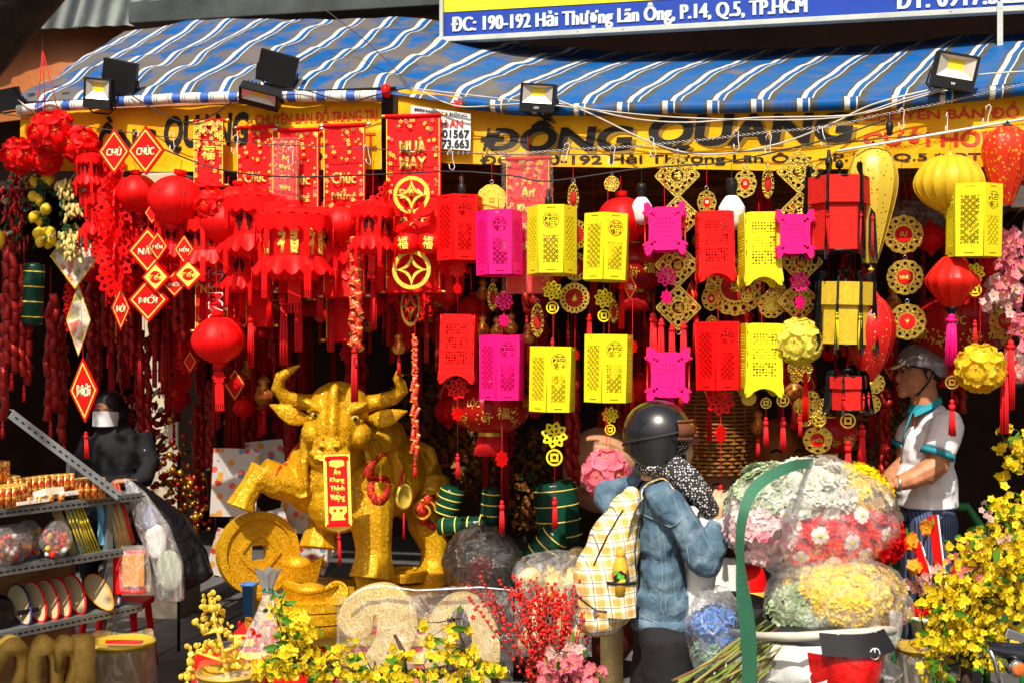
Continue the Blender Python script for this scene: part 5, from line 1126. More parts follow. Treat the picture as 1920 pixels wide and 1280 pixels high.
# fruit garlands at the far left
def lemon(c, r, b): b.lathe([(1*r*.05, 1.25*r), (r*.25, 1.15*r), (r*.8, .6*r), (r, 0), (r*.8, -.6*r), (r*.25, -1.15*r), (.02*r, -1.3*r)], 12, c)
LEM = mk('lemon_skin', (.80, .52, .02), .4, var=.15, bump=.3, bs=200, trans=.1); GLF = mk('garland_leaf', (.02, .07, .025), .45, var=.4, trans=.15); GAR = mk('peanut_cream', (.62, .50, .16), .6, var=.25)
gl = thing('lemon_garland', 'garland of yellow plastic lemons among dark green leaves at the far left', 'garland', FP(80, 400, .0), -YAW)
b = MB(); lemon((0, 0, 0), 11, b); lm = scl(b.mesh(LEM))
for x, y in ((60, 333), (82, 330), (99, 332), (58, 365), (70, 373), (90, 393), (65, 408), (70, 414), (84, 440), (72, 442), (98, 440), (80, 459), (92, 462), (103, 455)): ob('lemon', lm, gl, ((x-80)*KP, rnd.uniform(-.02, .02), (400-y)*KP), (rnd.uniform(-.5, .5), rnd.uniform(-.5, .5), 0), rnd.uniform(.9, 1.1))
def leafmb(L=18, w=6):
    b = MB(); b.grid(3, 6, lambda u, v: ((u-.5)*2*w*sin(pi*(v*.93+.04)), -v*v*4+abs(u-.5)*3, -L*v)); return scl(b.mesh(GLF, fix=False))
lfm = leafmb()
def leaves(par, n, f):
    for i in range(n):
        x, y, z = f(i); ob('leaf', lfm, par, (x*KP, y*KP, z*KP), (rnd.uniform(-1.2, 1.2), rnd.uniform(-1.5, 1.5), rnd.uniform(0, 6)), rnd.uniform(.8, 1.3))
leaves(gl, 46, lambda i: (rnd.gauss(0, 14), rnd.uniform(-6, 12), 80-3.2*i)); b = MB(); b.tube([(0, 5, 110), (3, 5, 0), (0, 5, -75)], 1.5, 5); ob('stem', scl(b.mesh(GLF)), gl)
gg = thing('garlic_garland', 'garland of cream plastic garlic and peanuts right of the lemons', 'garland', FP(130, 400, -.02), -YAW)
b = MB(); b.ell((0, 0, 0), (3.6, 3.6, 8), 8, 6); nm_ = scl(b.mesh(GAR))
for (cx_, cy_, sp_, n) in ((122, 355, 20, 34), (140, 398, 24, 42), (128, 455, 30, 60), (140, 480, 22, 30)):
    for i in range(n): x, y = rnd.gauss(0, sp_*.5), rnd.gauss(0, 9); ob('nut', nm_, gg, ((cx_-130+x)*KP, rnd.uniform(-.03, .01), (400-cy_+y)*KP), (rnd.uniform(-.4, .4), x*-.02+rnd.uniform(-.3, .3), 0), rnd.uniform(.8, 1.1))
leaves(gg, 44, lambda i: (rnd.gauss(0, 12), rnd.uniform(-8, 14), (65, 22, -22, -60)[i % 4]+rnd.gauss(0, 6)))
cg = thing('chilli_garland', 'garland of red plastic chillies with dark leaves at the far left edge', 'garland', FP(28, 400, .05), -YAW)
b = MB(); b.tube([(0, 0, 0), (1, 0, -10), (4, 0, -22)], [2.6, 2.4, .5], 6); chm = scl(b.mesh(mk('chilli', (.30, .008, .006), .3, var=.3)))
for i in range(130): ob('chilli', chm, cg, (rnd.gauss(0, 13)*KP, rnd.uniform(-.03, .03), rnd.uniform(-75, 90)*KP), (rnd.uniform(-.5, .5), rnd.uniform(-.7, .7), rnd.uniform(0, 6)))
leaves(cg, 50, lambda i: (rnd.gauss(0, 15), rnd.uniform(-8, 8), (70, 25, -10, -40)[i % 4]+rnd.gauss(0, 6)))
tag(ob('mango', scl(MB().ell((0, 0, 0), (13, 12, 20), 12, 8).mesh(LEM)), None, FP(-2, 450, -.03)), 'yellow plastic mango cut off by the left edge', 'fruit')
def banh(px, py, s, w, h, rot, lab, k2=1):
    p = FP(px, py, s); k = kpx(p); t = thing('rice_cake_roll', lab, 'cushion', p, -YAW, 'green rice cake shaped cushions'); t.rotation_euler = (0, rot, -YAW); t.scale = (k,)*3
    b = MB(); b.lathe([(w*.2, h/2), (w*.46, h/2-3), (w/2, h/2-8), (w/2, -h/2+8), (w*.46, -h/2+3), (w*.2, -h/2)], 18); ob('body', b.mesh(mk('green_foil', (.004, .045, .026), .22, var=.4, vs=4, bump=.5, bs=30, bd=.01)), t)
    for z in (-.36, -.12, .12, .36): b = MB(); b.lathe([(w/2*1.01, h*z-1), (w/2*1.03, h*z), (w/2*1.01, h*z+1)], 18, caps=False); ob('band', b.mesh(YP), t)
banh(62, 552, .03, 38, 118, .05, 'tall green foil rice cake cushion behind the firecrackers at the left')
# ================================================================= BULL STATUE
GLT = glitter('gold_glitter', (.62, .38, .002), (.58, .23, .001), 230)
GLT2 = glitter('pale_gold_glitter', (.66, .50, .20), (.72, .55, .24), 260)
BY = 5.75; bull = thing('bull_statue', 'gold glitter bull statue with curled horns, one foreleg raised, red scroll on its chest', 'statue', P(640, 1170, BY), 0); KB = BY/FPX
bull.rotation_euler[2] = 0
b = MB(); E = b.ell; rot = lambda a, ax='Y': Matrix.Rotation(a, 3, ax)
E((5, -70, 410), (56, 52, 48)); E((4, -95, 372), (44, 42, 48)); E((-1, -122, 340), (35, 32, 24)); E((-1, -138, 332), (38, 16, 13)); E((3, -118, 378), (15, 26, 46)); E((2, -112, 420), (13, 18, 36), rot=rot(.1))
E((-34, -108, 416), (24, 14, 8), rot=rot(.45)); E((42, -108, 410), (24, 14, 8), rot=rot(-.45)); E((-36, -88, 365), (24, 32, 26)); E((44, -88, 360), (24, 32, 26)); E((-12, -148, 346), (9, 8, 7)); E((12, -148, 346), (9, 8, 7))
E((0, -135, 318), (30, 18, 8)); E((-30, -100, 392), (17, 12, 7)); E((38, -100, 387), (17, 12, 7))
b.tube([(-40, -55, 418), (-66, -60, 420), (-92, -70, 428), (-104, -78, 446), (-98, -86, 466), (-78, -92, 478), (-60, -95, 488)], [17, 15, 14, 13, 11, 7, 2], 12)
b.tube([(52, -55, 415), (78, -60, 420), (104, -70, 428), (122, -80, 442), (118, -88, 456), (112, -92, 464), (114, -96, 474), (126, -94, 468)], [17, 15, 14, 12, 10, 8, 5, 2], 12)
for s_, bx, tx, tz in ((-1, -52, -116, 424), (1, 62, 124, 410)):
    for i in range(13):
        v = i/12; E((bx+(tx-bx)*v, -66-12*sin(pi*v), 388+(tz-392)*v*.8-4*sin(pi*v)), (8, 5, 2+16*sin(pi*min(1, v*.86+.12))), 10, 7)
E((-5, -28, 340), (70, 62, 75)); E((-8, 0, 285), (86, 72, 92)); E((-2, -18, 235), (62, 58, 62)); E((-62, -5, 270), (45, 55, 62)); E((52, -5, 275), (50, 55, 66)); E((60, 90, 275), (92, 120, 92)); E((120, 180, 245), (62, 80, 78)); E((60, 30, 350), (60, 70, 45))
b.tube([(-52, -10, 300), (-85, -30, 262), (-112, -50, 275), (-140, -62, 292)], [50, 40, 33, 29], 12)       # raised foreleg
b.tube([(-135, -62, 300), (-152, -70, 270), (-166, -76, 245), (-172, -80, 228)], [24, 21, 23, 29], 8)
b.tube([(55, -25, 260), (62, -45, 195), (66, -52, 150), (66, -54, 128)], [48, 39, 33, 35], 12); b.tube([(66, -54, 140), (66, -58, 118), (64, -62, 98)], [33, 38, 42], 10)
b.tube([(-20, 60, 230), (-28, 40, 190), (-34, 20, 175)], [48, 34, 30], 12); b.tube([(-34, 18, 190), (-40, 10, 165), (-42, 5, 142)], [26, 34, 40], 10)
b.tube([(145, 150, 250), (158, 130, 195), (150, 115, 165), (168, 110, 130), (170, 108, 100)], [50, 47, 35, 29, 29], 12); b.tube([(168, 108, 110), (168, 104, 90), (166, 102, 70)], [25, 32, 37], 10)
b.tube([(112, 60, 300), (104, 50, 340), (98, 44, 375)], [20, 14, 1], 8); b.tube([(128, 170, 300), (140, 150, 318), (156, 140, 312), (164, 135, 290), (158, 130, 272)], [16, 15, 13, 11, 6], 8)
for i in range(5):                                      # neck folds
    for s_ in (-1, 1): b.tube([(s_*(46+i*6)+3, -72+i*11, 355-i*2), (s_*(60+i*7)+2, -72+i*14, 310-i*5), (s_*(54+i*9), -72+i*13, 262-i*3)], [4, 9, 4], 6)
for i in range(3): b.tube([(60+i*22, -40+i*20, 330-i*3), (74+i*22, -45+i*22, 280), (66+i*22, -50+i*22, 235)], [2, 4, 2], 5)
for cx_, cz_, R_, yy in ((-62, 262, 26, -58), (150, 205, 24, 60), (45, 215, 18, -70)):
    b.tube([(cx_+R_*(1-i/26)*cos(i*.5), yy-2, cz_+R_*(1-i/26)*sin(i*.5)) for i in range(22)], 3.5, 6)
for s_ in (-1, 1): b.tube([(s_*20+4, -112, 400), (s_*34+4, -118, 411), (s_*50+4, -106, 404)], [4, 6, 3], 6); b.tube([(s_*10, -150, 362), (s_*22, -140, 352), (s_*24, -134, 338)], [3, 5, 3], 6)
b.tube([(-28, -150, 326), (-10, -156, 322), (10, -156, 322), (28, -150, 327)], 3.5, 6)
b.v = [(x*KB, y*KB, z*KB) for x, y, z in b.v]
me = blob(b, .0055, GLT, 3, lambda c, n: .0012*nz(c, 60)); body = ob('body', me, bull)
def kb(me): return scl(me, KB)
for x, z, y in ((-31, 399, -117), (40, 392, -117)):
    o = ob('eye', kb(MB().ell((x, y+6, z), (8, 8, 6.5), 12, 8).mesh(mk('eye_white_gold', (.5, .36, .06), .3))), bull); ob('pupil', kb(MB().ell((x+1, y-.5, z), (3.6, 3, 3.8), 10, 6).mesh(BLACK)), o)
for x in (-13, 12): ob('nostril', kb(MB().ell((x, -155, 344), (4, 2.5, 2.5), 8, 5).mesh(mk('nostril_dark', (.12, .05, .005), .8))), bull)
REDG = glitter('red_glitter', (.45, .012, .01), (.55, .02, .01), 420)
from mathutils.bvhtree import BVHTree
bvh = BVHTree.FromPolygons([v.co.copy() for v in me.vertices], [tuple(p.vertices) for p in me.polygons])
def paint_on(pts, r, name, mat, par):                   # a raised painted band following the body
    vs = []
    for x, z in pts:
        h = bvh.ray_cast(Vector((x*KB, -2, z*KB)), Vector((0, 1, 0)))
        if h[0]: vs.append(h[0]-h[1]*r*KB*.62)
    if len(vs) > 2: b = MB(); b.tube(vs, [r*KB*(.7+.5*sin(pi*(i+.6)/(len(vs)+.2))) for i in range(len(vs))], 6, flat=1); ob(name, b.mesh(mat), par)
six = [(88, 318), (80, 322), (70, 312), (64, 295), (62, 275), (64, 255), (72, 242), (82, 240), (90, 250), (93, 265), (88, 277), (78, 280), (68, 272)]
def dens(p, n=6): return [(p[i][0]+(p[i+1][0]-p[i][0])*j/n, p[i][1]+(p[i+1][1]-p[i][1])*j/n) for i in range(len(p)-1) for j in range(n)]+[p[-1]]
paint_on(dens(six), 9, 'red_figure', REDG, bull); paint_on(dens([(180, 215), (168, 228), (152, 222), (145, 205), (150, 185), (163, 172), (175, 168), (183, 160)]), 9, 'red_figure', REDG, bull); paint_on(dens([(-72, 345), (-90, 322), (-104, 298), (-108, 285)]), 3, 'red_figure', REDG, bull)
paint_on(dens([(118, 300), (112, 270), (108, 240), (112, 215)]), 6, 'red_figure', REDG, bull)
o = ob('side_coin', kb(MB().lathe([(1, -1), (16, -1), (17, -3), (21, -3), (22, 2)], 20, axis='y', sc=(1, 1.15)).mesh(GOLDP)), bull, (118*KB, -8*KB, 240*KB), (0, 0, .9)); ob('tassel_cord', kb(MB().tube([(0, 0, -22), (0, 0, -78)], [1, 3], 6).mesh(REDS)), o)
# scroll on the chest
sc_ = thing('chest_scroll', 'red and gold vertical greeting scroll hanging from the mouth of the bull', 'scroll', P(633, 918, BY-.44), 0); ks = (BY-.44)/FPX; sc_.scale = (ks,)*3; sc_.rotation_euler = (0, -.03, 0)
b = MB(); b.box((0, 0, 0), (50, 2, 134)); ob('card', b.mesh(YP), sc_); b = MB(); b.box((0, -1.6, 0), (38, 1, 128)); ob('red_field', b.mesh(RED2), sc_)
for i, (t_, z) in enumerate((('An', 34), ('Khang', 18), ('Thịnh', 2), ('Vượng', -15))): o = text(t_, 12.5 if t_ in ('An', 'Khang') else 15, 14 if t_ == 'An' else 29, YP, .6, .012, res=2, fat=.04); o.transform(Matrix.Translation((0, -2.2, 0))); ob('lettering', o, sc_, (0, 0, z))
b = MB(); b.box((0, -2.6, 60), (44, 2, 5)); ob('top_bar', b.mesh(RED), sc_); b = MB(); b.box((0, -2.6, -66), (44, 2, 5)); ob('bottom_bar', b.mesh(RED), sc_)
L = [[(-16, -30), (16, -30), (17, -40), (10, -48), (14, -56), (-14, -56), (-11, -46), (-17, -40)], circ(3, 8, -6, -38), circ(3, 8, 6, -38)]; o = fill2d(L, YP, .4); o.transform(Matrix.Translation((0, -2.6, 0))); ob('printed_emblem', o, sc_)
o = fill2d([[(-14, 46), (0, 42), (14, 46), (14, 54), (8, 58), (-8, 58), (-14, 54)]], YP, .4); o.transform(Matrix.Translation((0, -2.4, 0))); ob('printed_emblem', o, sc_)
b = MB(); b.ext([(-25, -67), (25, -67), (20, -73), (0, -79), (-20, -73)], -1, 1); ob('lace_edge', b.mesh(GOLD), sc_)
t = tassel(72/KP*ks*.85/1, 9/KP*ks*.8, REDS); 
for c in list(t.children): c.parent = sc_; c.scale = (1/ks*1,)*3; c.location = (0, 0, -80)
bpy.data.objects.remove(t)
# base of coins and ingots
def base_px(x, y, z): return (x*KB, y*KB, z*KB)
def disc(px, py, r, h, lab, ym=0, hole=True, tilt=(0, 0)):
    t = thing('gold_coin', lab, 'coin', bull.location+Vector(base_px(px-640, ym, 1170-py)), 0, 'giant gold glitter coins under the bull'); t.rotation_euler = (tilt[0], tilt[1], 0)
    b = MB(); b.lathe([(r*.05, h/2-2), (r*.78, h/2-2), (r*.8, h/2), (r*.96, h/2), (r, h/2-2), (r, -h/2), (r*.05, -h/2)], 40, sm=False); ob('disc', kb(b.mesh(GLT)), t)
    if hole: b = MB(); b.box((0, 0, h/2-1), (r*.5, r*.5, 4), rz=.6); ob('raised_square', kb(b.mesh(GLT)), t)
disc(585, 1160, 125, 20, 'lowest of the three stacked gold coins under the bull', 10); disc(582, 1138, 123, 20, 'middle of the three stacked gold coins under the bull', 6); disc(586, 1116, 125, 20, 'topmost wide gold coin carrying the ingots', 10)
disc(752, 1084, 48, 16, 'flat gold coin under the near front hoof', 40); disc(800, 1092, 46, 20, 'gold coin under the hind hoof', 70, False); disc(775, 1105, 60, 18, 'thick gold coin at the right end of the base', 20, False); disc(745, 1125, 80, 24, 'wide gold coin below the right ingot', 30, False); disc(770, 1150, 90, 24, 'lowest gold coin at the right of the base', 20, False)
def ingot(px, py, w, h, lab, ym=-30, rz=0):
    t = thing('gold_ingot', lab, 'ingot', bull.location+Vector(base_px(px-640, ym, 1170-py)), rz, 'gold glitter ingots under the bull'); b = MB()
    b.grid(13, 5, lambda u, v: ((u-.5)*w*(.72+.28*v), -w*.26*(.7+.3*v)*sin(pi*(.12+.76*u)), -h*.5+h*v*(.62+.38*abs(2*u-1)**2))); b.grid(13, 5, lambda u, v: ((u-.5)*w*(.72+.28*v), w*.26*(.7+.3*v)*sin(pi*(.12+.76*u)), -h*.5+h*v*(.62+.38*abs(2*u-1)**2)))
    b.grid(13, 3, lambda u, v: ((u-.5)*w, (v-.5)*2*w*.26*sin(pi*(.12+.76*u)), -h*.5+h*(.62+.38*abs(2*u-1)**2)-3)); ob('boat', kb(b.mesh(GLT)), t); ob('dome', kb(MB().ell((0, 0, h*.1), (w*.26, w*.2, h*.34)).mesh(GLT)), t)
ingot(562, 1062, 96, 50, 'gold ingot under the raised foreleg of the bull', -10); ingot(702, 1078, 74, 54, 'gold ingot between the front hooves', -60, .5); ingot(596, 1092, 110, 36, 'leaf shaped gold ingot lying on the coin stack', -80, -.2); disc(645, 1092, 22, 8, 'small gold coin leaning on the leaf shaped ingot', -95, False, (pi/2-.2, 0))
bc = thing('giant_coin', 'giant gold glitter coin with a square hole leaning at the left of the bull', 'coin', bull.location+Vector(base_px(-150, -30, 140)), .55); bc.rotation_euler = (-.06, .04, .5)
rr = 76
b = MB(); Q = [(rr*cos(2*pi*i/48), rr*sin(2*pi*i/48)) for i in range(48)]
m1 = fill2d([Q, circ(rr*.82, 40)], GLT, 13); m2 = fill2d([circ(rr*.82, 40), rect(rr*.36, rr*.36)], GLT, 9); m2.transform(Matrix.Translation((0, 2, 0)))
m3 = fill2d([[(0, rr*.55), (rr*.3, rr*.3), (rr*.55, 0), (rr*.3, -rr*.3), (0, -rr*.55), (-rr*.3, -rr*.3), (-rr*.55, 0), (-rr*.3, rr*.3)], [(0, rr*.42), (rr*.24, rr*.24), (rr*.42, 0), (rr*.24, -rr*.24), (0, -rr*.42), (-rr*.24, -rr*.24), (-rr*.42, 0), (-rr*.24, rr*.24)]], GLT, 11)
for nm, m_ in (('rim', m1), ('face', m2), ('star_ridge', m3)): ob(nm, kb(m_), bc)
ped = thing('red_pedestal', 'red box pedestal with gold paper bands under the bull base', 'pedestal', bull.location+Vector((.04, .08, 0)), 0); ped.location.z = .1
H0 = bull.location.z-.1-.0
b = MB(); b.box((0, .04, H0/2), (1.02, .6, H0)); ob('box', b.mesh(RED2, bev=.006), ped)
for z in (H0-.03, H0-.11): b = MB(); b.box((0, -.265, z), (1.0, .012, .05)); ob('gold_band', b.mesh(YP), ped)
def simple(name, lab, cat, px, py, Y, build, rz=0, group=None, rot_=None):
    p = P(px, py, Y); t = thing(name, lab, cat, p, rz, group); t.scale = (Y/FPX,)*3
    if rot_: t.rotation_euler = rot_
    build(t); return t
def part(t, nm, mb, mat, **k):
    bev = k.pop('bev', 0); fix = k.pop('fix', True); o = ob(nm, mb.mesh(mat, bev=bev, fix=fix) if isinstance(mb, MB) else mb, t, **k); return o
# giant glitter numerals
FILM = film('clear_film', (1, .98, .96), .12, 5); FILM2 = film('thick_film', (1, 1, 1), .22, 6, 1.3)
def numeral(ch, px, py, w, h, Y, lab, mat=GLT2, th=26, rz=0, grp='giant glitter numerals'):
    def f(t):
        me = text(ch, h, w, mat, th, .035, res=8); part(t, 'numeral', me, mat)
    return simple('glitter_numeral', lab, 'numeral', px, py, Y, f, rz, grp)
def numf(lab, cx_, loops): simple('glitter_numeral', lab, 'numeral', cx_, 1240, 4.9, lambda t: part(t, 'numeral', fill2d([[(x-cx_, 1240-y) for x, y in lp] for lp in loops], GLT2, 13), None), 0, 'giant glitter numerals')
cl_ = [(682, 1176, 10), (676, 1172, 24), (668, 1158, 33), (676, 1138, 30), (696, 1122, 26), (722, 1122, 30), (740, 1140, 36), (746, 1170, 38), (736, 1205, 34), (712, 1240, 30), (684, 1275, 28), (664, 1320, 28)]; cs_ = []
for i in range(67): t_ = i/6; j = min(int(t_), 10); t_ -= j; A = [Vector(cl_[max(0, min(11, j+d))]) for d in (-1, 0, 1, 2)]; cs_.append(.5*((2*A[1])+(A[2]-A[0])*t_+(2*A[0]-5*A[1]+4*A[2]-A[3])*t_*t_+(3*A[1]-A[0]-3*A[2]+A[3])*t_**3))
l_, r_ = [], []
for i, c in enumerate(cs_): d = (cs_[min(i+1, 66)]-cs_[max(i-1, 0)]); d = Vector((d.x, d.y)).normalized(); l_.append((c.x-d.y*c.z, c.y+d.x*c.z)); r_.append((c.x+d.y*c.z, c.y-d.x*c.z))
b = MB(); n2 = len(cs_)
def two(t):
    b = MB()
    for q in range(0, 66, 2): 
        pass
    for c in cs_: b.lathe([(1, -12), (c.z, -12), (c.z, 12), (1, 12)], 24, (c.x-706, 0, 1240-c.y), 'y', sm=False)
    b.v = [(x*4.9/FPX, y*4.9/FPX, z*4.9/FPX) for x, y, z in b.v]; me = blob(b, .0035, GLT2, 2); me.transform(Matrix.Scale(FPX/4.9, 4)); part(t, 'numeral', me, None)
simple('glitter_numeral', 'big pale gold glitter numeral 2 wrapped in clear plastic', 'numeral', 706, 1240, 4.9, two, 0, 'giant glitter numerals')
numf('big pale gold glitter numeral 0 right of the wrapped 2', 866, [circ(72, 48, 866, 1216, 106), circ(24, 36, 862, 1212, 78)])
numeral('2', 1000, 1135, 60, 150, 5.3, 'gold glitter numeral 2 wrapped behind the red berry branches'); numeral('0', 1072, 1135, 66, 150, 5.3, 'gold glitter numeral 0 wrapped behind the red berry branches'); numeral('0', 1082, 1068, 60, 90, 5.7, 'gold glitter numeral seen over another, left of the backpack')
numeral('1', 1146, 1290, 40, 240, 4.85, 'gold glitter numeral 1 standing behind the black trousers')
for i, (ch, x, w) in enumerate((('2', 22, 62), ('0', 78, 60), ('2', 122, 50), ('1', 150, 34))): numeral(ch, x, 1262, w, 150, 4.95, 'old gold numeral %s leaning under the left shelf' % ('2 at the far left', '0', '2 before the last', '1 at the right end')[i], mk('old_gold_foam', (.42, .26, .05), .6, .15, .3, 30), 40, .6, 'old gold numerals under the shelf')
def sheet(lab, corners, Y, amp=.02, mat=FILM, nm='plastic_wrap', cat='plastic wrap', nx=50, ny=36, dy=0):
    (x0, y0), (x1, y1), (x2, y2), (x3, y3) = corners; O_ = P((x0+x1)/2, (y0+y3)/2, Y)
    def f(u, v):
        x = (x0*(1-u)+x1*u)*(1-v)+(x3*(1-u)+x2*u)*v; y = (y0*(1-u)+y1*u)*(1-v)+(y3*(1-u)+y2*u)*v
        y += 8*sin(u*7)*(1-v); return P(x, y, Y+dy*v+amp*nz((u*4, v*3, Y))+amp*.5*nz((u*13+v*5, v*9, 2*Y)))-O_
    t = thing(nm, lab, cat, O_); part(t, 'film', MB().grid(nx, ny, f), mat, fix=False); return t
w = sheet('clear plastic stretched over the big glitter numerals 2 and 0', ((632, 1115), (962, 1102), (962, 1300), (630, 1300)), 4.83)
b = MB(); b.tube([P(*q, 4.82)-w.location for q in ((648, 1128), (680, 1104), (720, 1098), (780, 1106), (830, 1104), (900, 1100), (965, 1106))], [.006]*7, 6, flat=.5); part(w, 'folded_edge', b, mk('white_film_edge', (.6, .62, .63), .3))
sheet('clear plastic over the gold numerals behind the red berries', ((968, 1050), (1105, 1045), (1110, 1230), (960, 1230)), 5.2)
# ================================================================= LEFT SHELF STAND
SY = radians(54.3); SO = P(0, 650, 5.0); SO.z = 0
ZINCS = mk('zinc_angle', (.22, .24, .24), .4, .5, .3, 6, .2)
def sl_(px):                                            # distance along the shelf front for a picture column
    a = (px-960)/FPX; return (a*SO.y-SO.x)/(cos(SY)-a*sin(SY))
st_ = thing('shelf_stand', 'slotted steel shelf stand with plywood backs at the left, holding party goods', 'shelf', SO, SY)
def sbox(nm, c, d, m, par=st_, **k): b = MB(); b.box(c, d, **k); return ob(nm, b.mesh(m, bev=.001), par)
g = G('plywood'); n = g.noise(3, 5, g.mp(scale=(1, 1, 7)), dist=1.2); g.p(Base_Color=g.ramp(n, [(.35, (.32, .15, .045)), (.65, (.48, .26, .09))]), Roughness=.6); PLY = g.m
slotb = MB()
for z in (1.08, .84, .576):
    sbox('shelf_board', (.08, .26, z+.003), (1.24, .50, .012), ZINCS); sbox('shelf_edge', (.08, 0, z-.008), (1.24, .004, .034), ZINCS)
    for i in range(44): slotb.box((-.5+i*.028, -.0025, z-.008), (.016, .002, .006))
tag(ob('slot', slotb.mesh(BLKP), st_), kind='stuff')
for x in (sl_(213),): sbox('upright', (x, .04, .62), (.03, .03, 1.0), ZINCS)
sbox('upright', (-.5, .04, .6), (.03, .03, 1.3), ZINCS); sbox('upright', (.66, .48, .6), (.03, .03, 1.2), ZINCS); sbox('back_board', (.05, .4, .73), (1.1, .012, .28), PLY); sbox('back_board', (.05, .4, .33), (1.1, .012, .46), PLY)
p0, p1 = P(20, 775, 5.05), P(224, 930, 5.4)
ab = thing('angle_bar', 'diagonal slotted grey angle bar sloping down to the right above the shelf', 'bar', p0); d = p1-p0; q = d.to_track_quat('X', 'Z'); b = MB(); b.box((d.length/2, 0, 0), (d.length, .003, .04)); b.box((d.length/2, .018, .019), (d.length, .036, .003)); o = part(ab, 'angle', b, mk('pale_zinc', (.35, .38, .39), .4, .3, .3, 6)); o.rotation_mode = 'QUATERNION'; o.rotation_quaternion = q
b = MB()
for i in range(18): b.box((.03+i*d.length/18, -.0025, 0), (.014, .002, .006)); 
o = tag(part(ab, 'slot', b, BLKP), kind='stuff'); o.rotation_mode = 'QUATERNION'; o.rotation_quaternion = q
def on(lx, ly, z): return SO+Vector((cos(SY)*lx-sin(SY)*ly, sin(SY)*lx+cos(SY)*ly, z))
# firework cans: bundles of tubes
g = G('gilt_tube'); z = g.n('SeparateXYZ', 2, {0: g.co('Generated')}); f = g.noise(6, 4, g.co('Generated')); e = g.ramp(g.math('FRACT', g.math('MULTIPLY', z, 2.0)), [(.08, (1,)*3), (.1, (0,)*3), (.9, (0,)*3), (.92, (1,)*3)])
g.p(Base_Color=g.mix(g.math('MAXIMUM', g.ramp(f, [(.5, (0,)*3), (.58, (1,)*3)]), e), (.60, .03, .012), (.80, .50, .10)), Roughness=.3, Metallic=.4); GT = g.m
g = G('gold_tube'); f = g.noise(5, 3, g.co('Generated')); g.p(Base_Color=g.mix(g.ramp(f, [(.5, (0,)*3), (.55, (1,)*3)]), (.75, .52, .10), (.6, .05, .01)), Roughness=.3, Metallic=.5); GT2 = g.m
tb = {}
def can(px, ly, z, n, h, r, lab, mixm=False):
    t = thing('firework_bundle', lab, 'firework', on(sl_(px), ly, z), SY, 'bundles of firework tubes'); 
    if h not in tb: b = MB(); b.lathe([(r*.6, h), (r, h), (r, 0)], 8, sm=True); tb[h] = [b.mesh(GT), b.mesh(GT2)]
    if n == 1: ps = [(0, 0)]
    else: ps = [(0, 0)]+[(2.02*r*cos(2*pi*i/6), 2.02*r*sin(2*pi*i/6)) for i in range(6)]
    if n > 7: ps += [(4*r*cos(2*pi*(i+.5)/12), 4*r*sin(2*pi*(i+.5)/12)) for i in range(12)]
    for i, (x, y) in enumerate(ps): ob('tube', tb[h][1 if (mixm and i % 2) else 0], t, (x, y, 0))
can(20, .05, 1.09, 19, .085, .013, 'red and gold firework bundle on the top shelf at the left'); can(46, .09, 1.09, 19, .085, .013, 'red and gold firework bundle second from the left on the top shelf'); can(60, .2, 1.09, 19, .11, .013, 'taller firework bundle behind on the top shelf'); can(20, .18, 1.18, 19, .085, .013, 'firework bundle stacked on another at the left', True); can(40, .2, 1.18, 19, .085, .013, 'gold striped firework bundle stacked at the left', True)
can(4, .15, 1.27, 7, .16, .016, 'tall gold striped firework tubes standing highest at the left edge', True); can(12, .22, 1.27, 7, .24, .016, 'tallest red firework tubes at the left edge'); can(176, .03, 1.09, 19, .085, .0135, 'red firework bundle with a white price tag at the right end of the top shelf')
tagm = MB(); tagm.box((0, 0, 0), (.05, .001, .035), ry=.6); tag(ob('price_tag', tagm.mesh(WHITE), None, on(sl_(186), -.04, 1.15), (0, 0, SY)), 'white paper price tag tied to the right firework bundle', 'tag')
for i in range(9): can(70+i*12, .16, 1.09, 7, .10, .012, 'red and gold firework bundle in the back row of the top shelf')
for i in range(6): can(20+i*20, .02+.0*i, 1.086, 1, .035, .014, 'short red firework tube lying in the low row on the top shelf')
bxs = [(95, .10, 1.09, .16, .08, .02, (.50, .04, .02), 'flat red packet on the top shelf'), (112, .08, 1.11, .10, .08, .03, (.75, .6, .4), 'white and red box of sticks on the top shelf'), (140, .06, 1.1, .10, .09, .02, (.45, .4, .6), 'lilac packet of sticks on the top shelf'), (60, .02, 1.09, .16, .06, .015, (.6, .3, .1), 'orange packet lying at the front of the top shelf')]
def stripes(name, c):
    g = G(name); n = g.vor(60, g.mp(scale=(1, .3, 1))); g.p(Base_Color=g.mix(g.ramp(n, [(.3, (0,)*3), (.4, (1,)*3)]), c, (.75, .7, .6)), Roughness=.35); return g.m
for px, ly, z, a, b_, c, col, lab in bxs: bb = MB(); bb.box((0, 0, 0), (a, b_, c), rx=-.25, rz=.1); tag(ob('packet', bb.mesh(stripes('packet_print', col), bev=.002), None, on(sl_(px), ly, z+c/2), (0, 0, SY)), lab, 'packet')
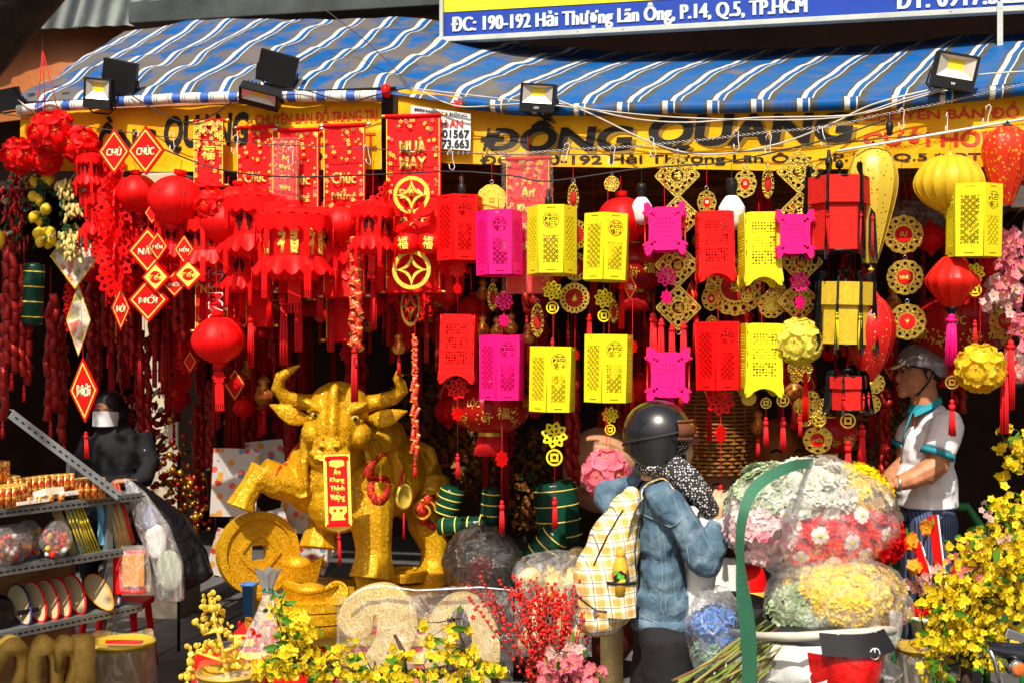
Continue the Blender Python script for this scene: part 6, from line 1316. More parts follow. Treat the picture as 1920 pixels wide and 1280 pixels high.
# middle shelf: sweets bags, blue packs, incense
CAND = [mk('candy_red', (.75, .02, .01), .3, var=.3), mk('candy_yellow', (.85, .55, .03), .3, var=.3), mk('candy_orange', (.8, .15, .02), .3, var=.3), mk('candy_white', (.75, .72, .68), .4, var=.2)]
rr = random.Random(8)
for i, (px, py, r, lab) in enumerate(((12, 1020, 34, 'clear bag of red sweets at the left of the middle shelf'), (50, 1005, 36, 'clear bag of red and yellow sweets second on the middle shelf'), (84, 990, 32, 'clear bag of yellow sweets on the middle shelf'), (112, 1010, 30, 'clear bag of red and white sweets on the middle shelf'), (30, 985, 28, 'clear bag of sweets at the back of the middle shelf'))):
    p = on(sl_(px), .02+.05*(i % 3), .85); t = thing('sweets_bag', lab, 'bag', p, SY, 'bags of sweets')
    for j in range(34):
        b = MB(); a = rr.uniform(0, 6.3); q = rr.random()**.5*.055; c_ = CAND[rr.choice([0, 0, 0, 1, 2, 3] if i != 2 else [1, 1, 0, 3, 1])]; ob('sweet', b.box((0, 0, 0), (.026, .02, .018)).mesh(c_, bev=.005) if j < 0 else MB().ell((0, 0, 0), (rr.uniform(.01, .02), .013, .012), 8, 5).mesh(c_), t, (cos(a)*q, sin(a)*q*.6, .02+rr.random()*.10), (rr.uniform(0, 3), rr.uniform(0, 3), 0))
    b = MB(); b.grid(20, 12, lambda u, v: ((.075*sin(pi*min(1, v*.8+.1))*(1+.12*sin(u*19)))*cos(2*pi*u), .055*sin(pi*min(1, v*.8+.1))*sin(2*pi*u)*(1+.12*sin(u*23)), .16*v)); part(t, 'bag_film', b, film('bag_film', (1, 1, 1), .12, 30), fix=False)
def stick_pack(px, ly, z, n, h, r, lean, m, lab, w=.05):
    t = thing('incense_sticks', lab, 'incense', on(sl_(px), ly, z), SY, 'incense stick bundles'); b = MB(); b.tube([(0, 0, 0), (0, 0, h)], r, 6); sm_ = b.mesh(m)
    for i in range(n): ob('stick', sm_, t, ((i/(n-1)-.5)*w, rr.uniform(-.004, .004), 0), (-.12, lean+rr.uniform(-.03, .03), 0))
YST = mk('yellow_stick', (.72, .55, .03), .5); BST = mk('bamboo_stick', (.55, .42, .16), .5, var=.3)
stick_pack(176, .02, .85, 7, .24, .0045, -.32, YST, 'yellow incense sticks fanned out on the middle shelf', .09); stick_pack(238, .02, .85, 14, .26, .0032, -.22, BST, 'tan incense bundle at the right end of the middle shelf', .07); stick_pack(150, .04, .85, 12, .24, .003, -.35, BST, 'thin tan incense bundle in the middle of the shelf', .04); stick_pack(254, .04, .86, 6, .28, .006, -.25, mk('red_stick', (.6, .04, .015), .4), 'red packets at the very end of the middle shelf', .05)
for px, z, a, lab in ((160, .95, -.35, 'sky blue plastic pack leaning behind the yellow sticks'), (222, .87, 0, 'small sky blue pack between the incense bundles'), (205, .97, -.1, 'sky blue pack behind the yellow sticks')):
    b = MB(); b.grid(8, 10, lambda u, v: ((u-.5)*.05, .008*sin(u*9+v*7), (v-.5)*(.2 if z > .9 else .03))); tag(ob('blue_pack', b.mesh(mk('sky_blue_pack', (.15, .45, .65), .3, var=.4), fix=False), None, on(sl_(px), .05, z), (0, a, SY)), lab, 'packet')
# lower shelf: straw insoles
g = G('straw'); w_ = g.n('TexWave', 0, {'Vector': g.co(), 'Scale': 60, 'Distortion': 2}); g.p(Base_Color=g.mix(w_, (.62, .50, .28), (.42, .31, .14)), Roughness=.85); g.bump(w_, .5, .003); STRAW = g.m
def insole(px, ly, rz, lab, edge, tl=-.5):
    t = thing('straw_mat', lab, 'straw mat', on(sl_(px), ly, .66), SY+.25+rz, 'straw mats with coloured edges'); t.rotation_euler = (-.5, tl, SY-.9+rz)
    q = [(.035*(1+.25*sin(a*1))*cos(a)*1.25, .10*sin(a)) for a in [2*pi*i/32 for i in range(32)]]
    ob('mat', fill2d([q], STRAW, .004), t); b = MB(); b.tube([(x, 0, z) for x, z in q+[q[0]]], .0055, 6, caps=False); ob('edging', b.mesh(edge), t)
NAVY = mk('navy_edge', (.03, .03, .16), .6)
for i, (px, e, lab) in enumerate(((64, NAVY, 'straw mat with a navy edge, leftmost on the lower shelf'), (92, RED2, 'straw mat with a red edge, second on the lower shelf'), (116, RED2, 'straw mat with a red edge, third on the lower shelf'), (138, RED2, 'straw mat with a red edge, fourth on the lower shelf'), (166, RED2, 'large straw mat with a red edge, fifth on the lower shelf'), (232, NAVY, 'straw mat with a navy edge at the right end'))): insole(px, .10-.0*i, .0, lab, e, -.62)
insole(200, .05, .1, 'straw mat with an orange edge and red flowers', mk('orange_edge', (.8, .28, .02), .6), -.75)
for z in (0, .03): pass
pn = thing('black_pan', 'round black pan lying on the lower shelf at the left edge', 'pan', on(sl_(12), .05, .64), SY); b = MB(); b.lathe([(.01, .0), (.06, .004), (.085, .025), (.088, .025), (.062, -.002), (.01, -.004)], 28, axis='y'); part(pn, 'dish', b, BLACK); b = MB(); b.box((.13, 0, 0), (.1, .012, .02)); part(pn, 'handle', b, BLACK, bev=.004)
# bucket
def bucket(px, py, Y, r, h, lab, mat):
    p = P(px, py, Y); t = thing('bucket', lab, 'bucket', p); k = Y/FPX; t.scale = (k,)*3
    b = MB(); b.lathe([(r*.78, -h), (r, 0), (r*1.04, 1), (r*1.04, 5), (r*.97, 5), (r*.9, -4), (r*.3, -8), (1, -8)], 32); part(t, 'pail', b, mat)
    b = MB(); b.grid(40, 8, lambda u, v: (cos(2*pi*u)*r*(1.06-.10*v+.05*sin(u*25)*(1-v)), sin(2*pi*u)*r*(1.06-.1*v), -h*.9+(h+14+7*sin(u*17))*v if v < 1 else 14+7*sin(u*17))); part(t, 'plastic_wrap', b, FILM, fix=False); return t
bk = bucket(230, 1206, 5.3, 58, 90, 'gold bucket wrapped in clear plastic on the ground by the shelf', mk('gold_plastic', (.55, .38, .03), .3, .3, .15)); b = MB(); b.ext([(-30, -8), (34, -12), (38, 2), (0, 8), (-34, 4)], -2, 2, 'xy'); part(bk, 'red_packet', b, RED2, loc=(0, 0, 4))
bucket(432, 1262, 4.75, 62, 60, 'gold pot wrapped in plastic under the coin tree', mk('gold_pot', (.6, .4, .05), .35, .3, .2))
# bags hanging beside the shelf
def bagf(name, lab, px, py, Y, pts, dep, mat, rzf=0, extra=None):
    p = P(px, py, Y); t = thing(name, lab, 'bag', p); k = Y/FPX; t.scale = (k,)*3
    def f(u, v):
        l = interp([(q[1], q[0]) for q in pts], v); r = interp([(q[1], q[2]) for q in pts], v); z = interp([(q[1], q[3]) for q in pts], v); a = 2*pi*u; w = (r-l)/2
        x = (l+r)/2+w*cos(a)*(1+.05*nz((u*6, v*4, 1))); y = dep*sin(a)*min(1, w/30)*(1+.15*sin(a*7+v*5)); return (x-px, y+3*nz((u*8, v*9, 0)), -(z-py))
    b = MB(); b.grid(49, 24, f); part(t, 'bag_skin', b, mat, fix=False)
    if extra: extra(t)
    return t
bagf('black_bag', 'large black plastic bag slumping right of the shelf', 320, 1000, 5.75, [(236, 0, 252, 900), (240, .1, 275, 915), (250, .35, 345, 965), (262, .6, 385, 1030), (290, .85, 402, 1080), (300, .97, 330, 1118), (310, 1, 320, 1122)], 40, mk('black_bag', (.008, .008, .01), .32, var=.3, bump=.9, bs=14, bd=.03))
def inner(t):
    for x, z, r, m in ((-10, 5, 22, CAND[3]), (16, -50, 26, mk('pale_green_wad', (.36, .40, .28), .6)), (-22, 50, 16, mk('lilac_cloth', (.16, .16, .36), .7))): part(t, 'stuffing', MB().ell((x, 6, z), (r, 5, r*1.5), 12, 8), m)
bagf('clear_bag', 'clear plastic bag of white wads between the shelf and the black bag', 300, 1020, 5.6, [(232, 0, 242, 896), (238, .15, 275, 925), (255, .4, 318, 985), (282, .7, 345, 1060), (292, .95, 346, 1120), (296, 1, 344, 1124)], 24, FILM2, 0, inner)
def innr(t): part(t, 'contents', MB().box((0, 0, -5), (40, 16, 60)), mk('orange_packet', (.75, .28, .03), .3)); part(t, 'contents', MB().box((-10, 4, -10), (60, 12, 80)), RED2)
bagf('gift_bag', 'red and orange packet in a clear bag hanging from the shelf end', 252, 1062, 5.5, [(228, 0, 270, 1022), (222, .4, 282, 1060), (224, .9, 284, 1108), (240, 1, 270, 1112)], 12, FILM, 0, innr)
# vendor
def person_body(mb, vox, mat, k, disp=None, sm=5):
    mb.v = [(x*k, y*k, z*k) for x, y, z in mb.v]; return blob(mb, vox, mat, sm, disp)
VY = 6.15; kv = VY/FPX; ven = thing('person', 'person in a black jacket and white face mask seated behind the shelf', 'person', P(215, 1100, VY))
b = MB(); E = b.ell; E((0, 0, 250), (50, 34, 62)); E((0, 4, 185), (52, 36, 60)); b.tube([(-40, 0, 280), (-62, -10, 225), (-50, -40, 180)], [22, 20, 15], 10); b.tube([(45, 0, 285), (66, -5, 235), (64, -30, 205), (48, -48, 200)], [24, 22, 18, 14], 10); b.tube([(-2, 0, 290), (-4, -4, 318)], [22, 18], 10); b.tube([(-20, 0, 140), (-25, -60, 120), (-25, -70, 30)], [34, 26, 16], 10); b.tube([(20, 0, 140), (25, -60, 120), (25, -70, 30)], [34, 26, 16], 10); b.tube([(-25, -62, 26), (-25, -96, 12)], [14, 9], 8); b.tube([(25, -62, 26), (25, -96, 12)], [14, 9], 8)
JB = mk('black_jacket', (.012, .012, .014), .8, var=.3, bump=.4, bs=30, bd=.01)
ob('body', person_body(b, .008, JB, kv, lambda c, n: .006*nz(c, 14)+.003*nz(c, 34)), ven)
b = MB(); E = b.ell; E((-12, -4, 330), (22, 25, 30)); E((-14, -12, 318), (17, 18, 20)); E((-15, -30, 326), (4, 5, 6)); E((9, -2, 326), (3, 6, 8)); b.tube([(-4, 0, 315), (-2, 0, 290)], [14, 15], 10); E((-22, -26, 336), (4, 3, 2)); E((-8, -27, 336), (4, 3, 2)); hd = ob('head', person_body(b, .004, mk('shaded_tan_skin', (.22, .09, .045), .55), kv, sm=3), ven)  # dark face skin, deepened further to put shade into its colour
b = MB(); b.grid(16, 12, lambda u, v: ((-13+25*sin((u-.5)*2.7)), (-4-32*cos((u-.5)*2.7)), 303+26*v+3*(1-abs(u-.5)*2)*v)); part(ven, 'face_mask', scl(b.mesh(mk('mask_white', (.65, .64, .66), .8, bump=.3), fix=False), kv), None)
b = MB(); b.ell((-8, 2, 342), (27, 28, 27), 20, 12); b.ell((0, 10, 325), (24, 20, 28)); part(ven, 'hair', scl(b.mesh(mk('black_hair', (.012, .01, .01), .5, bump=.6, bs=120)), kv), None)
for x in (-20, -7): part(ven, 'eye', scl(MB().ell((x, -25.5, 334), (3, 2, 1.6), 8, 5).mesh(BLACK), kv), None)
b = MB(); b.box((62, -23, 235), (2, 1.5, 50), ry=.05); part(ven, 'white_stripe', scl(b.mesh(WHITE), kv), None)
def hand(par, k, O_, R_, mat, side=1, curl=.9, sc=1.0, vox=.0022):
    """palm, four curled fingers and a thumb grown into one surface; fingers along +x, palm facing -z, size in metres"""
    b = MB(); b.ell((.045, 0, 0), (.048, .040, .016), 14, 8); b.tube([(-.03, 0, 0), (.02, 0, 0)], [.026, .03], 10, flat=.7)
    for i, (y, L) in enumerate(((.028, .068), (.010, .076), (-.009, .070), (-.027, .055))):
        p = Vector((.08, y*side, 0)); a = -curl*.35; pts = [p-Vector((.02, 0, 0)), p]
        for sgm, fr in enumerate((.45, .3, .25)): p = p+Vector((cos(a), 0, sin(a)))*L*fr; pts.append(p); a -= curl*.8
        b.tube(pts, [.009, .0092, .0085, .0078, .0066], 8); b.ell(pts[-1], .0068, 8, 6)
    p = [Vector((.015, .03*side, -.004)), Vector((.04, .052*side, -.016)), Vector((.066, .056*side, -.028)), Vector((.085, .046*side, -.036))]; b.tube(p, [.013, .012, .0105, .0085], 8); b.ell(p[-1], .0088, 8, 6)
    b.v = [tuple(Vector(v)*sc) for v in b.v]; me = blob(b, vox, mat, 2); me.transform(Matrix.Translation(O_) @ R_.to_4x4()); return ob('hand', me, par)
hand(ven, kv, Vector((50*kv, -50*kv, 200*kv)), Matrix.Rotation(2.6, 3, 'Z') @ Matrix.Rotation(.5, 3, 'X'), SKIN, 1, .8, .95, .003)
stl = thing('stool', 'low red plastic stool under the seated vendor', 'stool', P(215, 650, VY)); stl.location.z = .1
for sx in (-1, 1):
    for sy in (-1, 1): b = MB(); b.tube([(sx*.15, sy*.15+.03, 0), (sx*.12, sy*.12+.03, .34)], .018, 6); part(stl, 'leg', b, RED)
b = MB(); b.box((0, .03, .355), (.3, .3, .03)); part(stl, 'seat', b, RED, bev=.006)
# posters of stickers, poles, baubles and foil goods
def sticker_mat(name):
    g = G(name); v = g.vor(22, g.co(), 1); vd = g.vor(22, g.co()); s_ = g.n('SeparateColor', 0, {0: v}); col = g.ramp(s_, [(0, (.55, .05, .03)), (.3, (.7, .35, .05)), (.5, (.15, .25, .4)), (.62, (.75, .12, .1)), (.8, (.62, .3, .1))], True)
    g.p(Base_Color=g.mix(g.ramp(vd, [(.36, (1,)*3), (.42, (0,)*3)]), (.62, .58, .55), col), Roughness=.35); return g.m
ST = sticker_mat('sticker_print')
for i, (px, py, w, h, rz, ry, Y, lab) in enumerate(((440, 905, 84, 130, .2, .06, 6.2, 'white sticker sheet with round red figures, leftmost behind the bull'), (500, 870, 70, 90, 0, -.1, 6.5, 'white sticker sheet behind the raised foreleg'), (560, 960, 70, 80, .1, .2, 6.3, 'white sticker sheet under the belly of the bull'), (520, 1010, 60, 110, -.1, -.3, 6.25, 'tilted sticker sheet behind the giant coin'), (430, 1040, 70, 90, .1, .3, 6.25, 'tilted sticker sheet left of the giant coin'), (590, 1040, 60, 60, 0, .4, 6.35, 'sticker sheet lying between the hooves'), (470, 985, 60, 60, .0, -.5, 6.3, 'rumpled sticker sheet above the giant coin'))):
    def f(t): part(t, 'card', MB().grid(6, 6, lambda u, v: ((u-.5)*w, 4*sin(u*3), (v-.5)*h)), ST, fix=False)
    simple('sticker_sheet', lab, 'sticker sheet', px, py, Y, f, rz, 'sticker sheets', (.1, ry, rz))
t = simple('banner_pole', 'dark pole with white lettering leaning against the pillar', 'pole', 388, 790, 6.9, lambda t: (part(t, 'pole', MB().tube([(-14, 0, 140), (14, 0, -160)], 11, 10), BLACK), None)); me = text('NGUYEN THANH', 10, 180, WHITE, .5, .02); me.transform(Matrix.Translation((0, -12, 0)) @ Matrix.Rotation(pi/2-.09, 4, 'Y')); part(t, 'lettering', me, None)
t = simple('steel_pole', 'thin dark steel pole left of the bull', 'pole', 408, 820, 6.7, lambda t: part(t, 'pole', MB().tube([(0, 0, 180), (0, 0, -260)], 5, 8), BLACK))
BAU = [mk('bauble_gold', (.7, .35, .04), .2, .8, .2, 30), mk('bauble_red', (.4, .02, .01), .2, .5, .2, 30), mk('bauble_bronze', (.35, .12, .03), .25, .8, .3, 30)]
t = thing('bauble_tree', 'small tree of gold and red baubles in the shade behind the seated vendor', 'tree', P(335, 920, 6.4)); t.scale = (6.4/FPX,)*3
bm_ = [MB().ell((0, 0, 0), 1, 10, 7).mesh(m) for m in BAU]
for i in range(190):
    x, z = rr.gauss(0, 28), rr.gauss(0, 42); ob('bauble', bm_[rr.choice([0, 1, 2, 2])], t, (x+z*-.15, rr.gauss(0, 14), z), (0, 0, 0), rr.uniform(3, 7))
b = MB(); b.tube([(0, 0, -300), (0, 0, 60)], 3, 5)
for i in range(14): a = rr.uniform(0, 6); b.tube([(0, 0, -60+i*9), (cos(a)*30, sin(a)*10, -40+i*9)], 1, 4)
part(t, 'stem', b, BLACK)
# foil leaves spray
t = thing('foil_spray', 'spray of crumpled red and silver foil behind the seated vendor', 'ornament', P(270, 790, 6.5)); t.scale = (6.5/FPX,)*3; lf_ = [MB().grid(4, 6, lambda u, v: ((u-.5)*9*sin(pi*(v*.9+.05)), 3*sin(v*6), v*26)).mesh(m, fix=False) for m in (mk('foil_red', (.45, .01, .01), .2, .5, .4, 20), mk('foil_silver', (.55, .45, .38), .2, .7, .4, 20))]
for i in range(150): ob('foil_leaf', lf_[0 if rr.random() < .72 else 1], t, (rr.gauss(0, 22)+i*.12-8, rr.gauss(0, 10), 55-i*.9+rr.gauss(0, 12)), (rr.uniform(-1, 1), rr.uniform(-2.6, 2.6), rr.uniform(0, 3)))
# ================================================================= PEOPLE
def stand(px, Y, label): p = P(px, 650, Y); p.z = 0; return thing('person', label, 'person', p), Y/FPX
g = G('denim'); n = g.noise(9, 6, rough=.65); f2 = g.noise(200, 2, g.mp(scale=(1, 1, 3))); g.p(Base_Color=g.mix(g.math('MULTIPLY', f2, .5), g.ramp(n, [(.3, (.028, .065, .11)), (.5, (.075, .135, .19)), (.7, (.22, .30, .37))]), (.03, .08, .14)), Roughness=.85); g.bump(g.noise(26, 5, dist=.6), .8, .012); DENIM = g.m
SEAM = mk('denim_seam', (.17, .24, .27), .8)
BTR = mk('black_trousers', (.014, .013, .015), .85, var=.3, bump=.5, bs=16, bd=.012)
def body(t, k, name, b, vox, mat, sm=5, disp=None): return ob(name, person_body(b, vox, mat, k, disp, sm), t)
wm, kw = stand(1235, 4.6, 'woman in black helmet and denim jacket seen from behind, holding her dotted scarf')
b = MB(); E = b.ell                                      # trousers and shoes
E((8, 0, 345), (58, 72, 42)); b.tube([(10, -36, 345), (14, -40, 200), (12, -42, 60)], [50, 46, 40], 14); b.tube([(8, 36, 345), (-10, 40, 200), (-26, 42, 60)], [50, 46, 40], 14)
body(wm, kw, 'trousers', b, .011, BTR, 5, lambda c, n: .006*nz((c.x*9, c.y*9, c.z*2.5))+.002*nz(c, 30))
for x, y in ((14, -42), (-24, 42)): b = MB(); b.ell((x+18, y, 16), (46, 20, 16)); b.box((x+16, y, 5), (92, 38, 10)); part(wm, 'shoe', scl(b.mesh(BLACK, bev=1), kw), None)
b = MB(); E = b.ell
E((-2, 0, 580), (40, 74, 48)); E((2, 0, 520), (45, 72, 66)); E((6, 0, 450), (47, 68, 66)); E((14, 0, 400), (56, 70, 48)); b.tube([(14, 0, 420), (16, 0, 352)], [64, 60], 18, flat=1.05)
E((-2, -58, 604), (31, 30, 27)); b.tube([(2, -64, 602), (38, -86, 548), (70, -96, 488)], [34, 31, 29], 12); E((72, -94, 484), (30, 28, 28)); b.tube([(74, -92, 484), (92, -86, 520), (96, -72, 556)], [27, 24, 19], 12)
b.tube([(-4, 58, 604), (-50, 80, 606), (-100, 62, 598)], [26, 23, 20], 12); E((-102, 60, 596), (18, 18, 20)); b.tube([(-102, 58, 594), (-84, 40, 566), (-60, 22, 545)], [25, 22, 18], 10); E((4, 0, 634), (34, 40, 18))
def wrk(c, n):
    a = .004*nz((c.x*7, c.y*7, c.z*7))-.015*abs(nz((c.x*9+c.z*7, c.y*8, c.z*12-c.x*6)))+.006*nz((c.x*22-c.z*12, c.y*14, c.z*20)); return a+.0022*nz(c, 45)
jk = body(wm, kw, 'jacket', b, .0075, DENIM, 4, wrk)
jb = BVHTree.FromPolygons([v.co.copy() for v in jk.data.vertices], [tuple(p.vertices) for p in jk.data.polygons])
def seam(par, bv, k, pts, r, mat, name='seam', d=1, n=10):
    vs = []
    for i in range(len(pts)-1):
        for j in range(n):
            x = pts[i][0]+(pts[i+1][0]-pts[i][0])*j/n; z = pts[i][1]+(pts[i+1][1]-pts[i][1])*j/n; h = bv.ray_cast(Vector((x*k, -2, z*k)), Vector((0, 1, 0)))
            if h[0]: vs.append(h[0]+h[1]*.0012)
    if len(vs) > 2: bb = MB(); bb.tube(vs, r*k, 5); ob(name, bb.mesh(mat), par)
for pts, r in (([(-46, 570), (-20, 562), (10, 552), (34, 570)], 1.1), ([(-10, 556), (0, 470), (-4, 378)], 1.1), ([(-2, 556), (8, 470), (4, 378)], 1.0), ([(16, 604), (26, 570), (36, 520), (44, 480)], 1.1), ([(36, 596), (58, 556), (88, 500)], 1.0), ([(-36, 378), (0, 370), (40, 370), (66, 368)], 1.1), ([(-30, 382), (-30, 356)], 1.0), ([(2, 375), (2, 352)], 1.0), ([(20, 450), (26, 390)], .9), ([(92, 556), (112, 548)], 1.2)): seam(wm, jb, kw, pts, r, SEAM)
b = MB(); b.tube([(x, 0, z) for x, z in ((0, 0),)]*1+[(0, .1, 0)], 1) if False else None
h = jb.ray_cast(Vector((-28*kw, -2, 364*kw)), Vector((0, 1, 0))); b = MB(); b.lathe([(4, 0), (3.6, -1.6), (1, -2)], 12, axis='y'); ob('button', scl(b.mesh(STEEL), kw), wm, h[0] if h[0] else (0, 0, 0))
b = MB(); b.tube([(16, 0, 372), (16, 0, 350)], [62, 60], 28, flat=1.1); part(wm, 'waistband', scl(b.mesh(DENIM), kw*1.03), None, loc=(0, 0, -.022))
b = MB(); E = b.ell; E((8, 0, 702), (44, 40, 52)); E((16, 0, 672), (36, 34, 36)); E((50, 0, 690), (7, 6, 8)); b.tube([(0, 0, 680), (-2, 0, 625)], [30, 32], 12); body(wm, kw, 'head', b, .005, SKIN2, 3)
for y in (-14, 14): part(wm, 'eye', scl(MB().ell((47, y, 704), (3, 6, 3.4), 10, 6).mesh(BLACK), kw), None)
b = MB(); b.ell((36, 0, 678), (29, 30, 31), 20, 12); part(wm, 'face_mask', scl(b.mesh(mk('peach_mask', (.62, .36, .24), .8, bump=.2)), kw), None)
g = G('dotted_scarf'); v = g.vor(105, g.co(), rand=.6); n = g.ramp(v, [(.30, (1,)*3), (.36, (0,)*3)]); g.p(Base_Color=g.mix(n, (.012, .011, .014), (.62, .58, .56)), Roughness=.8); SCARF = g.m
b = MB(); E = b.ell; E((2, 0, 652), (50, 56, 22)); E((14, 0, 672), (44, 46, 30)); E((26, -4, 694), (30, 42, 30)); b.tube([(10, -50, 652), (40, -64, 630), (66, -72, 606), (90, -68, 572)], [18, 22, 21, 17], 10); b.tube([(20, -40, 668), (50, -56, 640), (80, -66, 604)], [16, 18, 14], 10)
body(wm, kw, 'scarf', b, .0055, SCARF, 2, lambda c, n: .004*nz((c.x*24+c.z*20, c.y*12, c.z*30)))
hand(wm, kw, Vector((92*kw, -68*kw, 558*kw)), Matrix.Rotation(.1, 3, 'Z') @ Matrix.Rotation(-1.25, 3, 'Y') @ Matrix.Rotation(1.2, 3, 'X'), SKIN2, 1, 1.3, .98)
hand(wm, kw, Vector((-62*kw, 22*kw, 548*kw)), Matrix.Rotation(.5, 3, 'Z') @ Matrix.Rotation(.9, 3, 'Y'), SKIN2, 1, 1.2, .95)
# helmet
def helmet(t, k, c, r, tmax, mat, rz, rim=2.2, dark=BLACK):
    hl = ob('helmet', None, t, (c[0]*k, c[1]*k, c[2]*k), (0, 0, rz))
    def f(sc):
        def ff(u, v): a = 2*pi*u; th = radians(tmax(a))*v; q = sin(th) if th < pi/2 else .80+.20*cos((th-pi/2)*1.5); return (r[0]*sc*q*cos(a), r[1]*sc*q*sin(a), r[2]*sc*cos(th)*(1 if th < pi/2 else 1.12))
        return ff
    part(hl, 'shell', scl(MB().grid(65, 26, f(1)).mesh(mat, fix=False), k), None); part(hl, 'liner', scl(MB().grid(49, 18, f(.93)).mesh(BLACK, fix=False), k), None)
    bb = MB(); bb.tube([f(.985)(i/64, 1) for i in range(65)], rim, 6, caps=False); part(hl, 'rim', scl(bb.mesh(dark), k), None); return hl
g = G('worn_black_shell'); sp = g.vor(26, g.co(), rand=1); s2 = g.noise(140, 2); scr = g.ramp(g.math('ADD', sp, g.math('MULTIPLY', s2, .12)), [(.085, (1,)*3), (.10, (0,)*3)]); g.p(Base_Color=g.mix(scr, (.010, .010, .011), (.22, .22, .22)), Roughness=g.ramp(g.noise(12, 4), [(.35, (.16,)*3), (.7, (.3,)*3)]), Coat_Weight=.5); g.b.inputs['Coat Roughness'].default_value = .2
def tw(a):                                              # open face: high at the brow, deep over the ears, shorter at the nape
    d = abs((a+pi) % (2*pi)-pi)/pi; return interp([(0, 84), (.17, 90), (.27, 135), (.42, 150), (.58, 142), (.72, 118), (1, 112)], d)
hl = helmet(wm, kw, (-2, 0, 712), (67, 60, 64), tw, g.m, -.5)
b = MB()
for i in range(28): a = .25-(i/27)*3.3; b.v, b.f = b.v, b.f
def onh(a, zz, sc=1.02): q = sqrt(max(0, 1-(zz/64)**2)); return (67*sc*q*cos(a), 60*sc*q*sin(a), zz*sc)
st = [onh(-.25-i/40*2.9, 12-i/40*38) for i in range(41)]; b = MB(); b.tube(st, 3.6, 8, flat=.7); b.tube([onh(.25+i/40*2.9, 12-i/40*38) for i in range(41)], 3.6, 8, flat=.7); part(hl, 'goggle_strap', scl(b.mesh(mk('strap_black', (.02, .02, .02), .6)), kw), None)
b = MB(); b.grid(24, 8, lambda u, v: ((66+7*sin(pi*v))*cos((u-.5)*1.3), (60+7*sin(pi*v))*sin((u-.5)*1.3), 26-32*v)); b.tube([(68*cos((i/20-.5)*1.3), 62*sin((i/20-.5)*1.3), 27) for i in range(21)], 2.6, 6); b.tube([(68*cos((i/20-.5)*1.3), 62*sin((i/20-.5)*1.3), -6) for i in range(21)], 2.6, 6)
part(hl, 'goggles', scl(b.mesh(mk('amber_goggle', (.16, .05, .02), .08, coat=1), fix=False), kw), None)
b = MB(); b.grid(20, 5, lambda u, v: ((60+24*v)*cos((u-.5)*1.7), (54+18*v)*sin((u-.5)*1.7), -2-9*v*cos((u-.5)*2))); part(hl, 'peak', scl(b.mesh(BLACK, fix=False), kw), None)
for x, z in ((24, -24), (26, -36)): y = -60*sqrt(1-(x/67)**2-(z/64)**2); part(hl, 'stud', scl(MB().ell((x, y-.5, z), (2.6, 1.6, 2.6), 10, 6).mesh(STEEL), kw), None)
# plaid backpack
g = G('plaid'); sx = g.n('SeparateXYZ', None, {0: g.mp(rot=(0, .12, 0))}); X, Z = sx.outputs[0], sx.outputs[2]; X = g.math('ADD', X, g.math('MULTIPLY', sx.outputs[1], .35))
def band(v, per, w, o=0): return g.math('LESS_THAN', g.math('FRACT', g.math('ADD', g.math('DIVIDE', v, per), o+40)), w)
a_, b_ = band(X, .046, .52), band(Z, .046, .52); s_ = g.math('ADD', a_, b_); base = g.ramp(g.math('MULTIPLY', s_, .5), [(0, (.74, .72, .66)), (.4, (.70, .56, .32)), (.9, (.60, .36, .08))], True)
ln = g.math('MAXIMUM', band(X, .046, .055, .2), band(Z, .046, .055, .2)); ln2 = g.math('MAXIMUM', band(X, .046, .04, .70), band(Z, .046, .04, .70))
g.p(Base_Color=g.mix(g.math('MULTIPLY', ln2, .5), g.mix(g.math('MULTIPLY', ln, .85), base, (.03, .03, .04)), (.2, .15, .1)), Roughness=.8); g.bump(g.noise(18, 4), .7, .012); PLAID = g.m
bp = thing('backpack', 'yellow and white plaid backpack with a bottle in its side pocket, worn by the woman', 'backpack', wm.location.copy())
b = MB(); E = b.ell; E((-98, -16, 412), (60, 56, 66)); E((-100, -16, 440), (62, 56, 80)); E((-86, -14, 500), (50, 50, 70)); E((-66, -10, 552), (32, 38, 50)); E((-52, -8, 590), (18, 28, 26)); E((-112, -18, 370), (46, 46, 34))
pk = body(bp, kw, 'pack_body', b, .008, PLAID, 4, lambda c, n: .006*nz((c.x*10, c.y*10, c.z*8))+.003*nz((c.x*26+c.z*16, c.y*20, c.z*26)))
pb = BVHTree.FromPolygons([v.co.copy() for v in pk.data.vertices], [tuple(p.vertices) for p in pk.data.polygons])
for pts, r in (([(-70, 575), (-100, 530), (-128, 470)], 1.6), ([(-40, 560), (-50, 500), (-46, 450)], 1.3), ([(-160, 420), (-120, 395), (-70, 392)], 1.4)): seam(bp, pb, kw, pts, r, BLACK, 'zip')
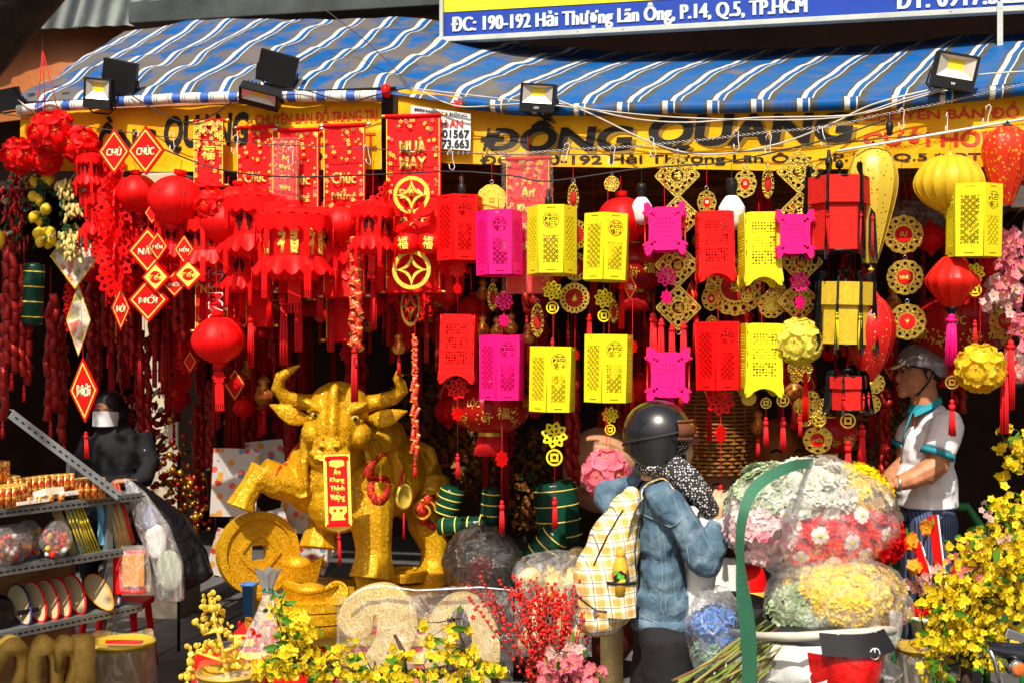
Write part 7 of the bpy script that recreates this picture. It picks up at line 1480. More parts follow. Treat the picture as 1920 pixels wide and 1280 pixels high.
for s_ in (-1, 1):
    pts = [(-60, s_*34-10, 520), (-54, s_*44-4, 560), (-34, s_*50, 604), (-8, s_*46, 636), (20, s_*50, 628), (44, s_*54, 590), (44, s_*56, 556)]; sp = []
    for i in range((len(pts)-1)*6+1): t_ = i/6; j = min(int(t_), len(pts)-2); t_ -= j; sp.append(Vector(pts[j])*(1-t_)+Vector(pts[j+1])*t_)
    for _ in range(3): sp = [sp[0]]+[(sp[i-1]+sp[i]*2+sp[i+1])/4 for i in range(1, len(sp)-1)]+[sp[-1]]
    b = MB(); vs = []
    for i, p in enumerate(sp):
        w_ = Vector((.3, 1, 0)).normalized()*12 if i < 40 else Vector((0, 0, 12)); nrm = Vector((0, 0, 1)); q = bvh_ = jb.find_nearest(p*kw); pp_ = q[0]/kw+q[1]*3.5 if q[0] and i > 10 else p; vs += [pp_-w_, pp_+w_, pp_+w_+q[1]*2, pp_-w_+q[1]*2]
    b.add(vs, [(i*4+j, i*4+(j+1) % 4, i*4+4+(j+1) % 4, i*4+4+j) for i in range(len(sp)-1) for j in range(4)], False); part(bp, 'strap', scl(b.mesh(PLAID), kw), None)
b = MB(); b.grid(22, 8, lambda u, v: (-84+26*u*2-26+8, -72-10*sin(pi*u), 384+62*v)); part(bp, 'side_pocket', scl(b.mesh(PLAID, fix=False), kw), None); b = MB(); b.tube([(-102+52*i/12, -73-10*sin(pi*i/12), 447) for i in range(13)], 3, 6); part(bp, 'pocket_edge', scl(b.mesh(BLACK), kw), None)
b = MB(); b.box((-117, -62, 392), (20, 2, 16), rz=.35); part(bp, 'patch', scl(b.mesh(mk('grey_patch', (.15, .14, .14), .7)), kw), None); b = MB(); b.box((-116, -64, 391), (8, 2, 9), rz=.35); part(bp, 'patch_mark', scl(b.mesh(mk('orange_mark', (.8, .18, .05), .6)), kw), None)
bo = thing('drink_bottle', 'small bottle with an orange cap and green black label in the backpack pocket', 'bottle', wm.location+Vector((-78*kw, -70*kw, 462*kw))); b = MB(); b.lathe([(1, -40), (14, -38), (15, 10), (14, 18), (8, 30), (7, 34)], 16); part(bo, 'bottle_body', scl(b.mesh(mk('yellow_drink', (.65, .38, .03), .15, coat=.5)), kw), None)
g = G('drink_label'); v = g.vor(70, g.co(), 1); s_ = g.n('SeparateColor', 0, {0: v}); g.p(Base_Color=g.ramp(s_, [(0, (.012, .012, .012)), (.4, (.08, .42, .03)), (.6, (.75, .5, .03)), (.8, (.6, .1, .02))], True), Roughness=.3); b = MB(); b.lathe([(15.3, -12), (15.4, 9)], 16, caps=False); part(bo, 'label', scl(b.mesh(g.m, fix=False), kw), None); b = MB(); b.lathe([(8, 33), (8.5, 34), (8.5, 44), (1, 45)], 14); part(bo, 'cap', scl(b.mesh(mk('orange_cap', (.75, .35, .03), .4)), kw), None)
# --- man in the polo shirt
mn, km = stand(1725, 5.4, 'man in grey helmet and white polo shirt with teal collar, seen in profile')
SH = mk('polo_white', (.80, .77, .80), .8, var=.06, vs=5, bump=.5, bs=14, bd=.012); TEAL = mk('teal_trim', (.02, .26, .34), .75, bump=.2)
b = MB(); E = b.ell; E((24, 0, 592), (36, 64, 42)); E((14, 0, 545), (48, 62, 62)); E((12, 0, 490), (56, 62, 62)); b.tube([(14, 0, 500), (14, 0, 446)], [54, 56], 18); E((2, 0, 480), (50, 50, 40)); E((34, -52, 606), (26, 28, 26)); b.tube([(34, -56, 606), (16, -76, 575), (6, -82, 556)], [30, 30, 29], 12); b.tube([(30, 54, 606), (8, 72, 575), (0, 74, 556)], [29, 30, 28], 12); E((22, 0, 628), (26, 30, 14))
body(mn, km, 'polo_shirt', b, .0075, SH, 4, lambda c, n: .0035*nz((c.x*9, c.y*9, c.z*6))+.003*nz((c.x*22+c.z*14, c.y*16, c.z*20)))
b = MB(); b.tube([(6, -82, 556), (3, -83, 548)], [30.5, 31], 20); b.tube([(0, 74, 556), (-3, 75, 548)], [30, 30], 20); part(mn, 'cuff', scl(b.mesh(TEAL), km), None)
b = MB(); E = b.ell; b.tube([(14, 0, 600), (8, 0, 650), (4, 0, 672)], [28, 26, 25], 12); E((-2, 0, 700), (38, 34, 44)); E((-14, 0, 678), (27, 27, 26)); E((-40, 0, 686), (7, 6, 8)); E((-36, 0, 696), (6, 6, 12)); E((-36, 0, 668), (9, 12, 6)); E((-32, 0, 658), (10, 13, 8)); E((-34, -12, 706), (5, 9, 4)); E((-34, 12, 706), (5, 9, 4)); E((10, -34, 698), (7, 3.5, 11)); E((8, -35, 690), (5, 3, 6)); E((12, 35, 696), (7, 3.5, 11))
b.tube([(14, -78, 580), (2, -84, 530), (-20, -84, 510)], [24, 22, 19], 10); b.tube([(-2, -86, 528), (-44, -84, 506), (-72, -76, 496)], [22, 18, 13], 10); b.tube([(2, 74, 570), (-4, 70, 520), (-40, 40, 500), (-72, -20, 488)], [22, 20, 17, 13], 10)
body(mn, km, 'body', b, .0048, SKIN, 3)
for y in (-13, 13): part(mn, 'eye', scl(MB().ell((-37, y, 700), (2.4, 5, 2), 10, 6).mesh(BLACK), km), None); part(mn, 'eyebrow', scl(MB().tube([(-39, y-7, 709), (-40, y, 712), (-39, y+6, 710)], 1.3, 5).mesh(BLACK), km), None)
part(mn, 'mouth', scl(MB().tube([(-42, -9, 670), (-44.5, 0, 669), (-42, 9, 670)], 1.4, 5).mesh(mk('lip', (.25, .06, .04), .5)), km), None)
part(mn, 'hair', scl(MB().ell((8, 0, 706), (35, 35.5, 34), 20, 12).mesh(mk('black_hair2', (.012, .01, .01), .5, bump=.6, bs=120)), km), None)
for s_ in (-1, 1):
    b = MB(); b.grid(10, 4, lambda u, v: (-22+52*u+(1-v)*4*(1-u), s_*(26+9*v+3*sin(pi*u)), 616+26*u+11*(1-v))); part(mn, 'collar', scl(b.mesh(TEAL, fix=False), km), None)
b = MB(); b.lathe([(31, 622), (28, 634), (28, 638)], 24, (8, 0, 0), caps=False, sc=(1, 1.05)); part(mn, 'collar', scl(b.mesh(TEAL, fix=False), km), None)
b = MB(); b.tube([(-24, -24, 622), (-34, -18, 590), (-38, -14, 562)], 3, 6, flat=.4); part(mn, 'placket', scl(b.mesh(TEAL), km), None)
hand(mn, km, Vector((-72*km, -76*km, 496*km)), Matrix.Rotation(pi-.2, 3, 'Z') @ Matrix.Rotation(.35, 3, 'Y'), SKIN, -1, .9, 1.0); hand(mn, km, Vector((-72*km, -20*km, 488*km)), Matrix.Rotation(pi+.3, 3, 'Z') @ Matrix.Rotation(.4, 3, 'Y'), SKIN, 1, .9, 1.0)
b = MB(); b.tube([(-66+4*cos(a), -78+15*cos(a)*.3, 498) for a in (0,)]+[(-66, -78, 498)], 1) if False else None
b = MB(); b.lathe([(14.5, -3), (15, 0), (14.5, 3)], 16, (0, 0, 0), 'x'); part(mn, 'wristwatch', scl(b.mesh(STEEL), km), None, loc=(-66*km, -79*km, 498*km))
g = G('striped_cotton'); w_ = g.n('TexWave', 0, {'Vector': g.mp(scale=(1, 1, .12)), 'Scale': 26, 'Distortion': 3}); g.p(Base_Color=g.ramp(w_, [(.35, (.012, .02, .06)), (.6, (.06, .09, .18))]), Roughness=.85)
b = MB(); b.ell((14, 0, 430), (52, 60, 34)); b.tube([(14, -30, 430), (10, -32, 240), (10, -32, 80)], [46, 38, 30], 14); b.tube([(14, 30, 430), (14, 32, 240), (14, 32, 80)], [46, 38, 30], 14); body(mn, km, 'trousers', b, .011, g.m, 5, lambda c, n: .006*nz((c.x*9, c.y*9, c.z*3)))
for y in (-32, 32): b = MB(); b.ell((-4, y, 58), (44, 18, 14)); b.box((-4, y, 48), (86, 34, 8)); part(mn, 'shoe', scl(b.mesh(BLACK, bev=1), km), None)
g = G('grey_shell'); n = g.vor(20, g.co(), rand=1); n2 = g.noise(50, 3); g.p(Base_Color=g.mix(g.ramp(g.math('ADD', n, g.math('MULTIPLY', n2, .2)), [(.16, (1,)*3), (.19, (0,)*3)]), (.24, .22, .21), (.6, .57, .52)), Metallic=.35, Roughness=.22, Coat_Weight=.9)
def tm(a): d = abs((a+pi) % (2*pi)-pi)/pi; return interp([(0, 84), (.3, 88), (.5, 94), (.62, 112), (1, 118)], d)
hm = helmet(mn, km, (4, 0, 708), (50, 44, 46), tm, g.m, pi, 1.8)
b = MB(); b.grid(20, 6, lambda u, v: ((46+17*v*cos((u-.5)*1.6))*cos((u-.5)*1.9), (42+6*v)*sin((u-.5)*1.9), 8-12*v)); part(hm, 'peak', scl(b.mesh(mk('smoke_peak', (.10, .06, .03), .15), fix=False), km), None)
for s_ in (-1, 1): part(hm, 'stud', scl(MB().ell((36, s_*31, 4), (3.4, 3, 3.4), 10, 6).mesh(STEEL), km), None); b = MB(); b.tube([(-8, s_*42, -4), (0, s_*38, -26), (14, s_*26, -48), (20, 0, -56)], 3, 6, flat=.5); b.tube([(12, s_*42, 0), (4, s_*40, -22)], 3, 6, flat=.5); part(hm, 'chin_strap', scl(b.mesh(BLACK), km), None)
# ================================================================= SCOOTER AND ITS LOAD
sr = math.atan2(.97, -.243); sc0 = thing('scooter', 'white scooter loaded with wrapped flowers, its red tail light toward the camera', 'scooter', Vector((.89, 4.655, 0)), sr)
WB = mk('scooter_white', (.66, .66, .63), .25, var=.06, vs=3, bump=.02, coat=.5); BEI = mk('rail_beige', (.55, .52, .44), .35); TYR = mk('tyre', (.015, .015, .015), .85); MBK = mk('matte_black', (.02, .02, .022), .55)
for x in (-.55, .62):
    w = ob('wheel', None, sc0, (x, 0, .25)); b = MB(); b.lathe([(.165, -.04), (.22, -.045), (.248, -.02), (.25, 0), (.248, .02), (.22, .045), (.165, .04)], 32, axis='y', caps=False); ob('tyre', b.mesh(TYR), w)
    b = MB(); b.lathe([(.05, -.03), (.17, -.035), (.17, .035), (.05, .03)], 28, axis='y', caps=False)
    for i in range(5): a = 2*pi*i/5; b.tube([(0, 0, 0), (.165*cos(a), 0, .165*sin(a))], .016, 6)
    ob('rim', b.mesh(STEEL), w)
b = MB(); b.grid(17, 22, lambda u, v: (-.80+.86*v, .155*sin(pi*min(1, .25+v*.6))*cos(pi*u)*1.05, .52+.10*v*(1-v)*2-.05*v+.20*sin(pi*u)*(.75+.25*v)+(.10*(1-v)))); ob('tail_fairing', b.mesh(WB), sc0)
for s_ in (-1, 1): b = MB(); b.grid(16, 8, lambda u, v: (-.78+.9*u, s_*(.10+.06*sin(pi*u*.9)+.02*v), .44+.06*(1-u)+v*(.16+.05*sin(pi*u)))); ob('side_panel', b.mesh(WB, fix=False), sc0); b = MB(); b.tube([(-.72, s_*.162, .60), (-.4, s_*.185, .56), (.0, s_*.17, .56)], .012, 6); ob('trim', b.mesh(STEEL), sc0)
b = MB(); b.ell((-.28, 0, .77), (.40, .14, .05), 20, 10); b.ell((.0, 0, .755), (.26, .12, .05), 18, 9); ob('seat', b.mesh(MBK), sc0)
b = MB(); b.tube([(-.25, .17, .735), (-.55, .20, .79), (-.74, .17, .83), (-.80, .06, .845), (-.80, -.06, .845), (-.74, -.17, .83), (-.55, -.20, .79), (-.25, -.17, .735)], [.012, .014, .015, .015, .015, .015, .014, .012], 8); ob('grab_rail', b.mesh(BEI), sc0)
b = MB(); b.grid(12, 6, lambda u, v: (-.78-.05*sin(pi*u)-.05*v, (u-.5)*(.23+.03*v), .85-.06*v)); ob('black_panel', b.mesh(mk('panel_black', (.012, .012, .013), .7), fix=False), sc0)
RLENS = mk('red_lens', (.60, .004, .003), .12, var=.5, vs=30, bump=.8, bs=130, bd=.004, coat=.8)
b = MB(); b.grid(16, 10, lambda u, v: (-.835-.05*sin(pi*u)*sin(pi*(v*.6+.2))+.02*v+abs(u-.5)**2*.3, (u-.5)*(.29-.06*v), .785-.13*v-.03*(1-abs(u-.5)*2)*v)); tlight = ob('tail_light', b.mesh(RLENS, fix=False), sc0)
for s_ in (-1, 1):
    b = MB(); b.grid(12, 8, lambda u, v: (-.80+.20*u-.01*sin(pi*v), s_*(.150+.045*u*1+.015*sin(pi*v)), .71-.05*u+(v-.5)*.085*sin(pi*min(1, u*.8+.15)))); ob('indicator', b.mesh(mk('clear_lens', (.6, .61, .6), .08, var=.2, vs=24, bump=.25, bs=30, bd=.004, coat=.6), fix=False), sc0)
em = ob('emblem', None, sc0, (-.868, -.03, .795), (0, 0, -pi/2)); b = MB(); b.tube([(.017*cos(2*pi*i/20), 0, .017*sin(2*pi*i/20)) for i in range(21)], .0018, 5, caps=False)
for i in range(3): a = pi/2+2*pi*i/3; b.tube([(0, 0, 0), (.016*cos(a), 0, .016*sin(a))], .0018, 5)
ob('emblem_ring', b.mesh(WHITE), em)
b = MB(); b.box((.0, 0, .30), (.62, .26, .05)); b.box((-.32, 0, .38), (.4, .2, .2)); ob('floorboard', b.mesh(MBK, bev=.012), sc0); b = MB(); b.ell((-.48, .0, .30), (.2, .16, .1)); ob('engine', b.mesh(GREY), sc0)
b = MB(); b.grid(17, 14, lambda u, v: (.36+.10*v+.09*cos((u-.5)*2.6), .24*sin((u-.5)*2.6)*(1-.25*v), .34+.52*v)); b.grid(17, 14, lambda u, v: (.34+.10*v+.08*cos((u-.5)*2.6), .225*sin((u-.5)*2.6)*(1-.25*v), .34+.52*v)); ob('leg_shield', b.mesh(WB, fix=False), sc0)
b = MB(); b.ell((.50, 0, 1.0), (.13, .20, .085), 22, 12); b.ell((.52, 0, .90), (.11, .13, .10)); b.ell((.45, -.16, .98), (.1, .1, .06)); b.ell((.45, .16, .98), (.1, .1, .06)); ob('handlebar_cowl', blob(b, .008, WB, 6), sc0)
b = MB(); b.tube([(.38, -.34, 1.02), (.46, -.16, 1.02), (.48, 0, 1.0), (.46, .16, 1.02), (.38, .34, 1.02)], .012, 8); ob('handlebar', b.mesh(STEEL), sc0)
for s_ in (-1, 1): b = MB(); b.tube([(.38, s_*.34, 1.02), (.42, s_*.24, 1.02)], .018, 10); ob('grip', b.mesh(MBK), sc0); b = MB(); b.tube([(.46, s_*.2, 1.04), (.44, s_*.27, 1.2)], .006, 6); b.ell((.44, s_*.28, 1.22), (.012, .06, .045)); ob('mirror', b.mesh(MBK), sc0)
b = MB(); b.grid(16, 8, lambda u, v: (.62+.25*cos(pi*(u*.9+.05)), (v-.5)*.14, .25+.27*sin(pi*(u*.9+.05)))); ob('front_mudguard', b.mesh(WB, fix=False), sc0); b = MB(); b.tube([(.52, 0, .85), (.62, 0, .27)], .03, 10); ob('fork', b.mesh(MBK), sc0)
# cowl seen beside the woman: the white rear face of the handlebar cover with its black caution label
cw = P(1354, 1008, 4.5); inv = Matrix.Rotation(-sr, 4, 'Z') @ Matrix.Translation(-sc0.location)
def into(p): return inv @ p
kq = 4.5/FPX
b = MB(); Ks = lambda x, y, z: into(cw+Vector((x*kq, y*kq, z*kq)))
def s2(pts, rad): b.tube([Ks(*p) for p in pts], [r*kq for r in rad], 14)
s2([(-46, 0, 30), (-20, 0, 28), (10, 0, 16), (36, 0, 0), (50, 0, -12)], [22, 32, 32, 25, 12]); s2([(-30, 0, 10), (-34, 0, -30), (-38, 10, -90), (-44, 20, -160)], [34, 30, 26, 30]); ob('rear_cowl', blob(b, .007, WB, 6), sc0)
b = MB(); Kb = [Ks(30, -27, 16), Ks(50, -18, 8), Ks(52, -17, -16), Ks(31, -26, -16)]; b.add(Kb+[p+Vector((0, 0, .0)) for p in Kb], [(0, 1, 2, 3)]); ob('caution_label', b.mesh(BLACK, fix=False), sc0)
b = MB(); b.ell(Ks(10, -31, 0), .008); ob('lock', b.mesh(BLACK), sc0)
# flower bundles
PET = {}
def petals(par, name, c, r, n, size, mat, k, seed=1, zmin=-1, front=False, flat=.35):
    q = random.Random(seed); b = MB()
    for i in range(n):
        while True:
            v = Vector((q.gauss(0, 1), q.gauss(0, 1), q.gauss(0, 1))).normalized()
            if v.z > zmin and (not front or v.y < .45): break
        p = Vector((c[0]+v.x*r[0], c[1]+v.y*r[1], c[2]+v.z*r[2]))*1; s = size*q.uniform(.6, 1.3); a = Vector((q.gauss(0, 1), q.gauss(0, 1), q.gauss(0, 1))); t1 = (v.cross(a)).normalized(); t2 = (v.cross(t1)+v*q.uniform(-.5, .9)).normalized(); p += v*q.uniform(-.15, .15)*size*2
        if size < 15: b.add([p, p+t1*s*.5+t2*s*.5, p+t2*s*1.1+v*s*flat, p-t1*s*.5+t2*s*.5], [(0, 1, 2, 3)], True)
        else:
            for ring, m_ in ((1, 6), (.55, 5)):
                for e in range(m_):
                    an = 2*pi*(e+ring*.5)/m_; A = t1*cos(an)+t1.cross(v)*sin(an); B = A.cross(v); h_ = v*s*(.25+.35*(1-ring)); b.add([p+h_*.3, p+(A*.6+B*.42)*s*ring+h_, p+A*s*ring+h_*1.3, p+(A*.6-B*.42)*s*ring+h_], [(0, 1, 2, 3)], True)
    return tag(ob(name, scl(b.mesh(mat, fix=False), k), par), kind='stuff')
def noisemat(name, stops, sc=12, rough=.6, trans=.2):
    g = G(name); n = g.noise(sc, 4, rough=.7); c = g.ramp(n, stops); g.p(Base_Color=c, Roughness=rough); g.b.inputs['Specular IOR Level'].default_value = .15; tr = g.n('BsdfTranslucent', 0, {'Color': c}); mx = g.n('MixShader', 0, {0: trans, 1: g.b.outputs[0], 2: tr}); g.t.links.new(mx, g.o.inputs[0]); return g.m
FRED = noisemat('red_petals', [(.3, (.5, .002, .004)), (.55, (.85, .006, .008)), (.8, (.88, .05, .04))], 20); FYEL = noisemat('yellow_petals', [(.3, (.72, .42, .002)), (.6, (.9, .66, .004)), (.8, (.92, .74, .02))], 20); FGRN = noisemat('pale_foliage', [(.3, (.10, .20, .06)), (.5, (.35, .45, .25)), (.65, (.65, .65, .55)), (.8, (.6, .35, .4))], 9)
FWHT = mk('white_petal', (.82, .80, .74), .5, var=.05, bump=0, trans=.3); LEAFG = noisemat('fresh_leaf', [(.3, (.04, .16, .01)), (.7, (.14, .34, .03))], 8, .45, .35)
def frangi(k, r):
    if ('f', r) not in PET: PET[('f', r)] = (scl(petal5(r, -.2, FWHT).mesh(FWHT, fix=False), k), scl(MB().ell((0, -r*.05, 0), (r*.24, r*.1, r*.24), 10, 5).mesh(FYEL), k))
    return PET[('f', r)]
def bundle(name, label, px, py, Y, inner, film_r, fl=(), filmm=None, seed=0):
    k = Y/FPX; p = P(px, py, Y); t = thing(name, label, 'flower bundle', p)
    for nm, c, r, n, sz, m in inner:
        core = scl(MB().ell(c, tuple(x*.93 for x in r), 16, 10).mesh(m), k); ob(nm+'_core', core, t); petals(t, nm, c, r, n, sz, m, k, seed+len(nm), front=True)
    for x, z, rr_ in fl:
        a, b_ = frangi(k, 16); yy = -film_r[1]*sqrt(max(.05, 1-(x/film_r[0])**2-(z/film_r[2])**2))*.93; q = Vector((x/film_r[0]**2, yy/film_r[1]**2, z/film_r[2]**2)).normalized()
        o = ob('white_flower', a, t, (x*k, yy*k, z*k)); o.rotation_mode = 'QUATERNION'; o.rotation_quaternion = q.to_track_quat('-Y', 'Z') @ Matrix.Rotation(x*.3, 3, 'Y').to_quaternion(); o.scale = (rr_,)*3; ob('flower_eye', b_, o)
    def f(u, v):
        a, th = 2*pi*u, pi*(.02+.96*v); d = Vector((sin(th)*cos(a), sin(th)*sin(a), cos(th))); w = 1+.10*nz(d, 2.2, seed)-.07*abs(nz(d, 4.5, seed))-.06*abs(nz(d, 10, seed))+.035+.012*nz(d, 24, seed); return tuple(d[i]*film_r[i]*w for i in range(3))
    ob('film_wrap', scl(MB().grid(150, 96, f).mesh(filmm or FILMB, fix=False), k), t); return t
FILMB = film('bundle_film', (1, 1, 1), .08, 4.5, .8)
bundle('flower_bundle', 'big plastic wrapped bundle of red, white and green flowers, upper one on the scooter', 1524, 972, 4.35, [('red_flowers', (40, 10, -35), (128, 86, 70), 340, 17, FRED), ('pale_foliage', (-80, 15, 10), (72, 78, 86), 240, 16, FGRN), ('pink_flowers', (-90, 6, -20), (66, 80, 60), 120, 18, noisemat('pink_white', [(.3, (.75, .1, .2)), (.5, (.8, .55, .55)), (.7, (.85, .82, .78))], 9)), ('yellow_flowers', (70, 20, 40), (75, 70, 54), 240, 16, FYEL), ('white_foliage', (0, 15, 45), (104, 80, 58), 200, 18, noisemat('white_green', [(.3, (.3, .38, .2)), (.5, (.7, .7, .6)), (.8, (.8, .78, .72))], 9))],
       (162, 112, 113), [(66, 20, 1.0), (-12, -16, 1.05), (48, -30, 1.05), (-42, -58, .9), (16, -68, .95), (76, -54, .95), (118, -18, .9), (130, 42, .8), (-70, 20, .8), (96, -84, .7)], seed=3)
bundle('flower_bundle', 'lower bundle of yellow artificial blossoms wrapped in clear plastic behind the tail light', 1572, 1122, 4.25, [('yellow_flowers', (10, 5, 5), (108, 76, 62), 460, 15, FYEL), ('pale_foliage', (-60, 10, -20), (70, 66, 48), 160, 15, FGRN), ('red_flowers', (70, 20, -30), (50, 50, 36), 200, 10, FRED)], (132, 92, 84), seed=9)
gs = thing('strap', 'green woven strap over the large wrapped bundle, hanging to the ground side', 'strap', P(1440, 960, 4.2)); kk = 4.1/FPX; b = MB(); pts = [(1530, 866, 4.35, 8), (1490, 872, 4.08, 10), (1446, 890, 3.95, 11), (1412, 918, 3.88, 11), (1396, 955, 3.85, 10), (1388, 1000, 3.86, 9), (1388, 1050, 3.88, 8), (1393, 1110, 3.9, 13), (1402, 1180, 3.92, 15), (1405, 1250, 3.95, 14), (1400, 1310, 3.98, 13)]; vs = []
q_ = []
for i in range(61):
    t_ = i/6; j = min(int(t_), 9); t_ -= j; A = [Vector(pts[max(0, min(10, j+d_))]) for d_ in (-1, 0, 1, 2)]; q_.append(tuple(.5*((2*A[1])+(A[2]-A[0])*t_+(2*A[0]-5*A[1]+4*A[2]-A[3])*t_*t_+(3*A[1]-A[0]-3*A[2]+A[3])*t_**3)))
pts = q_
for i, (x, y, Y, w) in enumerate(pts):
    d = Vector((pts[min(i+1, 60)][0]-pts[max(i-1, 0)][0], pts[min(i+1, 60)][1]-pts[max(i-1, 0)][1])).normalized(); n_x, n_y = -d.y, d.x
    for s_ in (-1, 1): vs.append(P(x+n_x*w*s_, y+n_y*w*s_, Y+.015*s_)-gs.location)
    for s_ in (1, -1): vs.append(P(x+n_x*w*s_, y+n_y*w*s_, Y+.015*s_+.004)-gs.location)
b.add(vs, [(i*4+j, i*4+(j+1) % 4, i*4+4+(j+1) % 4, i*4+4+j) for i in range(len(pts)-1) for j in range(4)]); g = G('green_webbing'); w_ = g.n('TexWave', 0, {'Vector': g.co(), 'Scale': 90, 'Distortion': .5}); g.p(Base_Color=g.mix(w_, (.006, .075, .035), (.05, .21, .12)), Roughness=.6); g.bump(w_, .4, .002); part(gs, 'webbing', b, g.m, fix=True)
# bare stems
sb_ = thing('stem_bundle', 'bundle of green and brown cut stems tied beside the scooter', 'branch bundle', P(1450, 1180, 4.15)); STM = [mk('stem_green', (.16, .22, .03), .5, var=.3), mk('stem_brown', (.16, .07, .03), .6, var=.4), mk('stem_olive', (.28, .26, .06), .5, var=.3)]; rr = random.Random(4)
for i in range(34):
    a, c = rr.uniform(-1, 1), rr.uniform(-1, 1); p0 = P(1475+rr.uniform(-25, 70), 1168+a*22+rr.uniform(-14, 6), 4.3+.05*c); p1 = P(1290+a*34+rr.uniform(-12, 40), 1300+a*28, 4.0+.12*c); b = MB(); m_ = (p0+p1)/2+Vector((0, 0, rr.uniform(-.012, .012))); b.tube([p0-sb_.location, m_-sb_.location, p1-sb_.location], [.003, .0042, .0045], 6); part(sb_, 'stem', b, STM[i % 3])
for px in (1388, 1350): b = MB(); c = P(px, 1226+(1388-px)*.8, 4.12)-sb_.location; b.tube([c+Vector((.03*sin(a)*.6, .07*cos(a), .055*sin(a))) for a in [2*pi*i/16 for i in range(17)]], .003, 5); part(sb_, 'twine', b, WHITE)
bb_ = bundle('blue_bag', 'bulging clear bag with blue contents between the woman and the stems', 1340, 1185, 4.45, [('blue_cloth', (0, 10, 5), (40, 34, 38), 60, 16, mk('blue_cloth', (.03, .16, .50), .4, var=.5, vs=5)), ('green_cloth', (0, 14, -46), (34, 28, 34), 60, 16, mk('green_cloth', (.12, .26, .16), .5, var=.5, vs=5))], (54, 42, 88), seed=5); bb_['category'] = 'bag'
simple('film_loops', 'loose stretched plastic film trailing over the scooter rail', 'plastic wrap', 1640, 1200, 4.1, lambda t: part(t, 'film', MB().grid(12, 40, lambda u, v: (20-60*v*v+u*22+4*sin(v*9), -20+8*sin(u*5+v*3), 60-190*v)), FILM2, fix=False))
# ================================================================= GOODS BEHIND AND IN FRONT
def solid(name, lab, cat, px, py, Y, parts_, rz=0, group=None):
    def f(t):
        for nm, mb, m in parts_: part(t, nm, mb, m)
    return simple(name, lab, cat, px, py, Y, f, rz, group)
dmt = solid('red_drum', 'red drum with a studded gold band behind the scooter', 'drum', 1396, 1112, 5.3, [('shell', MB().lathe([(34, 50), (40, 30), (45, 0), (42, -30), (34, -60)], 28), RED), ('gold_band', MB().lathe([(45, 10), (48, 4), (48, -8), (45, -12)], 28, caps=False), GOLDP)])
st_b = MB().ell((0, 0, 0), (3, 2, 3), 8, 5).mesh(WHITE)
for i in range(26): a = 2*pi*i/26; ob('stud', st_b, dmt, (48.5*cos(a), 48.5*sin(a), -2), (0, 0, a+pi/2))
wb = thing('wicker_basket', 'tall wicker basket lamp shade behind the helmet, catching warm light', 'basket', P(1340, 800, 6.2)); wb.scale = (6.2/FPX,)*3; WK = mk('wicker', (.30, .12, .025), .5, var=.35)
def wr(z): return 74*(.8+.25*sin(pi*(z+90)/200))
for i in range(24): z = -84+i*7.2; b = MB(); b.tube([(cos(a)*(wr(z)+2.2*(-1)**(j+i)), sin(a)*(wr(z)+2.2*(-1)**(j+i)), z) for j, a in enumerate([2*pi*q/40 for q in range(41)])], 2.6, 5, caps=False); part(wb, 'weaver', b, WK)
for i in range(20): a = 2*pi*i/20; b = MB(); b.tube([(cos(a)*wr(z), sin(a)*wr(z), z) for z in range(-90, 91, 20)], 2.2, 5); part(wb, 'stake', b, WK)
PAP = mk('painted_paper', (.50, .25, .13), .5, var=.15, coat=.3); PAP2 = mk('orange_paper', (.55, .17, .03), .45, var=.2, coat=.3)
def bighead(px, py, Y, r, lab, m):
    def f(t):
        b = MB(); b.ell((0, 0, 0), (r, r*.95, r*1.1), 28, 18); b.ell((0, -r*.9, -r*.15), (r*.2, r*.2, r*.16)); b.ell((-r*.5, -r*.7, -r*.25), (r*.32, r*.25, r*.26)); b.ell((r*.5, -r*.7, -r*.25), (r*.32, r*.25, r*.26)); b.v = [(x*Y/FPX, y*Y/FPX, z*Y/FPX) for x, y, z in b.v]; me = blob(b, .012, m, 5); me.transform(Matrix.Scale(FPX/Y, 4)); part(t, 'head', me, None)
        for s_ in (-1, 1): b = MB(); b.tube([(s_*r*.2, -r*.93, r*.12), (s_*r*.36, -r*.90, r*.2), (s_*r*.52, -r*.80, r*.12)], r*.035, 6); part(t, 'closed_eye', b, BLACK)
        b = MB(); b.tube([(-r*.35, -r*.86, -r*.5), (0, -r*.9, -r*.62), (r*.35, -r*.86, -r*.5)], r*.06, 6); part(t, 'lips', b, RED)
    simple('paper_mask', lab, 'mask', px, py, Y, f, .2)
bighead(1128, 880, 6.3, 74, 'large brown papier mache head behind the pink flower ball', PAP); bighead(1455, 850, 6.6, 60, 'orange papier mache head in the shade behind the wrapped bundle', PAP2); bighead(1345, 910, 6.4, 46, 'pale papier mache head behind the dotted scarf', PAP)
banh(868, 985, .55, 34, 100, pi/2-.08, 'green foil rice cake cushion lying beside the rear of the bull'); banh(918, 955, .6, 34, 84, .1, 'green foil rice cake cushion standing right of the bull'); banh(842, 940, .62, 46, 60, .3, 'round green foil bundle behind the lying cushion'); banh(1045, 960, .65, 84, 120, -.1, 'large green foil rice cake cushion with a pale top left of the backpack'); banh(1020, 1030, .5, 56, 90, .7, 'green foil cushion leaning low left of the backpack')
bundle('wrapped_box', 'red gift box in crinkled black and clear plastic right of the bull base', 905, 1055, 5.7, [('red_box', (0, -10, -12), (30, 34, 30), 40, 9, RED2)], (74, 54, 70), filmm=film('dark_film', (.25, .25, .27), .05, 6, 1.6), seed=12)['category'] = 'bag'
bundle('wrapped_box', 'clear wrapped gold goods heaped left of the backpack', 1050, 1075, 5.5, [('gold_goods', (0, 0, -20), (60, 34, 28), 200, 10, GOLDP)], (86, 44, 44), seed=14)['category'] = 'bag'
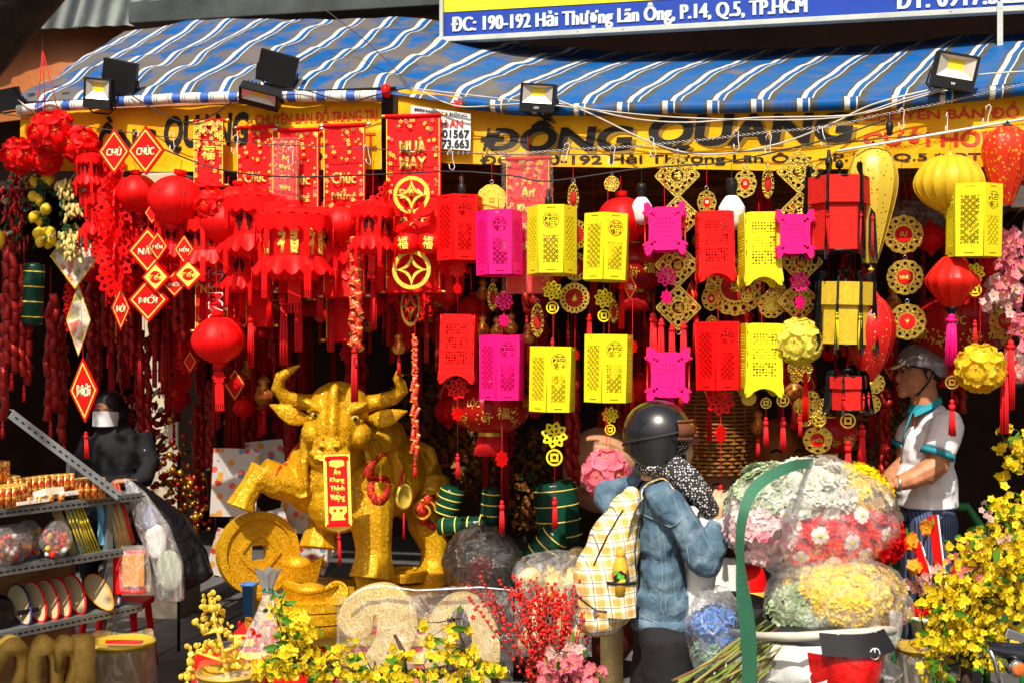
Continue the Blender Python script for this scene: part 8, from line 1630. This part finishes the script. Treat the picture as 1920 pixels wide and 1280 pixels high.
solid('floor_heap', 'dark heap of wrapped goods on the floor behind the glitter numerals', 'heap', 960, 1140, 6.0, [('heap', MB().ell((0, 0, -40), (170, 60, 70), 20, 10), mk('dark_goods', (.04, .02, .015), .6, var=.5)), ('heap_goods', MB().ell((120, 10, -40), (120, 60, 90), 20, 10), mk('dark_goods_red', (.10, .015, .01), .6, var=.5))])
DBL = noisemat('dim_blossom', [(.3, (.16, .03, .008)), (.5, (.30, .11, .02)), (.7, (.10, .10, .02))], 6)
def bush(px, py, s, rx, ry, lab, n=900, m=None, sz=11):
    p = FP(px, py, s); k = kpx(p); t = thing('flower_bush', lab, 'bush', p)
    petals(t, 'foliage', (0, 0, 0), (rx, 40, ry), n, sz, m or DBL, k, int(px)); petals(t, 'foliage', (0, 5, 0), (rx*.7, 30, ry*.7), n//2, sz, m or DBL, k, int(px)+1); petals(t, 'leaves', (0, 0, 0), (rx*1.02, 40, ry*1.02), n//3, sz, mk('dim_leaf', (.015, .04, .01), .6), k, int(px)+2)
    b = MB(); b.tube([(0, 0, 0), (4, 0, -ry*1.5), (0, 0, (p.z-.1)/-k)], [4, 5, 6], 6); part(t, 'stem', scl(b.mesh(BARK), k), None)
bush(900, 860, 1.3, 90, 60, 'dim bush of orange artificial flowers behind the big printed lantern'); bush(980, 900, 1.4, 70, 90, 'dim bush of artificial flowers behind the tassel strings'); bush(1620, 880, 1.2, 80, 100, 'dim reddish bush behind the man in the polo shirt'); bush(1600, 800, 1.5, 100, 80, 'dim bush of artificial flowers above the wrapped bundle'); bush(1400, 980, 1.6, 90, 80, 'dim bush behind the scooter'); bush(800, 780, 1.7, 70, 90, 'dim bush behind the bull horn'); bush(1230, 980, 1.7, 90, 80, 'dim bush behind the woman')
# wrapped sheaf of sweets
def sheaf(t):
    q = random.Random(3)
    part(t, 'cone', MB().grid(49, 20, lambda u, v: ((8+50*v**1.3)*(1+.10*sin(u*2*pi*9)*(.4+v))*cos(2*pi*u)*(1 if v > .02 else 1), (6+30*v**1.3)*(1+.1*sin(u*2*pi*9))*sin(2*pi*u), 55-120*v)), FILM2, fix=False)
    part(t, 'tuft', MB().grid(41, 10, lambda u, v: ((8+14*v)*(1+.2*sin(u*2*pi*7))*cos(2*pi*u), (8+10*v)*sin(2*pi*u), 55+36*v+5*sin(u*31))), mk('white_film_tuft', (.62, .63, .64), .3, bump=.5, bs=20), fix=False)
    part(t, 'ribbon', MB().tube([(10*cos(a), 9*sin(a), 54) for a in [2*pi*i/16 for i in range(17)]]+[(16, -6, 50), (26, -6, 40)], 2, 5), mk('teal_ribbon', (.03, .30, .24), .4))
    for i in range(60): part(t, 'red_sweet', scl(RSW.copy(), 1), None, loc=(q.gauss(0, 24), q.gauss(0, 12), -52+abs(q.gauss(0, 20))), rot=(q.random()*3, q.random()*3, 0))
RSW = MB().ell((0, 0, 0), (6, 3, 3), 8, 5).mesh(RED)
simple('wrapped_sheaf', 'white plastic sheaf of red sweets tied with a teal ribbon by the bull base', 'bouquet', 502, 1160, 4.9, sheaf)
solid('blue_bin', 'small blue plastic bin behind the coin tree', 'bin', 468, 1120, 5.5, [('bin', MB().lathe([(12, -34), (15, 22), (19, 24), (19, 28), (15, 28), (10, -30)], 4), mk('blue_plastic', (.06, .18, .45), .4))], .6)
tag(ob('red_cloth', MB().grid(20, 12, lambda u, v: ((u-.5)*.5, .05*sin(u*8)-.1*v, -.25*v+.02*sin(u*11))).mesh(RED2, fix=False), None, P(480, 1225, 4.95)), 'red cloth draped behind the yellow blossoms at the bottom left', 'cloth')
# ---- blossom plants
def blossom_mesh(m, r, k=1, n=5):
    b = MB()
    for i in range(n):
        a = 2*pi*i/n; d, w = Vector((cos(a), -.25, sin(a))), Vector((-sin(a), 0, cos(a)))
        b.add([Vector((0, 0, 0)), d*r*.6+w*r*.42, d*r, d*r*.6-w*r*.42], [(0, 1, 2, 3)], True)
    b.mat = 1; b.ell((0, -r*.12, 0), (r*.2, r*.14, r*.2), 6, 4); return b.mesh([m, mk('stamen', (.75, .35, .02), .6, bump=0)], fix=False)
BM = {}
MAI = mk('mai_yellow', (.88, .68, .015), .45, var=.12, vs=30, bump=0, trans=.35); PKB = mk('pink_blossom', (.85, .22, .30), .5, var=.3, vs=40, bump=0, trans=.35); PWB = mk('pale_pink_blossom', (.85, .55, .52), .5, var=.3, vs=40, bump=0, trans=.35); ORB = mk('orange_blossom', (.88, .36, .02), .5, var=.2, vs=30, bump=0, trans=.35); LFR = scl(MB().grid(4, 6, lambda u, v: ((u-.5)*11*sin(pi*(v*.93+.05)), -4*v*v+abs(u-.5)*4, 24*v)).mesh(LEAFG, fix=False), 4.8/FPX)
def plant(name, label, cat, Y, limbs, clusters, rpx=7, nl=40, cap=290, seed=1, bark=BARK, pot=None, dy=.12, group=None):
    """limbs: polylines in picture space with a radius; clusters: (px,py,rx,ry,count,material)"""
    k = Y/FPX; q = random.Random(seed); x0, y0 = limbs[0][0][0], limbs[0][0][1]; O_ = P(x0, y0, Y); t = thing(name, label, cat, O_); b = MB(); pts = []
    for lb2 in limbs:
        pl = [P(x, y, Y+q.uniform(-dy, dy)*.5)-O_ for x, y, r in lb2]; b.tube(pl, [r*k for x, y, r in lb2], 7); pts += pl
    tot = sum(c[4] for c in clusters); far = []; made = 0; tips = []
    for cx_, cy_, rx, ry, n, m in clusters:
        sub = [(q.gauss(0, .42), q.gauss(0, .42)) for _ in range(max(2, n//7))]
        for i in range(n):
            s_ = sub[i % len(sub)]; p = P(cx_+(s_[0]+q.gauss(0, .14))*rx, cy_+(s_[1]+q.gauss(0, .14))*ry, Y+q.gauss(0, dy))-O_
            if i % 7 == 0: tips.append(p)
            key = (m.name, round(rpx)); 
            if key not in BM: BM[key] = blossom_mesh(m, rpx*1.25*4.8/FPX)
            rot_ = (q.uniform(-1.1, .7), q.uniform(0, 6), q.uniform(-1, 1)); s2_ = q.uniform(.65, 1.2)*k/(4.8/FPX)
            if made < cap: o = ob('blossom', BM[key], t, p, rot_, s2_); made += 1
            else: far.append((p, rot_, s2_, BM[key], m))
    if far:
        fb = {}
        for p, r_, s_, me, m in far:
            M_ = Matrix.Translation(p) @ Matrix.Rotation(r_[2], 4, 'Z') @ Matrix.Rotation(r_[1], 4, 'Y') @ Matrix.Rotation(r_[0], 4, 'X') @ Matrix.Scale(s_, 4)
            B = fb.setdefault(me.name, (MB(), me)); B[0].add([M_ @ v.co for v in me.vertices], [tuple(p_.vertices) for p_ in me.polygons], True)
        for B, me in fb.values():
            mi = [p_.material_index for p_ in me.polygons]; B.mi = mi*(len(B.f)//len(mi)); tag(ob('far_blossoms', B.mesh(list(me.materials), fix=False), t), kind='stuff')
    for p in tips:                                      # twigs from the nearest limb point to the clusters
        c = min(pts, key=lambda a: (a-p).length); b.tube([c, (c+p)/2+Vector((q.gauss(0, .01), 0, q.gauss(0, .015))), p], [1.6*k, 1.1*k, .5*k], 4)
    part(t, 'branches', b, bark)
    for i in range(nl): p = q.choice(tips)+Vector((q.gauss(0, .02), q.gauss(0, .02)-.01, q.gauss(0, .02))); ob('leaf', LFR, t, p, (q.uniform(-1.2, 1.2), q.uniform(-2.5, 2.5), q.uniform(0, 6)), q.uniform(.5, 1.15))
    return t
DKB = mk('dark_bark', (.06, .035, .025), .8, var=.4)
plant('blossom_tree', 'large yellow apricot blossom tree filling the right edge in front of the man', 'tree', 4.75, [[(1815, 1420, 14), (1812, 1300, 12), (1815, 1200, 10), (1825, 1120, 8), (1860, 1040, 6), (1890, 980, 4)], [(1815, 1200, 8), (1770, 1120, 5), (1750, 1080, 3)], [(1825, 1130, 7), (1890, 1110, 5), (1930, 1060, 4)], [(1812, 1240, 7), (1760, 1220, 4), (1735, 1200, 3)], [(1820, 1180, 6), (1880, 1180, 4), (1920, 1160, 3)]],
      [(1895, 965, 50, 50, 120, MAI), (1840, 1045, 75, 55, 260, MAI), (1890, 1100, 70, 90, 420, MAI), (1800, 1110, 70, 50, 260, MAI), (1775, 1150, 60, 40, 160, MAI), (1760, 1210, 50, 50, 200, MAI), (1830, 1190, 80, 60, 300, MAI), (1900, 1030, 50, 60, 160, MAI), (1745, 1255, 50, 40, 90, MAI), (1860, 1230, 60, 40, 60, MAI), (1870, 1000, 70, 60, 60, PWB), (1840, 1080, 80, 60, 50, PKB)], 6.4, 300, seed=4, bark=DKB, dy=.16)
plant('blossom_branch', 'spray of yellow blossoms and leaves at the right edge above the tree', 'branch', 4.9, [[(1940, 880, 4), (1900, 850, 3), (1875, 810, 2)]], [(1905, 830, 34, 40, 80, MAI), (1895, 870, 24, 30, 40, MAI)], 7, 16, seed=5, bark=DKB, dy=.05)
plant('blossom_branch', 'ball of pink and white blossom hanging at the upper right edge', 'branch', 4.85, [[(1930, 380, 3), (1905, 500, 3), (1900, 640, 2)]], [(1895, 480, 40, 50, 110, PKB), (1885, 560, 40, 50, 110, PWB), (1905, 520, 40, 70, 90, PKB), (1915, 620, 20, 36, 50, PKB), (1870, 530, 26, 40, 40, PWB)], 9, 10, seed=6, bark=DKB, dy=.08)
plant('blossom_tree', 'low yellow apricot blossom tree along the bottom in front of the glitter numerals', 'tree', 4.35, [[(760, 1420, 12), (756, 1320, 11), (752, 1265, 10), (800, 1262, 9), (900, 1240, 8), (940, 1290, 6)], [(752, 1270, 8), (700, 1262, 5), (600, 1245, 3), (540, 1230, 2)], [(760, 1280, 7), (755, 1220, 5), (740, 1190, 3)], [(850, 1250, 5), (870, 1210, 3), (850, 1160, 2)]],
      [(550, 1160, 50, 30, 100, MAI), (530, 1230, 65, 50, 240, MAI), (610, 1250, 70, 45, 190, MAI), (690, 1266, 60, 20, 120, MAI), (780, 1266, 70, 18, 110, MAI), (745, 1225, 30, 30, 50, MAI), (800, 1200, 20, 26, 22, MAI), (860, 1248, 60, 34, 140, MAI), (920, 1260, 40, 30, 50, MAI), (850, 1190, 30, 24, 30, MAI), (560, 1190, 40, 30, 60, MAI)], 6, 220, seed=7, bark=DKB, dy=.12)
plant('coin_tree', 'small gold tree hung with gold coins at the lower left in a wrapped pot', 'plant', 4.75, [[(428, 1275, 5), (418, 1220, 4), (402, 1160, 3), (398, 1130, 2)], [(424, 1240, 4), (370, 1222, 3), (352, 1250, 2)], [(420, 1220, 4), (450, 1210, 3)], [(410, 1180, 3), (380, 1190, 2)]],
      [], 7, 0, seed=8, bark=GOLDP).name
ct = [o for o in SC.objects if o.name.startswith('coin_tree')][0]; cm_ = MB().lathe([(1, -.6), (6.5, -.6), (7, 0), (6.5, .6), (1, .6)], 12, axis='y').mesh(mk('bright_gold', (.85, .60, .06), .3, .4, .1)); cm_.transform(Matrix.Scale(4.75/FPX, 4)); q = random.Random(2)
for i in range(130): c = q.choice(((400, 1120, 18, 20), (385, 1170, 30, 26), (425, 1180, 26, 26), (400, 1215, 46, 16), (430, 1235, 26, 16), (352, 1255, 12, 26), (398, 1140, 22, 20))); ob('coin', cm_, ct, P(c[0]+q.gauss(0, .5)*c[2], c[1]+q.gauss(0, .5)*c[3], 4.75+q.gauss(0, .05))-ct.location, (q.uniform(-.6, .6), q.uniform(0, 3), q.uniform(-.7, .7)), q.uniform(.6, 1))
# red berry twigs
bt_ = thing('berry_branches', 'tall bunch of red berry twigs standing between the glitter numerals and the backpack', 'plant', P(1030, 1330, 4.5)); q = random.Random(6); BER = mk('berry_red', (.72, .02, .015), .35, var=.2); FB = MB()
for i in range(48):
    x0, x1 = 1030+q.gauss(0, 24), 1012+q.gauss(0, 58); ty = 1078+abs(q.gauss(0, 46)); pts = [P(x0+(x1-x0)*v+q.gauss(0, 3), 1330+(ty-1330)*v, 4.5+q.gauss(0, .02)+(i % 5-2)*.03)-bt_.location for v in (0, .3, .6, .85, 1)]
    b = MB(); b.tube(pts, [.0024, .002, .0018, .0014, .001], 4); part(bt_, 'twig', b, mk('twig_dark', (.10, .02, .015), .6) if i == 0 else bpy.data.materials['twig_dark'])
    for j in range(20): v = .15+.85*j/19; f_ = v*4; a_ = min(3, int(f_)); f_ -= a_; p = pts[a_]*(1-f_)+pts[a_+1]*f_; FB.ell(p+Vector((q.gauss(0, .006), q.gauss(0, .006), 0)), q.uniform(.0045, .008), 6, 4)
tag(part(bt_, 'berries', FB, BER), kind='stuff')
for i in range(26): p = P(1010+q.gauss(0, 40), 1110+abs(q.gauss(0, 40)), 4.47)-bt_.location; part(bt_, 'red_flower', blossom_mesh(RED, .011) if i == 0 else rfm, None, loc=p, rot=(q.uniform(-1, 1), q.uniform(0, 6), 0)); rfm = [o for o in bt_.children if o.name.startswith('red_flower')][0].data
plant('flower_bunch', 'bunch of pink cherry blossoms at the bottom in front of the red berries', 'flowers', 4.3, [[(1060, 1330, 4), (1062, 1270, 3), (1070, 1220, 2)]], [(1065, 1225, 40, 30, 70, PWB), (1075, 1255, 55, 30, 110, PKB), (1040, 1275, 50, 20, 60, PKB), (1100, 1270, 30, 24, 40, PKB)], 8, 22, seed=9, dy=.06)
plant('blossom_branch', 'orange and pale pink blossom twigs in front of the trousers of the man', 'branch', 4.95, [[(1725, 1220, 4), (1720, 1120, 3), (1728, 1030, 2), (1745, 980, 2)], [(1722, 1120, 3), (1765, 1060, 2)]], [(1715, 1020, 26, 40, 26, ORB), (1722, 985, 18, 16, 10, ORB), (1745, 1100, 40, 40, 110, PWB), (1715, 1080, 20, 30, 20, ORB), (1765, 1140, 30, 20, 30, PKB)], 9, 14, seed=10, bark=DKB, dy=.06)
for x, y, an, h in ((1760, 1060, -.12, 190), (1735, 1075, -.3, 120), (1790, 1090, .2, 80)): solid('red_paper_strip', {1760: 'tall red paper strip with a white edge before the man', 1735: 'short red paper strip leaning left of the tall one', 1790: 'red paper strip behind the yellow blossom tree'}[x], 'paper', x, y, 4.92, [('strip', MB().box((0, 0, 0), (17, 2, h), ry=an), RED), ('white_edge', MB().box((9.5*cos(an), 0, -9.5*sin(an)), (3, 2.4, h), ry=an), WHITE)])
gc_ = thing('plastic_chair', 'green plastic chair behind the yellow blossoms beside the man', 'chair', P(1795, 1000, 5.5)); gc_.location.z = .1; GP = mk('green_plastic', (.02, .14, .04), .4)
for x in (-.2, .2):
    for y in (-.2, .2): part(gc_, 'leg', MB().tube([(x*1.1, y*1.1, 0), (x, y, .42)], .018, 6), GP)
part(gc_, 'seat', MB().box((0, 0, .43), (.44, .44, .03)), GP, bev=.01)
for x in (-.17, -.06, .06, .17): part(gc_, 'back_slat', MB().tube([(x, .2, .44), (x*1.05, .25, .86)], .02, 6, flat=.4), GP)
part(gc_, 'back_rail', MB().tube([(-.22, .2, .44), (-.22, .24, .78), (-.14, .26, .9), (.14, .26, .9), (.22, .24, .78), (.22, .2, .44)], .022, 8), GP)
solid('flower_pot', 'white plastic flower pot with a blue tinted rim holding red flowers', 'pot', 1738, 1160, 4.85, [('pot', MB().lathe([(22, -60), (30, 0), (38, 2), (38, 8), (30, 8), (28, 2), (2, 0)], 24), mk('pot_white', (.5, .62, .72), .4)), ('soil', MB().lathe([(1, 2), (28, 2)], 20), BARK)])
petals(SC.objects['flower_pot'], 'red_flowers', (0, 0, 14), (34, 26, 12), 240, 9, FRED, 1, 4)
bucket(1725, 1215, 4.7, 46, 90, 'gold wrapped pot below the white flower pot at the lower right', mk('gold_pot2', (.5, .33, .04), .4, .3, .2))
# second motorcycle nose at the right edge
m2 = thing('motorcycle', 'nose of a black and chrome motorcycle cut off by the lower right corner', 'motorcycle', P(1905, 1245, 4.1)); m2.scale = (4.1/FPX,)*3; CHR = metalc('chrome', (.7, .7, .72), .08, .05, 0)
b = MB(); b.grid(14, 10, lambda u, v: (-58+120*u, -20*sin(pi*v)-10*u, 34-40*u*.6+(v-.5)*60*(.35+.6*u))); part(m2, 'fairing', b, mk('gloss_black', (.012, .012, .016), .08, coat=1), fix=False)
part(m2, 'headlight', MB().lathe([(1, -14), (12, -12), (17, -4), (18, 4), (18, 12)], 20, (-8, -22, 0), 'y'), CHR); part(m2, 'lens', MB().ell((-8, -34, 0), (13, 5, 13)), mk('amber_lens', (.5, .12, .02), .1, coat=1)); part(m2, 'trim', MB().tube([(-56, -14, 34), (-46, -18, 10), (-36, -16, -30)], 5, 8), CHR); part(m2, 'mirror', MB().box((0, 0, 54), (44, 10, 18), ry=.35), CHR, bev=3)
part(m2, 'fork', MB().tube([(30, 10, -20), (50, 20, -260)], 10, 8), CHR); part(m2, 'tyre', MB().lathe([(90, -16), (130, -14), (138, 0), (130, 14), (90, 16)], 28, (52, 20, -300), 'y', caps=False), TYR); part(m2, 'tank', MB().ell((150, 20, -10), (110, 60, 70)), bpy.data.materials['gloss_black'])
ps_ = thing('pink_lantern', 'pink and white fringed lantern at the right edge under the pink blossom', 'lantern', P(1903, 685, 4.9)); ps_.scale = (4.9/FPX,)*3
part(ps_, 'barrel', MB().lathe([(14, 34), (20, 26), (22, 0), (19, -26), (14, -34)], 18), noisemat('pink_stripe', [(.4, (.8, .1, .1)), (.55, (.85, .6, .5))], 40)); part(ps_, 'cap', MB().lathe([(16, -34), (14, -40), (4, -42)], 14), BLACK); part(ps_, 'top_cap', MB().lathe([(4, 42), (14, 40), (16, 34)], 14), BLACK)
pb_ = solid('plastic_bundle', 'crumpled clear plastic sheet of packed lanterns under the right banner', 'plastic wrap', 1700, 405, 5.6, [('sheet', MB().grid(60, 16, lambda u, v: ((u-.5)*330, -30*sin(pi*v)+10*nz((u*9, v*3, 0)), 34-60*v+8*nz((u*7, v, 1))+6*sin(u*9))), film('beige_film', (.75, .62, .5), .3, 8, 1.2))])
# ----------------------------------------------------------------- real sizes: every drawing-unit scale is turned into geometry
def bake(t):
    s = t.scale[0]
    if s > .02 or t.parent: return
    seen = set()
    for c in t.children:
        c.location = c.location*s
        if c.data and c.data.name not in seen:
            if c.data.users > sum(1 for x in t.children if x.data == c.data): c.data = c.data.copy()
            nm = c.data; seen.add(nm.name); nm.transform(Matrix.Scale(s, 4))
            for x in t.children:
                if x != c and x.data == nm: pass
    t.scale = (1, 1, 1)
for o in list(SC.objects):
    if o.type == 'EMPTY' and o.parent is None and o.scale[0] < .02: bake(o)
# ----------------------------------------------------------------- drop the prototypes
def kill(o):
    for c in list(o.children): kill(c)
    bpy.data.objects.remove(o)
for o in HID: kill(o)
bpy.context.view_layer.update()
